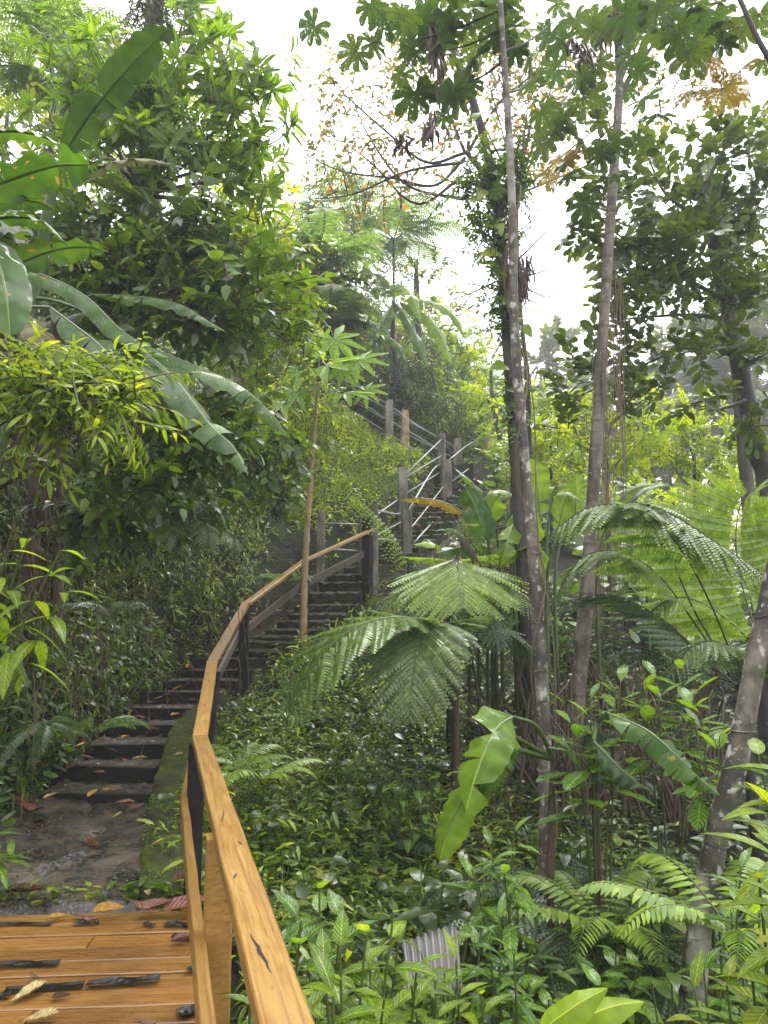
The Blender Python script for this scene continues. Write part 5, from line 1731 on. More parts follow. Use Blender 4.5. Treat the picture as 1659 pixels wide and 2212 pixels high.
b = P(1680, 1500, 7.2)
f4 = tfern('tree fern with a tall bright frond of level leaflets at the right edge', (b.x, b.y, H(b.x, b.y)), P(1660, 1420, 7.2), r=.05)
frond(PP([(1655, 1420, 7.3), (1610, 1290, 7.4), (1590, 1180, 7.4), (1600, 1090, 7.3), (1640, 1050, 7.0)]), .95, 'fern_bright', f4, 'stem_green', npin=26, m=28, seed=16, stipe=.12, droop=.16, face=(-.1, -.9, .5), pw=.12, a0=92)
frond(PP([(1660, 1420, 7.2), (1560, 1330, 7.1), (1470, 1290, 7.0), (1390, 1330, 6.9)]), .42, 'fern_bright', f4, npin=24, m=18, seed=17)

b = P(880, 1225, 10.5)
f5 = tfern('young tree fern holding one long thin curled frond over the end of the handrail', (b.x, b.y, H(b.x, b.y)), P(882, 1225, 10.2), r=.02)
frond(PP([(884, 1225, 10.2), (855, 1160, 10), (808, 1105, 9.8), (765, 1070, 9.7), (722, 1046, 9.6)]), .17, 'fern_bright', f5, npin=26, m=8, seed=18, stipe=.05, droop=1.6, fold=.9)

for k, (x, y, d, mat, s, lab) in enumerate([
    (120, 160, 12, 'fern', 2.0, 'feathery tree fern crown in the top left corner'),
    (30, 60, 11, 'fern_bright', 2.0, 'pale feathery tree fern at the extreme top left'),
    (770, 470, 25, 'fern', 3.0, 'hazy tree fern on the skyline left of the sparse tree'),
    (850, 520, 24, 'fern', 2.6, 'hazy drooping tree fern on the skyline above the stairs'),
    (680, 560, 17, 'fern', 1.9, 'tree fern with a yellowing frond on the dark bank top'),
    (590, 830, 10.6, 'fern', 1.2, 'drooping fern on the right edge of the left bank'),
    (640, 900, 11.2, 'fern_bright', 1.3, 'bright fern leaning out beside the papaya stem'),
    (700, 690, 16, 'fern_silver', 1.7, 'grey-green fern hanging on the dark bank above the papaya'),
    (1290, 2090, 5.2, 'fern_dark', .95, 'dark feathery fern low between the slender trunk and leaning trunk'),
    (1200, 2000, 5.6, 'fern_dark', 1.1, 'dark feathery fern at the foot of the slender trunk')]):
    c = P(x, y, d)
    if 10 < d < 11.5:                      # these root on the face of the bank
        while c.z > H(c.x, c.y) + .25 and d < 17:
            d += .1
            c = P(x, y, d)
    gz = H(c.x, c.y)
    t = tfern(lab, (c.x, c.y, gz), (c.x, c.y, max(c.z, gz + .1)), r=.05 if d > 11.5 else .012)
    c = Vector((c.x, c.y, max(c.z, gz + .1)))
    nf = 11 if d > 9 else 9
    for i in range(nf):
        a = i * 2.4 + k
        put('frond', FL[mat][i % 3], t, mat4(c, (math.cos(a), math.sin(a), .25), ZU, s * U(.8, 1.1)))
# ------------------------------------------------------------------ banana and heliconia leaves
def px_w(px, d):
    return px * d / F


def bl(parent, pts, wpx, mat='banana', **kw):
    d = sum(p[2] for p in pts) / len(pts)
    if 'stalk' in kw and kw['stalk']: kw['stalk'] = PP(kw['stalk'])
    return big_leaf(PP(pts), px_w(wpx, d), mat=M[mat], parent=parent, **kw)


b = Vector((-3.45, 5.6, H(-3.45, 5.6)))
n1 = thing('banana_plant', 'banana plant with long arching wet leaves and dry sheaths on the left bank', 'banana plant', b)
for i, (x, y0, y1, d) in enumerate([(70, 1300, 900, 7.7), (125, 1310, 880, 7.9), (15, 1290, 920, 7.6)]):
    q = P(x, y0, d)
    trunk(n1, [Vector((q.x, q.y, min(q.z, H(q.x, q.y)) - .1)), P(x + 6, (y0 + y1) / 2, d), P(x + 20, y1, d - .6), P(x - 10, y1 - 220, d - 1.4)], .07, .04, 'root', name='pseudostem')
r = np.random.default_rng(12)
for k in range(9):                                              # dry sheaths hanging round the stems
    x, y = r.uniform(0, 150), r.uniform(880, 1180)
    d = r.uniform(7.0, 7.5)
    dx = r.normal(0, 25)
    L = r.uniform(90, 200)
    bl(n1, [(x, y, d), (x + dx * .5, y + L * .5, d - .04), (x + dx, y + L, d + r.uniform(-.1, .1))], r.uniform(30, 60), 'dry', curl=.9, wave=.12, seed=k, rows=12, face=(r.normal(0, .6), -1, .1), name='dry_leaf')
up_ = (.3, -.5, .8)
bl(n1, [(10, 570, 5.6), (110, 600, 5.6), (190, 643, 5.5), (262, 712, 5.4), (330, 755, 5.3), (366, 774, 5.25)], 74, 'banana', seed=1, tear=.12, wave=.03, fold=.35, face=(.35, -.25, .9))
bl(n1, [(225, 690, 5.7), (327, 772, 5.4), (388, 830, 5.2), (451, 914, 5.05), (505, 966, 4.95), (536, 1028, 4.9)], 108, 'banana', seed=2, tear=.18, wave=.03, fold=.25, curl=.3, face=(.3, -.55, .8), stalk=[(20, 640, 6), (120, 650, 5.9)])
bl(n1, [(200, 735, 6.4), (300, 745, 6.2), (430, 793, 6.0), (516, 832, 5.9), (582, 888, 5.8), (625, 946, 5.75)], 88, 'banana', seed=3, tear=.3, wave=.04, fold=.3, face=(.35, -.45, .85), stalk=[(60, 780, 6.5)])
bl(n1, [(110, 664, 5.3), (215, 745, 5.1), (278, 822, 5.0), (312, 880, 4.95)], 90, 'banana', seed=4, tear=.25, wave=.03, face=(.35, -.4, .85), stalk=[(0, 660, 5.6)])
bl(n1, [(306, 868, 4.96), (305, 905, 4.95), (302, 940, 4.97)], 48, 'dry', seed=5, curl=1.0, wave=.15, rows=12, face=(-.3, -1, .2), name='dry_leaf_tip')
bl(n1, [(200, 636, 6.6), (300, 640, 6.5), (385, 656, 6.4), (445, 690, 6.3), (494, 720, 6.2)], 52, 'banana', seed=6, tear=.25, face=(.2, -.3, .9), stalk=[(100, 690, 6.8)])
bl(n1, [(50, 670, 5.5), (80, 720, 5.4), (120, 765, 5.35), (156, 800, 5.3)], 72, 'banana_grey', seed=7, tear=.1, face=(.5, -.8, .3))
n2 = thing('banana_plant', 'near banana plant at the left edge with a broad shiny rounded leaf', 'banana plant', (-3.2, 3.4, H(-3.2, 3.4)))
q = Vector((-3.0, 3.6, H(-3.0, 3.6)))
trunk(n2, [q + Vector((0, 0, -.2)), Vector((-2.9, 3.8, 1.8)), Vector((-2.55, 4.0, 3.2)), Vector((-2.5, 4.1, 4.2))], .09, .05, 'stem_brown', name='pseudostem')
bl(n2, [(-40, 500, 4.2), (-5, 560, 4.0), (14, 640, 3.85), (22, 722, 3.8)], 118, 'banana', seed=8, tip='round', fold=.1, curl=.15, wave=.01, face=(.4, -.8, .45))
bl(n2, [(-60, 290, 4.2), (20, 282, 4.2), (85, 292, 4.2), (136, 314, 4.2)], 60, 'banana', seed=9, fold=.05, face=(.05, -.05, 1))
bl(n2, [(-70, 420, 4.1), (30, 385, 4.1), (120, 358, 4.1), (182, 356, 4.1), (212, 352, 4.1)], 112, 'banana', seed=10, tear=.05, fold=.2, roll=.0, face=(-.2, .62, .78))
bl(n2, [(-60, 445, 4.3), (20, 432, 4.3), (80, 436, 4.2), (118, 452, 4.2)], 46, 'banana', seed=11, face=(-.1, .55, .8))
bl(n2, [(-60, 480, 4.4), (30, 468, 4.4), (100, 482, 4.3), (152, 538, 4.2)], 48, 'banana', seed=12, face=(.1, .2, .95), tear=.1)
bl(n2, [(-60, 640, 4.3), (40, 570, 4.3), (120, 540, 4.3), (190, 534, 4.3), (236, 546, 4.3)], 76, 'banana', seed=13, tear=.12, face=(-.1, .7, .7))
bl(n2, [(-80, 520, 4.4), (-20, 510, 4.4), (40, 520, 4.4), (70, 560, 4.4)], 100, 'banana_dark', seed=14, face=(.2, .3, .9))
n3 = thing('banana_plant', 'banana plant with one huge dark leaf held steeply against the upper left foliage', 'banana plant', (-3.7, 6.2, H(-3.7, 6.2)))
q = Vector((-3.6, 6.2, H(-3.6, 6.2)))
trunk(n3, [q + Vector((0, 0, -.2)), P(60, 700, 6.0), P(105, 450, 5.8), P(130, 350, 5.7)], .07, .03, 'stem_green', name='pseudostem')
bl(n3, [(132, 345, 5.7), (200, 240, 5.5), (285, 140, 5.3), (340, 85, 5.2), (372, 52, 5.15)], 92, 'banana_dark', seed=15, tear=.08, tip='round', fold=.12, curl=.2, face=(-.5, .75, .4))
bl(n3, [(160, 385, 5.7), (240, 352, 5.6), (310, 343, 5.5), (378, 356, 5.5)], 40, 'banana_grey', seed=16, tear=.15, face=(.1, -.1, 1))

b = P(1090, 1330, 9.6)
n4 = thing('banana_clump', 'clump of upright paddle leaves behind the bright fern and the slender trunk', 'banana plant', (b.x, b.y, H(b.x, b.y)))
E1 = [
    ([(1165, 1110, 10.2), (1163, 1060, 10.3), (1158, 1010, 10.3), (1156, 978, 10.3)], 68, 'banana_light', (.15, -.9, .3), (1160, 1230)),
    ([(1243, 1115, 10), (1244, 1080, 10), (1245, 1050, 10), (1246, 1020, 10)], 58, 'banana_light', (.1, -.9, .3), (1200, 1230)),
    ([(1130, 1095, 9.3), (1140, 1150, 9.1), (1152, 1205, 9.0), (1162, 1250, 9)], 92, 'banana_light', (.3, .8, .5), (1110, 1230)),
    ([(1056, 1170, 9.2), (1040, 1130, 9.2), (1022, 1085, 9.2), (1004, 1052, 9.2)], 72, 'banana', (.1, -.9, .3), (1062, 1260)),
    ([(1050, 1130, 9.4), (1064, 1090, 9.4), (1082, 1066, 9.3), (1100, 1072, 9.2)], 60, 'banana_light', (.1, -.6, .7), (1060, 1260)),
    ([(1065, 1080, 9.6), (1030, 1050, 9.5), (1005, 1028, 9.4), (978, 1008, 9.4)], 34, 'banana', (.2, -.4, .9), (1080, 1230)),
    ([(1035, 1215, 8.9), (1010, 1170, 8.9), (980, 1143, 8.8), (942, 1147, 8.7)], 40, 'banana', (.1, -.6, .8), (1050, 1270)),
    ([(985, 1205, 8.9), (955, 1182, 8.9), (925, 1172, 8.8), (888, 1178, 8.8)], 42, 'banana_lime', (0, -.5, .8), (1010, 1270)),
    ([(1010, 1180, 9), (985, 1184, 8.9), (960, 1190, 8.8), (934, 1198, 8.8)], 44, 'banana', (.1, -.7, .6), (1030, 1270)),
    ([(1120, 1075, 9.7), (1090, 1060, 9.7), (1060, 1062, 9.6), (1035, 1080, 9.6)], 44, 'banana_light', (0, -.3, .9), (1120, 1230)),
    ([(1330, 1090, 9.5), (1360, 1062, 9.4), (1385, 1050, 9.4), (1420, 1045, 9.3)], 42, 'banana_light', (-.1, -.6, .8), (1290, 1230)),
    ([(1340, 1100, 9.2), (1390, 1055, 9.1), (1450, 1045, 9.0), (1508, 1060, 8.9)], 44, 'banana', (0, -.35, .95), (1290, 1240)),
    ([(1480, 1110, 9), (1510, 1085, 9), (1545, 1070, 8.9), (1590, 1080, 8.9)], 40, 'banana', (0, -.4, .9), (1400, 1240)),
    ([(1190, 1075, 9.8), (1200, 1052, 9.8), (1220, 1046, 9.7), (1250, 1060, 9.7)], 34, 'banana_light', (0, -.3, .95), (1180, 1230)),
    ([(1110, 1340, 8.6), (1085, 1350, 8.3), (1055, 1372, 8.1), (1030, 1400, 8.0)], 62, 'banana', (-.3, -.5, .8), (1130, 1420)),
    ([(1110, 1130, 9.0), (1100, 1160, 8.8), (1090, 1190, 8.7), (1080, 1230, 8.7)], 52, 'banana_light', (-.2, -.7, .6), (1120, 1260)),
    ([(1205, 1150, 9.5), (1215, 1100, 9.5), (1228, 1070, 9.5), (1260, 1085, 9.4)], 52, 'banana_light', (.1, -.7, .7), (1180, 1280)),
    ([(1080, 1230, 9), (1110, 1190, 9), (1150, 1180, 8.9), (1190, 1210, 8.9)], 44, 'banana_light', (.1, -.5, .8), (1070, 1290)),
]
for k, (pts_, w, mt, fc, sb) in enumerate(E1):
    d0 = pts_[0][2]
    q = P(sb[0], sb[1], 9.6)
    g = Vector((q.x, q.y, H(q.x, q.y)))
    bl(n4, pts_, w, mt, face=fc, seed=30 + k, tear=.08, tip='round' if w > 55 else 'acute', fold=.12, curl=.22, wave=.02)
    mb = MB()
    mb.tube(catmull([g, P(sb[0], sb[1], (9.6 + d0) / 2), P(*pts_[0])], 10), np.linspace(.03, .013, 10), 6)
    mb.obj('stalk', M['stem_green'], n4)
bl(n4, [(1005, 1108, 9), (960, 1085, 9), (910, 1076, 9), (857, 1079, 9)], 34, 'banana_yellow', face=(.1, -.3, .9), seed=61, tear=.5, fold=1.0, curl=.4)
bl(n4, [(1038, 1218, 8.8), (1020, 1190, 8.8), (1000, 1165, 8.8), (985, 1150, 8.8)], 16, 'dry', face=(.3, -.8, .4), seed=62, rows=12, name='dry_leaf')
r = np.random.default_rng(77)
mb = MB()
for k in range(170):                                             # dead stalks and trash leaves in the clump
    q = P(r.uniform(1040, 1560), 1500, r.uniform(7.6, 10))
    g = Vector((q.x, q.y, H(q.x, q.y)))
    e = g + Vector((r.normal(0, .3), r.normal(0, .2), r.uniform(.5, 1.4)))
    mb.tube([g, g.lerp(e, .5) + Vector((r.normal(0, .05), 0, .05)), e, e + Vector((r.normal(0, .2), r.normal(0, .1), -r.uniform(.1, .5)))], [.02, .016, .012, .004], 4)
tag(mb.obj('dead_stalk', M['stem_brown'], n4), kind='stuff')
for k in range(10):
    x, y = r.uniform(1050, 1560), r.uniform(1400, 1600)
    d = r.uniform(7.4, 8.6)
    bl(n4, [(x, y, d), (x + r.normal(0, 15), y + 60, d), (x + r.normal(0, 30), y + 130, d)], r.uniform(16, 34), 'dry', curl=.9, wave=.12, seed=k + 70, rows=12, face=(r.normal(0, .6), -1, .1), name='dry_leaf')

b = P(1180, 1950, 5.2)
n5 = thing('banana_plant', 'young banana plant hanging two big glossy torn leaves left of the slender trunk', 'banana plant', (b.x, b.y, H(b.x, b.y)))
trunk(n5, [Vector((b.x, b.y, H(b.x, b.y) - .1)), P(1190, 1800, 5.3), P(1195, 1640, 5.3)], .03, .02, 'stem_brown', name='pseudostem', sides=8)
bl(n5, [(1108, 1548, 4.95), (1078, 1568, 4.85), (1050, 1612, 4.7), (1026, 1680, 4.6), (1003, 1762, 4.55)], 122, 'banana_light', seed=80, tear=.06, tip='round', fold=.15, curl=.25, wave=.02, face=(-.15, -.8, .6), stalk=[(1195, 1640, 5.3), (1160, 1570, 5.1)])
bl(n5, [(1012, 1690, 4.72), (990, 1740, 4.66), (968, 1795, 4.62), (950, 1860, 4.6)], 96, 'banana_light', seed=81, tear=.05, tip='round', fold=.15, curl=.25, wave=.02, face=(-.2, -.75, .6), stalk=[(1195, 1640, 5.3), (1090, 1620, 4.95)])
bl(n5, [(1110, 1590, 5.0), (1085, 1640, 4.95), (1062, 1690, 4.9), (1050, 1740, 4.9)], 60, 'banana', seed=82, tear=.3, face=(.2, -.7, .6), stalk=[(1195, 1640, 5.3)])
b = P(1290, 1800, 5.4)
n6 = thing('banana_plant', 'banana plant with a ragged glossy leaf slanting down towards the leaning trunk', 'banana plant', (b.x, b.y, H(b.x, b.y)))
trunk(n6, [Vector((b.x, b.y, H(b.x, b.y) - .1)), P(1285, 1700, 5.4), P(1290, 1560, 5.4)], .03, .02, 'stem_brown', name='pseudostem', sides=8)
bl(n6, [(1312, 1540, 4.7), (1395, 1575, 4.45), (1462, 1632, 4.3), (1510, 1680, 4.25), (1556, 1718, 4.2)], 84, 'banana', seed=83, tear=.42, fold=.3, curl=.3, wave=.03, face=(.15, -.55, .8), stalk=[(1290, 1560, 5.4)])
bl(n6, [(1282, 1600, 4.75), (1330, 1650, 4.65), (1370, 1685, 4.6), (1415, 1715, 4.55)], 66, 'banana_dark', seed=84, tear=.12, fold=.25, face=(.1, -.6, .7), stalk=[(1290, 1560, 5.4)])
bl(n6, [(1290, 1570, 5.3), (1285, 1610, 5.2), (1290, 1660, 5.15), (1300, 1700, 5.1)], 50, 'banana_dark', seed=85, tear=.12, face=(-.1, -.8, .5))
b = P(1150, 2330, 2.6)
n7 = thing('banana_plant', 'young plant with two broad lime green blades at the bottom edge right of centre', 'banana plant', (b.x, b.y, H(b.x, b.y)))
bl(n7, [(1165, 2230, 2.5), (1210, 2195, 2.5), (1262, 2160, 2.5), (1313, 2134, 2.52)], 66, 'banana_lime', seed=86, fold=.25, curl=.2, wave=.01, face=(.2, -.5, .85), rib=.005, stalk=[(1130, 2330, 2.6)])
bl(n7, [(1190, 2236, 2.6), (1260, 2198, 2.6), (1330, 2172, 2.6), (1392, 2164, 2.6)], 70, 'banana_lime', seed=87, fold=.2, curl=.25, wave=.01, face=(.1, -.45, .85), rib=.005, stalk=[(1130, 2330, 2.65)])

# far banana leaves on the hill behind the railings
n8 = thing('banana_clump', 'distant clump of drooping banana leaves on the dark hill above the pipe railings', 'banana plant', (.6, 22, H(.6, 22)))
q = Vector((.6, 22.4, H(.6, 22.4)))
trunk(n8, [q + Vector((0, 0, -.3)), P(850, 760, 21.6), P(850, 650, 21.4)], .12, .06, 'stem_brown', name='pseudostem', sides=8)
for k, (pts_, w, mt) in enumerate([
    ([(850, 640, 21), (820, 620, 20.8), (790, 640, 20.6), (765, 690, 20.5)], 44, 'banana_light'), ([(850, 640, 21), (860, 615, 20.6), (890, 640, 20.2), (910, 700, 20)], 44, 'banana_light'),
    ([(850, 650, 21), (880, 690, 20.4), (905, 740, 20), (925, 800, 19.8)], 34, 'banana'), ([(860, 650, 21), (920, 680, 20.5), (955, 730, 20.2), (975, 790, 20)], 44, 'banana_light'),
    ([(850, 650, 21), (830, 690, 20.5), (815, 730, 20.4), (810, 780, 20.3)], 40, 'banana'), ([(850, 640, 21), (830, 600, 21), (800, 590, 21), (770, 610, 21)], 36, 'banana'),
    ([(870, 660, 21), (930, 650, 20.8), (980, 680, 20.6), (1010, 740, 20.5)], 38, 'banana_light'), 
    ([(790, 720, 20.6), (830, 725, 20.2), (860, 745, 20), (880, 790, 19.9)], 34, 'banana')]):
    bl(n8, pts_, w, mt, seed=90 + k, tear=.2, face=(0, -.6, .8), name='leaf' if mt != 'dry' else 'dry_leaf', rows=18)

# ------------------------------------------------------------------ papaya in front of the handrail
b = P(655, 1342, 10.9)
pp = thing('papaya_tree', 'slim papaya with a pale knobbly stem standing in front of the orange handrail', 'tree', (b.x, b.y, H(b.x, b.y)))
lp = [Vector((b.x, b.y, min(b.z, H(b.x, b.y)) - .15))] + px_line([(656, 1300), (660, 1200), (667, 1090), (675, 980), (682, 890), (687, 828)], 10.9)
C = catmull(lp, 120)
t = np.linspace(0, 1, 120)
mb = MB()
mb.tube(C, np.linspace(.058, .022, 120) * (1 + .07 * np.sin(t * 150) + .03 * np.sin(t * 71)), 10)
for k in range(110):                                             # leaf-scar knobs
    i = 4 + k
    a = k * 2.4
    c = C[min(i, 119)]
    rr = .058 + (.022 - .058) * i / 119
    o = np.array([math.cos(a), math.sin(a), 0])
    mb.tube([c + o * rr * .9, c + o * (rr + .006)], [.016, .008], 5, cap=True)
mb.obj('trunk', M['papaya_bark'], pp)
tp = P(688, 822, 10.9)
for k, (x, y, s_, dd) in enumerate([(722, 733, 105, 10.7), (775, 780, 85, 10.5), (705, 790, 110, 10.4), (655, 800, 80, 10.7), (640, 850, 70, 10.6), (745, 850, 80, 10.3), (690, 745, 70, 11.2), (790, 845, 60, 10.6), (610, 875, 70, 10.5), (740, 800, 70, 10.8)]):
    c = P(x, y, dd)
    out = (c - tp)
    Dv = Vector((out.x, out.y - .05, -.25 if k else -.5))
    put('leaf', PAP[k % 3], pp, mat4(c, Dv, (U(-.3, .3), -1.0, .55), s_ / 2 * dd / F * 1.45))
    limb(pp, [tp, tp.lerp(c, .5) + Vector((0, 0, .08)), c], .010, .006, 'stem_green', 4, 'leaf_stalk')


# ------------------------------------------------------------------ shrubs whose leaves are parts
def shrub(name, label, px, py, d, stems, leaf, size, n, spread=.25, group=None, cat='shrub', base=None, whorl=True, seed=0, stem='stem_green', droop=0.0):
    """stems: list of top points (px, py, d); n leaves on each, gathered towards the top"""
    r = np.random.default_rng(seed + 300)
    b_ = base or P(px, py, d)
    g = Vector((b_[0], b_[1], H(b_[0], b_[1])))
    t_ = thing(name, label, cat, g, group)
    for (x, y, dd) in stems:
        e = P(x, y, dd)
        mid_ = g.lerp(e, .55) + Vector((r.normal(0, .03), r.normal(0, .03), .06))
        C = catmull([g + Vector((r.normal(0, .04), r.normal(0, .04), -.05)), mid_, e], 16)
        mb = MB()
        mb.tube(C, np.linspace(.011, .004, 16), 5)
        mb.obj('stem', M[stem], t_)
        a0 = r.uniform(0, 6.28)
        for k in range(n):
            u = 1 - (k / n) * (.30 if whorl else .75)
            p = C[min(15, int(u * 15))]
            a = a0 + (k * 2.4 if whorl else (k % 2) * math.pi + (k // 2) * 1.57) + r.normal(0, .2)
            el = (.75 - 1.0 * (k / n)) if whorl else (.35 - .3 * k / n)
            el += r.normal(0, .15) - droop
            D_ = (math.cos(a) * math.cos(el), math.sin(a) * math.cos(el), math.sin(el))
            put('leaf', SL[leaf], t_, mat4(p, D_, (0, 0, 1), size * (.55 + .6 * (k + 1) / n if whorl else .7 + .4 * k / n) * r.uniform(.8, 1.15)))
    return t_


# near the rail, bottom centre
shrub('veined_shrub', 'shrub with dark deeply veined leaves beside the handrail low in the photo', 690, 2120, 2.9, [(690, 1925, 3.0), (650, 1990, 2.8), (735, 1990, 2.9)], 'ovate', .20, 9, seed=1, group='veined shrubs below the handrail')
shrub('veined_shrub', 'shrub with bright hanging pointed leaves right of the handrail near the bottom', 760, 2200, 2.6, [(735, 2060, 2.6), (790, 2020, 2.7), (850, 1975, 2.9), (700, 2090, 2.5)], 'ovate_b', .19, 8, seed=2, group='veined shrubs below the handrail')
shrub('veined_shrub', 'bright long-leaved shrub spreading at the bottom edge next to the handrail', 660, 2290, 2.1, [(640, 2140, 2.1), (720, 2150, 2.1), (600, 2190, 1.9), (680, 2200, 1.9)], 'lance', .22, 8, seed=3, group='veined shrubs below the handrail')
shrub('veined_shrub', 'light green shrub left of the corrugated sheet', 800, 2170, 2.9, [(860, 2040, 3.0), (900, 2090, 2.9), (800, 2100, 2.8), (830, 2160, 2.6)], 'lance', .20, 8, seed=4, group='veined shrubs below the handrail')
shrub('veined_shrub', 'narrow green shoot at the bottom left corner beside the handrail post', 560, 2260, 2.2, [(560, 2110, 2.5), (600, 2060, 2.7), (540, 2180, 2.0)], 'lance_g', .17, 8, seed=5, group='veined shrubs below the handrail')
shrub('veined_shrub', 'leafy shoot in front of the corrugated sheet', 1000, 2260, 3.2, [(940, 2120, 3.2), (985, 2075, 3.3), (1040, 2150, 3.1), (885, 2110, 3.0), (910, 2060, 3.4)], 'lance', .19, 8, seed=6, group='veined shrubs below the handrail')
shrub('veined_shrub', 'low leafy shoots hiding the lower edge of the corrugated sheet', 930, 2230, 3.4, [(900, 2120, 3.4), (960, 2105, 3.45), (935, 2150, 3.3), (985, 2135, 3.4)], 'lance_g', .15, 8, seed=66, group='veined shrubs below the handrail')
shrub('veined_shrub', 'glossy leafed shoot right of the corrugated sheet', 1085, 2200, 3.6, [(1080, 1990, 3.7), (1060, 2090, 3.6), (1110, 2060, 3.6), (1040, 1990, 3.8)], 'lance_g', .20, 9, seed=7, group='veined shrubs below the handrail')
shrub('veined_shrub', 'tall dark leafy shoot left of the slender trunk foot', 1090, 2000, 4.4, [(1060, 1830, 4.4), (1110, 1800, 4.5), (1020, 1880, 4.3), (1090, 1890, 4.3)], 'lance_g', .25, 10, seed=8, group='dark glossy understorey shrubs')
shrub('veined_shrub', 'dark broad-leaved plant under the hanging banana leaf', 960, 2000, 4.6, [(960, 1890, 4.6), (1000, 1850, 4.8), (910, 1870, 4.9)], 'dark', .22, 8, seed=9, group='dark glossy understorey shrubs')
# whorled glossy shrub right of centre
shrub('whorled_shrub', 'glossy whorl-leaved shrub between the tall trunk and the leaning trunk', 1430, 1800, 5.3, [(1420, 1470, 5.3), (1500, 1500, 5.2), (1390, 1500, 5.4), (1470, 1450, 5.4)], 'obov', .30, 12, seed=10, group='whorled glossy shrubs')
shrub('whorled_shrub', 'low whorl-leaved shrub crossing in front of the tall trunk', 1280, 1800, 5.2, [(1275, 1515, 5.1), (1230, 1530, 5.2), (1330, 1500, 5.3), (1250, 1600, 5.1), (1340, 1480, 5.3)], 'obov', .28, 11, seed=11, group='whorled glossy shrubs')
shrub('whorled_shrub', 'small whorl-leaved shrub left of the leaning trunk at mid height', 1530, 1800, 4.8, [(1515, 1545, 4.9), (1555, 1590, 4.8), (1500, 1530, 5.0)], 'obov', .26, 11, seed=12, group='whorled glossy shrubs')
# right edge near shrub
shrub('lance_shrub', 'nearest yellow-green shrub with long smooth leaves at the right edge, halfway down the trunk', 1760, 1900, 2.3, [(1668, 1750, 2.3), (1690, 1640, 2.3), (1640, 1900, 2.4), (1690, 1850, 2.2)], 'lime', .24, 11, seed=13, group='yellow-green shrubs at the right edge')
shrub('lance_shrub', 'yellow-green shrub with fanned leaves in the bottom right corner', 1680, 2260, 2.4, [(1570, 2130, 2.4), (1625, 2110, 2.4), (1660, 2180, 2.2), (1500, 2140, 2.6)], 'lime', .20, 10, seed=14, group='yellow-green shrubs at the right edge')
shrub('lance_shrub', 'broad-leaved sprig at the right edge beside the leaning trunk top', 1720, 1700, 2.9, [(1660, 1600, 2.9), (1680, 1500, 2.9), (1640, 1640, 3.0)], 'ovate_b', .20, 9, seed=15, group='yellow-green shrubs at the right edge')
shrub('veined_shrub', 'green shrub behind the leaning trunk at lower right', 1620, 2000, 3.8, [(1600, 1880, 3.8), (1640, 1960, 3.7), (1580, 1960, 3.9), (1650, 2050, 3.5)], 'lance_g', .22, 9, seed=16, group='green shrubs low on the right')
for k, (x, y, d, lf, lab) in enumerate([
    (1270, 1960, 5.0, 'lance_g', 'light green sapling low between the two ringed trunks'), (1400, 1990, 4.6, 'ovate', 'broad-leaved herb left of the leaning trunk foot'), (1330, 2060, 4.2, 'ovate', 'broad-leaved herb beside the dark feathery fern'),
    (1240, 1880, 5.4, 'lance_g', 'small sapling right of the slender trunk at knee height'), (1400, 1900, 5.2, 'ovate_b', 'pale toothed-leaf herb in the dark gap between trunks'), (1450, 2100, 3.6, 'dark', 'dark broad herb at the foot of the leaning trunk'),
    (1300, 2140, 3.6, 'ovate', 'glossy broad herb above the lime green blades'), (1230, 2060, 4.2, 'dark', 'dark glossy herb right of the slender trunk foot'), (1140, 2120, 3.9, 'ovate', 'glossy herb left of the slender trunk foot'),
    (1120, 1960, 4.6, 'lance_g', 'leafy shoot against the slender trunk low down'), (1380, 1800, 5.8, 'ovate', 'herb under the ragged glossy banana leaf'), (1250, 1740, 6.2, 'dark', 'dark herb at the foot of the tall trunk'),
    (820, 1640, 7.2, 'dark', 'drooping dark-leaved herb on the mid slope'), (900, 1640, 6.6, 'ovate', 'ribbed herb on the mid slope left of the hanging banana leaf'), (1560, 2060, 3.2, 'ovate', 'broad glossy herb right of the leaning trunk foot'),
    (1330, 1950, 4.8, 'ovate_b', 'bright herb in the middle of the lower right undergrowth')]):
    shrub('understorey_herb', lab, x, y + 140, d, [(x, y, d), (x + 45, y + 40, d - .1), (x - 40, y + 35, d - .1)], lf, .19 if d > 3.5 else .15, 7, seed=40 + k, group='understorey herbs on the right', cat='herb', whorl=(k % 2 == 0), droop=.15)
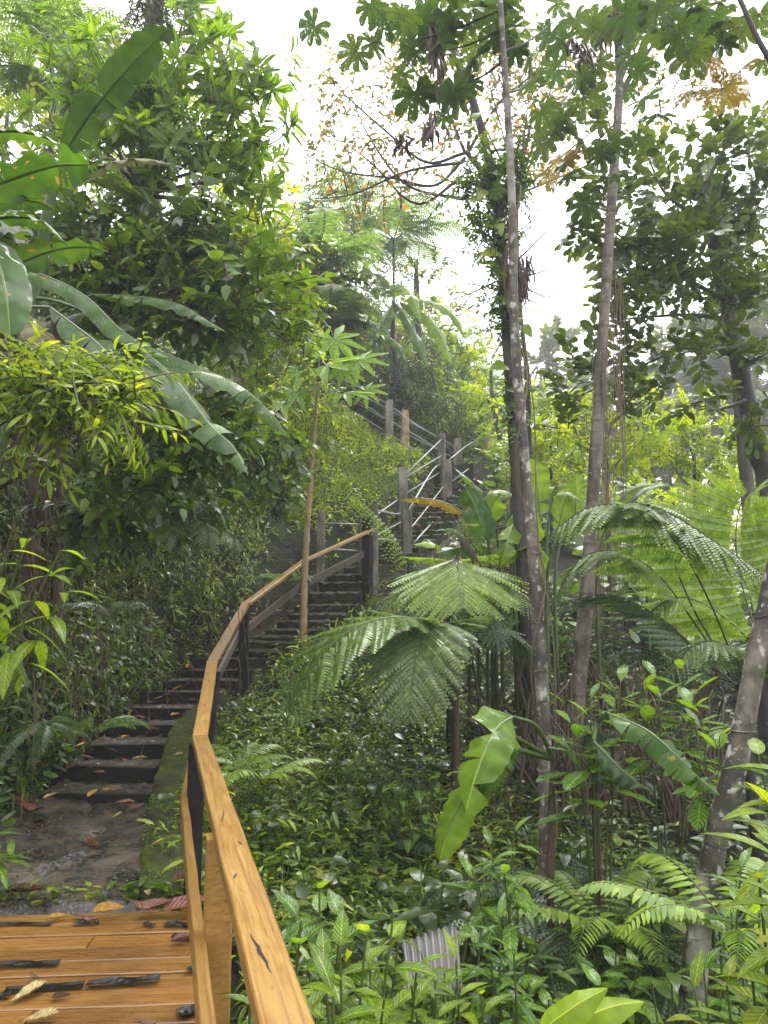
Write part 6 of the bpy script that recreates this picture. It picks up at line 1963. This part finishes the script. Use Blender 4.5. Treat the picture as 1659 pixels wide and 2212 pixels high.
# left edge plants
shrub('veined_shrub', 'large veined leaves with orange tips hanging over the left edge above the path', 0, 1350, 3.6, [(60, 1165, 3.6), (130, 1190, 3.6), (20, 1190, 3.5), (165, 1230, 3.7), (-10, 1150, 3.5)], 'lance', .24, 9, seed=20, base=(-2.6, 3.9), droop=.5)
shrub('veined_shrub', 'leafy plant at the far left edge next to the path slab', 0, 1800, 4.6, [(0, 1800, 4.5), (40, 1850, 4.4), (-20, 1860, 4.3)], 'lance_g', .20, 9, seed=21, base=(-2.75, 4.4))
for k, (x, y, d, lab) in enumerate([(1310, 2010, 4.8, 'low fern with bright toothed fronds left of the leaning trunk'), (1590, 2020, 4.0, 'low fern with bright fronds right of the leaning trunk'), (560, 1690, 6.0, 'small yellow-green fern right of the handrail bend'), (520, 1660, 6.2, 'small fern just behind the handrail bend'),
                                     (190, 1590, 6.6, 'drooping fern on the left verge of the steps'), (100, 1560, 6.4, 'fern hanging from the left bank above the steps'), (400, 1120, 7.4, 'grey-tipped fern drooping in the shaded hollow of the bank'), (360, 1060, 7.0, 'long dark fern drooping below the overhanging shrub'), (240, 1330, 7.4, 'dark fern on the lower left bank'), (620, 1260, 11, 'small fern above the rail beside the papaya stem')]):
    c = P(x, y, d)
    c.z = max(c.z, H(c.x, c.y) + .03) if k not in (5, 6, 7) else c.z
    t_ = thing('ground_fern', lab, 'fern', (c.x, c.y, c.z), 'small ground ferns')
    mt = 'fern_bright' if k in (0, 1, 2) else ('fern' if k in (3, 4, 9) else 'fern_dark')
    for i in range(8):
        a = i * 2.4 + k
        put('frond', (SF if k != 6 else {mt: FL['fern_silver']})[mt][i % 2], t_, mat4(c, (math.cos(a), math.sin(a), .3 if k not in (5, 6, 7) else -.4), ZU, U(.4, .6) * (1.5 if k in (0, 1, 6, 7) else 1)))

for k, (x, y, mt, s_, lab) in enumerate([(-1.15, 6.3, 'fern_bright', .5, 'bright small fern just below the handrail on the slope'), (-.6, 7.6, 'fern', .55, 'green fern beneath the silvery fern frond tip'), (.2, 7.0, 'fern_dark', .6, 'dark fern in the middle of the slope'), (.75, 6.2, 'fern', .55, 'green fern behind the hanging banana leaf'),
                                     (-.2, 5.4, 'fern_dark', .5, 'dark fern low on the slope above the bright shrubs'), (-.9, 8.8, 'fern', .5, 'small fern by the dark post at the second bend'), (.9, 8.6, 'fern_dark', .7, 'dark fern at the foot of the silvery tree fern'), (-.75, 5.0, 'fern_bright', .45, 'yellow-green fern low beside the handrail'),
                                     (2.6, 5.6, 'fern_dark', .8, 'dark fern behind the leaning trunk'), (1.7, 5.2, 'fern', .6, 'fern between the slender and the leaning trunk low down')]):
    z = H(x, y)
    t_ = thing('ground_fern', lab, 'fern', (x, y, z), 'small ground ferns')
    for i in range(8):
        a = i * 2.4 + k * 1.3
        put('frond', (SF[mt] if mt != 'fern_dark' else FL[mt])[i % 2], t_, mat4((x, y, z + .05), (math.cos(a), math.sin(a), .35), ZU, s_ * U(.75, 1.1)))

# ------------------------------------------------------------------ individual herbs on the slopes, copied from a few builds
protos = []
for k, (leaf, size, n, hgt) in enumerate([('heart', .10, 7, .22), ('ovate_b', .11, 10, .30), ('lance_g', .12, 12, .35), ('lance', .11, 10, .28), ('ovate', .12, 9, .28), ('heart', .075, 9, .16)]):
    rr = np.random.default_rng(k + 900)
    t_ = thing('slope_herb', None, 'herb', (0, 0, 0), 'small herbs on the slope')
    C = catmull([(0, 0, -.05), (.01, .0, hgt * .5), (.03 * (-1) ** k, .02, hgt)], 10)
    mb = MB(); mb.tube(C, np.linspace(.006, .003, 10), 4)
    put('stem', mb.mesh('stem', M['stem_green']), t_)
    for i in range(n):
        a = i * 2.4
        el = .6 - 1.0 * i / n + rr.normal(0, .15)
        put('leaf', SL[leaf], t_, mat4(C[9 - int(7 * i / n)], (math.cos(a) * math.cos(el), math.sin(a) * math.cos(el), math.sin(el)), ZU, size * (.6 + .5 * i / n)))
    protos.append(t_)


def copy_thing(src, loc, rz, label, s=1.0):
    c = src.copy()
    COL.objects.link(c)
    c.location = loc
    c.rotation_euler = (0, 0, rz)
    c.scale = (s, s, s)
    c['label'] = label
    for ch in src.children:
        d = ch.copy()
        COL.objects.link(d)
        d.parent = c
    return c


KIND = ['heart-leaved', 'pale ovate-leaved', 'dark narrow-leaved', 'bright narrow-leaved', 'broad veined', 'tiny heart-leaved']


def zone(x, y):
    if x < -2.3:
        if y < 5.6: return 'on the left verge beside the cracked slab'
        if y < 7.2: return 'on the left verge beside the lowest steps'
        if y < 8.8: return 'on the left bank foot beside the middle steps'
        return 'on the left bank foot level with the second rail bend'
    near = 'near the handrail' if x < -.55 else ('left of the hanging banana leaf' if x < .5 else 'by the slender trunk')
    if y < 5.4: return 'low on the slope ' + near
    if y < 7: return 'on the lower mid slope ' + near
    if y < 8.7: return 'under the silvery fern fronds ' + near
    return 'at the top of the slope ' + near


rr = np.random.default_rng(55)
cnt = 0
used = set()
while cnt < 190:
    if rr.random() < .72:
        x, y = rr.uniform(-1.7, 1.6), rr.uniform(4.3, 10.5)
        side = 'slope right of the handrail'
    else:
        x, y = rr.uniform(-3.7, -2.6), rr.uniform(4.3, 10.5)
        side = 'left verge of the steps'
    if path_dist([x], [y])[0] < .62 or (y < 4.5 and x < -1): continue
    k = int(rr.integers(6))
    z = H(x, y)
    lab = '%s herb %s' % (KIND[k], zone(x, y))
    s_ = rr.uniform(.8, 1.35)
    if k not in used:
        t_ = protos[k]; t_.location = (x, y, z); t_.rotation_euler = (0, 0, rr.uniform(0, 6.28)); t_['label'] = lab
        used.add(k)
    else:
        t_ = copy_thing(protos[k], (x, y, z), rr.uniform(0, 6.28), lab, s_)
    t_['group'] = '%s herbs %s' % (KIND[k], zone(x, y))
    cnt += 1


# ------------------------------------------------------------------ ground cover (uncountable)
def patch(x, y, seed, r):
    """plants of a kind grow in clumps"""
    v = np.sin(2.3 * x + seed * 1.7 + 1.1 * np.sin(1.9 * y + seed)) + np.sin(2.0 * y + seed * 2.9 + .9 * np.sin(2.7 * x)) + .6 * np.sin(5.1 * x - 4.3 * y + seed)
    return v > r.normal(-.25, .55, len(x))


def herb_cover(name, xs, ys, hgt, leaf, n, tpl, mats, seed, droop=0.0, keep=.6):
    r = np.random.default_rng(seed)
    m = (path_dist(xs, ys) > keep) & ~((ys < 4.55) & (xs < -.75)) & patch(xs, ys, seed, r)
    xs, ys = xs[m], ys[m]
    zs = hz(xs, ys)
    k = len(xs)
    mb = MB()
    h = hgt * r.uniform(.3, 1.5, k)
    lean = r.normal(0, .3, (k, 2))
    pos, D_, sc = [], [], []
    for i in range(n):
        u = (i + 1) / n
        a = r.uniform(0, 6.28, k)
        p = np.stack([xs + lean[:, 0] * h * u + r.normal(0, .02, k), ys + lean[:, 1] * h * u + r.normal(0, .02, k), zs + h * u], -1)
        el = r.normal(.15 - droop, .3, k) + .3 * u
        pos.append(p)
        D_.append(np.stack([np.cos(a) * np.cos(el), np.sin(a) * np.cos(el), np.sin(el)], -1))
        sc.append(leaf * r.uniform(.55, 1.3, k))
    pos, D_, sc = np.concatenate(pos), np.concatenate(D_), np.concatenate(sc)
    scatter(mb, TP[tpl], pos, frames(D_, np.tile(ZU, (len(pos), 1)) + r.normal(0, .25, (len(pos), 3))), sc, 0)
    # thin stems
    S = np.stack([xs, ys, zs - .02], -1)
    E = np.stack([xs + lean[:, 0] * h, ys + lean[:, 1] * h, zs + h], -1)
    w = np.array([.0022, 0, 0]); w2 = np.array([0, .0022, 0])
    V = np.stack([S - w, S + w, E + w * .5, E - w * .5, S - w2, S + w2, E + w2 * .5, E - w2 * .5], 1).reshape(-1, 3)
    o = (np.arange(k) * 8)[:, None]
    mb.add(V, np.concatenate([o + np.array([[0, 1, 2, 3]]), o + np.array([[4, 5, 6, 7]])]), m=1)
    return tag(mb.obj(name, mats, None), kind='stuff')


def grass_cover(name, xs, ys, L, n, tpl, mats, seed, keep=.58, el0=.9):
    r = np.random.default_rng(seed)
    m = (path_dist(xs, ys) > keep) & ~((ys < 4.55) & (xs < -.75)) & patch(xs, ys, seed, r)
    xs, ys = xs[m], ys[m]
    zs = hz(xs, ys)
    k = len(xs)
    mb = MB()
    pos = np.repeat(np.stack([xs, ys, zs - .01], -1), n, 0) + r.normal(0, .02, (k * n, 3)) * np.array([1, 1, .1])
    a = r.uniform(0, 6.28, k * n)
    el = r.normal(el0, .3, k * n)
    D_ = np.stack([np.cos(a) * np.cos(el), np.sin(a) * np.cos(el), np.sin(el)], -1)
    scatter(mb, TP[tpl], pos, frames(D_, np.tile(ZU, (k * n, 1)) + r.normal(0, .1, (k * n, 3))), L * r.uniform(.5, 1.3, k * n), 0)
    return tag(mb.obj(name, mats, None), kind='stuff')


r = np.random.default_rng(3)
HM = [M['herb'], M['stem_green']]
# right slope, near
HL = [M['veined_bright'], M['stem_green']]
n_ = 4600
herb_cover('ground_herbs', r.uniform(-1.7, 2.6, n_), 3.0 + 8.5 * r.random(n_) ** 1.1, .20, .055, 8, 'small', [M['mid'], M['stem_green']], 1)
n_ = 700
herb_cover('ground_herbs', r.uniform(-1.7, 1.8, n_), 3.5 + 7 * r.random(n_), .34, .13, 6, 'ovate', [M['dark'], M['stem_green']], 105, .1)
n_ = 420
herb_cover('ground_herbs', r.uniform(-1.7, 1.6, n_), r.uniform(4, 10, n_), .5, .13, 9, 'lance_droop', HM, 106, .25)
n_ = 1500
herb_cover('step_weeds', r.uniform(-2.6, 2.6, n_), r.uniform(9.8, 20, n_), .10, .05, 7, 'small', HM, 107, .1, .40)
n_ = 500
herb_cover('step_weeds', r.uniform(-3.2, 1.2, n_), r.uniform(5.5, 15, n_), .06, .035, 5, 'small', HM, 108, .1, .05)
n_ = 900
herb_cover('ground_herbs', r.uniform(-1.7, 1.6, n_), 3.0 + 8.5 * r.random(n_) ** 1.1, .26, .085, 7, 'ovate', HL, 101, .1)
n_ = 700
herb_cover('ground_herbs', r.uniform(-1.6, 1.4, n_), r.uniform(3, 10, n_), .30, .075, 10, 'lance', [M['yellowgreen'], M['stem_green']], 102, .1)
n_ = 2200
grass_cover('leaf_litter', r.uniform(-1.7, 2.4, n_), r.uniform(3, 11, n_), .09, 2, 'ovate', [M['dry_plain']], 103, el0=.15)
n_ = 900
grass_cover('leaf_litter', r.uniform(-3.4, -2.6, n_), r.uniform(4.4, 11, n_), .08, 2, 'ovate', [M['dry_plain']], 104, .45, el0=.1)
n_ = 1500
herb_cover('ground_herbs', r.uniform(-1.3, 2.4, n_), r.uniform(2.2, 8, n_), .30, .095, 8, 'lance', HM, 2, .15)
n_ = 900
herb_cover('ground_herbs', r.uniform(-1.2, 3, n_), r.uniform(2, 8, n_), .22, .085, 5, 'heart', HM, 3, .2)
n_ = 1300
grass_cover('grass', r.uniform(-1.7, 2.2, n_), r.uniform(3.2, 10.5, n_), .26, 7, 'blade', [M['grass']], 4)
# left verge and bank foot
n_ = 4200
herb_cover('ground_herbs', r.uniform(-4.0, -2.3, n_), r.uniform(3.6, 12.5, n_), .17, .055, 8, 'small', HM, 5, .1, .55)
n_ = 2400
grass_cover('grass', r.uniform(-3.7, -2.4, n_), r.uniform(3.6, 11.5, n_), .24, 8, 'blade', [M['grass']], 6, .5)
n_ = 900
herb_cover('ground_herbs', r.uniform(-3.9, -2.5, n_), r.uniform(3.6, 11, n_), .28, .10, 7, 'lance', HM, 7, .3, .6)
# hillside by the upper stairs
n_ = 3600
herb_cover('ground_herbs', r.uniform(-3.2, 3.6, n_), r.uniform(10.5, 23, n_), .22, .10, 7, 'lance', [M['herb'], M['stem_green']], 8, .1, .62)
n_ = 2600
grass_cover('grass', r.uniform(-2.6, 2.4, n_), r.uniform(11, 22.5, n_), .38, 7, 'blade', [M['grass']], 9, .62)
n_ = 1200
herb_cover('ground_herbs', r.uniform(-2.2, .9, n_), r.uniform(13.5, 20.5, n_), .30, .14, 7, 'lance_droop', [M['yellowgreen'], M['stem_green']], 10, .1, .7)
# right undergrowth
n_ = 2600
herb_cover('ground_herbs', r.uniform(1.2, 7.5, n_), r.uniform(3.5, 13, n_), .38, .13, 7, 'ovate', [M['dark'], M['stem_green']], 11, .15)
n_ = 1600
herb_cover('ground_herbs', r.uniform(0.2, 4.5, n_), r.uniform(2.2, 7, n_), .34, .11, 7, 'lance', HM, 12, .2)
n_ = 4200
herb_cover('distant_undergrowth', r.uniform(2, 34, n_), 11 + 34 * r.random(n_) ** 1.3, 1.1, .34, 9, 'ovate', [M['mid'], M['stem_brown']], 13)
n_ = 2500
herb_cover('distant_undergrowth', r.uniform(-9, 6, n_), r.uniform(20, 34, n_), 1.0, .32, 9, 'lance_droop', [M['mid'], M['stem_brown']], 14, .2)


# the steep bank: hanging leaf sprays rooted over its face
def bank_cover(name, n, xr, yr, mats, tpl, leaf, L, seed, slope_min=.75, k=8):
    r = np.random.default_rng(seed)
    xs, ys = r.uniform(*xr, n), r.uniform(*yr, n)
    e = .08
    gx_, gy_ = (hz(xs + e, ys) - hz(xs - e, ys)) / (2 * e), (hz(xs, ys + e) - hz(xs, ys - e)) / (2 * e)
    sl = np.hypot(gx_, gy_)
    zz = hz(xs, ys)
    hollow = (ys > 7.6) & (ys < 10.8) & (zz < 3.9) & (zz > 1.5) & (r.random(n) < .8)
    m = (sl > slope_min) & (path_dist(xs, ys) > .75) & ~hollow
    xs, ys, gx_, gy_, sl = xs[m], ys[m], gx_[m], gy_[m], sl[m]
    zs = hz(xs, ys)
    nrm = norm(np.stack([-gx_, -gy_, np.ones(len(xs))], -1))
    mb = MB()
    q = len(xs)
    out = r.uniform(.10, .45, q)
    ln = L * r.uniform(.5, 1.4, q)
    st = np.stack([xs, ys, zs], -1)
    pos, D_, sc = [], [], []
    for i in range(k):
        u = (i + 1) / k
        p = st + nrm * (out * np.sin(u * 1.9))[:, None] + np.array([0, 0, -1.0]) * (ln * u * u)[:, None] + r.normal(0, .03, (q, 3))
        d = nrm * .6 + np.array([0, 0, -.7]) + r.normal(0, .55, (q, 3))
        pos.append(p); D_.append(d); sc.append(leaf * r.uniform(.6, 1.25, q))
    pos, D_, sc = np.concatenate(pos), np.concatenate(D_), np.concatenate(sc)
    scatter(mb, TP[tpl], pos, frames(D_, np.repeat(nrm[None], k, 0).reshape(-1, 3) + r.normal(0, .3, (len(pos), 3))), sc)
    for i in range(0, q, 3):
        p0 = st[i]
        p1 = p0 + nrm[i] * out[i]
        p2 = p1 + np.array([0, 0, -ln[i]])
        mb.tube([p0, p1, p2], [.006, .005, .002], 3, 1)
    return tag(mb.obj(name, mats, None), kind='stuff')


bank_cover('bank_foliage', 5200, (-6.5, -3.0), (3.5, 15), [M['mid'], M['stem_brown']], 'ovate', .10, .55, 1)
bank_cover('bank_foliage', 4200, (-6.5, -3.0), (3.5, 15), [M['dark'], M['stem_brown']], 'lance_droop', .13, .7, 2)
bank_cover('bank_foliage', 2600, (-4.6, -2.2), (7, 17), [M['herb'], M['stem_brown']], 'lance_droop', .11, .5, 3, .6)
bank_cover('bank_foliage', 2600, (-4, 4.5), (20, 28), [M['dark'], M['stem_brown']], 'lance_droop', .24, 1.0, 4, .5)
# hanging roots over the shaded hollow and the lower left bank
mb = MB()
r = np.random.default_rng(6)
for k in range(190):
    x, y = r.uniform(0, 560), r.uniform(860, 1500)
    d = 5.0 + x / 560 * 3.4 + r.uniform(-.2, .5)
    p = P(x, y, d)
    L = r.uniform(.2, .8)
    mb.tube([p, p + Vector((r.normal(0, .08), r.normal(0, .05), -L * .5)), p + Vector((r.normal(0, .14), r.normal(0, .06), -L))], [.005, .004, .002], 3)
tag(mb.obj('hanging_roots', M['root'], None), kind='stuff')
lian = thing('liana', 'bundle of thin aerial roots dangling beside the tall ringed trunk', 'liana', (2.35, 8.0, 4.5))
for k in range(18):
    x = 1318 + r.normal(0, 14)
    pts_ = [P(x + r.normal(0, 6), 560 + r.uniform(0, 80), 8.6), P(x + r.normal(0, 8), 800, 8.4), P(x + r.normal(0, 10), 1050, 8.2), P(x - 10 + r.normal(0, 14), 1300, 8.0), P(x - 20 + r.normal(0, 22), 1480 + r.uniform(-200, 120), 7.9)]
    limb(lian, pts_, .006, .003, 'root', 3, 'aerial_root')

# ------------------------------------------------------------------ corrugated sheet
sh = thing('corrugated_sheet', 'grey corrugated metal sheet lying among the plants low in the middle', 'metal sheet', P(940, 2070, 3.9))
a_ = [P(868, 2040, 3.95), P(985, 2005, 4.1), P(1002, 2135, 3.75), P(880, 2150, 3.65)]
mb = MB()
nu, nv = 61, 8
up_v = ((a_[1] - a_[0]).cross(a_[3] - a_[0])).normalized()
if up_v.z < 0: up_v = -up_v
V = []
for j in range(nv):
    for i in range(nu):
        s_, t_ = i / (nu - 1), j / (nv - 1)
        p = a_[0].lerp(a_[1], s_).lerp(a_[3].lerp(a_[2], s_), t_) + up_v * (.009 * math.sin(i * 2 * math.pi / 7.5) + .02 * math.sin(t_ * 3 + s_ * 2))
        V.append(tuple(p))
mb.add(V, [(j * nu + i, j * nu + i + 1, (j + 1) * nu + i + 1, (j + 1) * nu + i) for j in range(nv - 1) for i in range(nu - 1)])
mb.obj('sheet', M['tin'], sh)
bpy.data.objects['sheet'].modifiers.new('thickness', 'SOLIDIFY').thickness = .003

# ------------------------------------------------------------------ fallen leaves
FLV = {
    'brown': [single_leaf('fallen_leaf', .42, 'ovate', M['fallen_brown'], .25, -.15, .10, .06, curl=-.5), single_leaf('fallen_leaf', .38, 'obov', M['fallen_brown'], -.15, .12, .10, .08, curl=.4)],
    'yellow': [single_leaf('fallen_leaf', .5, 'ovate', M['fallen_yellow'], .2, -.1, .12, .06, curl=-.4)],
    'cream': [single_leaf('fallen_leaf', .42, 'obov', M['fallen_cream'], .2, -.12, .12, .10, curl=-.4)],
    'red': [single_leaf('fallen_leaf', .5, 'ovate', M['fallen_red'], .15, -.1, .1, .04, curl=-.2)]}


def fallen(p, colour, size, label, a=None, tilt=.12, group=None):
    ms = FLV[colour]
    o = put('fallen_leaf', ms[random.randrange(len(ms))], None, mat4(Vector(p), (math.cos(a if a is not None else U(0, 6.28)), math.sin(a if a is not None else U(0, 6.28)), U(-tilt, tilt)), (U(-.2, .2), U(-.2, .2), 1), size))
    return tag(o, label, 'leaf', group)


def deck_leaf(x, y, colour, size, label, a, z=.014):
    px_, py_ = cpx(x, y)
    fallen(G(px_, py_, z), colour, size, label, a, .06, 'fallen leaves on the deck')


deck_leaf(40, 985, 'cream', .16, 'cream fallen leaf with a wavy edge lying over the black strip', .9)
deck_leaf(130, 1120, 'cream', .14, 'cream fallen leaf cut by the bottom edge of the photo', .2)
deck_leaf(1290, 505, 'brown', .15, 'small brown leaf beside the short green-black strip on the deck', .2)
deck_leaf(340, 330, 'yellow', .11, 'orange-brown leaf on the far edge of the deck', .1)
deck_leaf(1340, 305, 'yellow', .13, 'orange leaf on the deck corner under the big reddish leaf', .2)
deck_leaf(380, 935, 'brown', .08, 'tiny dark leaf scrap below the long strip on the deck', .1)
deck_leaf(1020, 1095, 'brown', .09, 'small dark leaf scrap near the bottom of the deck', .0)
for (x, y, c, s_, a, z, lab) in [
    (1215, 265, 'red', .25, .25, .05, 'large ribbed reddish leaf where the deck meets the path'), (1010, 265, 'red', .20, .1, .04, 'pinkish ribbed leaf left of the large reddish one'), (950, 170, 'brown', .20, -.1, .10, 'upright brown leaf standing in the gap behind the deck'),
    (680, 275, 'yellow', .17, .1, .05, 'orange leaf wedged in the gap behind the deck'), (500, 290, 'brown', .16, .1, .03, 'dark brown leaf wedged in the gap behind the deck'), (0, 120, 'brown', .22, .1, .06, 'large reddish brown leaf at the left on the slab edge'),
    (1140, 150, 'cream', .09, 1.9, .07, 'small pale leaf on the kerb end'), (1330, 50, 'brown', .14, 1.3, .07, 'brown leaf beside the dark post foot')]:
    px_, py_ = cpx(x, y)
    fallen(G(px_, py_, z), c, s_, lab, a, .15, 'fallen leaves at the foot of the path')
for (x, y, z, c, s_, lab) in [
    (72, 1762, .12, 'brown', 0.24, 'brown leaf in the small pile at the left of the slab'), (95, 1750, .12, 'brown', 0.22, 'second brown leaf in the pile at the left of the slab'), (60, 1745, .13, 'brown', 0.23, 'curled brown leaf at the back of the pile on the slab'), (85, 1775, .11, 'brown', 0.19, 'front brown leaf of the pile on the slab'),
    (178, 1806, .08, 'brown', 0.20, 'orange-brown leaf lying in the middle of the slab'), (208, 1808, .08, 'brown', 0.16, 'brown leaf right of the middle one on the slab'), (240, 1760, .09, 'brown', 0.18, 'brown leaf near the back right of the slab'), (300, 1740, .1, 'brown', 0.19, 'brown leaf under the first step at the kerb'),
    (350, 1690, .14, 'red', .15, 'reddish leaf on the kerb by the first step'), (388, 1622, .24, 'cream', .12, 'cream leaf on the mossy kerb'), (318, 1624, .27, 'yellow', .17, 'bright yellow leaf on the third step'), (262, 1598, .36, 'yellow', .13, 'pale yellow leaf on the fourth step'), (330, 1610, .33, 'cream', .09, 'small cream leaf behind the bright yellow one'),
    (240, 1668, .16, 'brown', .15, 'brown leaf on the second step'), (180, 1674, .15, 'brown', .14, 'brown leaf at the left of the second step'), (260, 1640, .26, 'brown', .12, 'brown leaf on the third tread'), (370, 1497, .70, 'yellow', .13, 'yellow leaf on the step below the dark post'),
    (330, 1520, .56, 'cream', .11, 'cream leaf on the fifth step'), (300, 1560, .46, 'brown', .13, 'brown leaf on the edge of the fifth step'), (270, 1552, .5, 'brown', .13, 'brown leaf left on the fifth step'), (320, 1834, .08, 'cream', .12, 'greyish leaf lying across the kerb edge'), (355, 1800, .1, 'cream', .07, 'tiny pale leaf on the moss'),
    (100, 1680, .2, 'brown', .16, 'brown leaf on the verge left of the second step'), (110, 1660, .24, 'yellow', .12, 'yellow-brown leaf on the verge left of the third step'), (265, 1510, .6, 'brown', .13, 'brown leaf by the grass left of the sixth step')]:
    p = G(x, y, z)
    fallen((p.x, p.y, z + .02), c, s_, lab, None, .15, 'fallen leaves on the lower steps')
rr = np.random.default_rng(8)
cols = ['brown', 'brown', 'brown', 'yellow', 'cream', 'red']
for k in range(120):
    i = rr.integers(len(path_lo) + 3) + 1
    q = PATH[i] + (PATH[i + 1] - PATH[i]) * rr.random()
    x, y = q[0] + rr.normal(0, .3), q[1] + rr.normal(0, .1)
    c = cols[rr.integers(6)]
    fallen((x, y, q[2] + rr.uniform(.10, .17)), c, rr.uniform(.07, .15), 'small %s leaf %s' % (c, ['on the slab at the foot of the steps', 'on the lowest steps', 'on the middle steps', 'on the flat landing behind the dark posts', 'on the upper flight behind the papaya'][min(4, int(i / 2.6))], ), None, .3, 'small %s fallen leaves on the path' % c)
for k in range(60):
    x, y = rr.uniform(-1.2, 1.6), rr.uniform(4.4, 10)
    if path_dist([x], [y])[0] < .6: continue
    c = cols[rr.integers(5)]
    fallen((x, y, H(x, y) + rr.uniform(.08, .2)), c, rr.uniform(.08, .17), '%s leaf in herbs %s' % (c, zone(x, y)), None, .6, '%s fallen leaves caught in the slope herbs' % c)

# small shoots growing in the gap between deck and slab
gap = MB()
r = np.random.default_rng(14)
for k in range(26):
    q = G(r.uniform(-10, 430), 1955, .0)
    pos = np.repeat(np.array([[q.x, q.y + .05, .0]]), 5, 0) + np.array([[0, 0, .02 * i] for i in range(5)])
    a = r.uniform(0, 6.28, 5)
    D_ = np.stack([np.cos(a), np.sin(a), r.uniform(.1, .7, 5)], -1)
    scatter(gap, TP['small'], pos, frames(D_, np.tile(ZU, (5, 1))), r.uniform(.05, .10, 5))
tag(gap.obj('gap_weeds', [M['herb']], None), kind='stuff')
# leaf crumbs and grit on the path, moss tufts on the kerb
def path_z(x, y):
    best = np.full(len(x), -9.0)
    steps_ = lo_steps
    for i, ((xa, xb), yy, z) in enumerate(steps_):
        y2 = steps_[i + 1][1] if i + 1 < len(steps_) else 10.4
        m = (x > xa) & (x < xb - .05) & (y > yy) & (y < y2 - .05)
        best[m] = z
    m = (y > 4.5) & (y < 6.45) & (x < np.interp(y, [4.4, 5.5, 6.6], [-1.4, -1.7, -1.97])) & (x > -2.9)
    best[m] = .03 + .05 * (y[m] - 4.47) / 2.05
    return best


r = np.random.default_rng(41)
x, y = r.uniform(-3, -1.4, 5200), r.uniform(4.5, 10.3, 5200)
z = path_z(x, y)
keep_ = (z > -1) & ((np.sin(x * 4 + y) + np.sin(y * 3.3 - x * 2) + r.normal(0, .9, len(x))) > np.where(y < 6.45, 1.0, .1))
x, y, z = x[keep_], y[keep_], z[keep_]
a = r.uniform(0, 6.28, len(x))
mb = MB()
scatter(mb, TP['small'], np.stack([x, y, z + .022], -1), frames(np.stack([np.cos(a), np.sin(a), r.normal(0, .15, len(x))], -1), np.tile(ZU, (len(x), 1)) + r.normal(0, .3, (len(x), 3))), r.uniform(.010, .045, len(x)))
tag(mb.obj('leaf_crumbs', M['dry_plain'], None), kind='stuff')
n_ = 5200
t_ = r.random(n_) * 39
i_ = t_.astype(int)
s_ = r.random(n_)
base_ = A_[i_] + (A_[np.minimum(i_ + 1, 39)] - A_[i_]) * (t_ - i_)[:, None]
base2 = B_[i_] + (B_[np.minimum(i_ + 1, 39)] - B_[i_]) * (t_ - i_)[:, None]
pos = base_ * (1 - s_)[:, None] + base2 * s_[:, None] + np.array([0, 0, .012])
m_ = (np.sin(pos[:, 0] * 9 + pos[:, 1] * 5) + np.sin(pos[:, 1] * 7 - pos[:, 0] * 4) + r.normal(0, .7, n_)) > -.1
pos = pos[m_]
a = r.uniform(0, 6.28, len(pos))
mb = MB()
scatter(mb, TP['small'], pos, frames(np.stack([np.cos(a), np.sin(a), r.uniform(.2, 1.6, len(pos))], -1), np.tile(ZU, (len(pos), 1)) + r.normal(0, .3, (len(pos), 3))), r.uniform(.010, .028, len(pos)))
tag(mb.obj('moss', M['grass'], None), kind='stuff')
# twigs lying on the deck
for (a, b_, lab) in [((230, 735), (310, 850), 'thin bent twig lying on the deck above the long strip'), ((205, 820), (240, 770), 'short thin twig lying on the deck near the left strip')]:
    mb = MB()
    p, q = G(*cpx(*a), .012), G(*cpx(*b_), .012)
    mb.tube([p, p.lerp(q, .5) + Vector((.01, .01, .004)), q], [.003, .003, .002], 4)
    tag(mb.obj('twig', M['stem_brown'], None), lab, 'twig')

# ------------------------------------------------------------------ rain-hazy air
hm, nd, lk = new_mat('haze')
pv = N(nd, 'ShaderNodeVolumePrincipled')
pv.inputs['Color'].default_value = (.93, .94, .96, 1)
pv.inputs['Density'].default_value = 0.0021
pv.inputs['Anisotropy'].default_value = 0.2
out = N(nd, 'ShaderNodeOutputMaterial')
lk.new(pv.outputs[0], out.inputs['Volume'])
mb = MB()
mb.box((5, 55, 16), (126, 0, 0), (0, 106, 0), (0, 0, 24))
tag(mb.obj('haze', hm, None, False), kind='stuff')
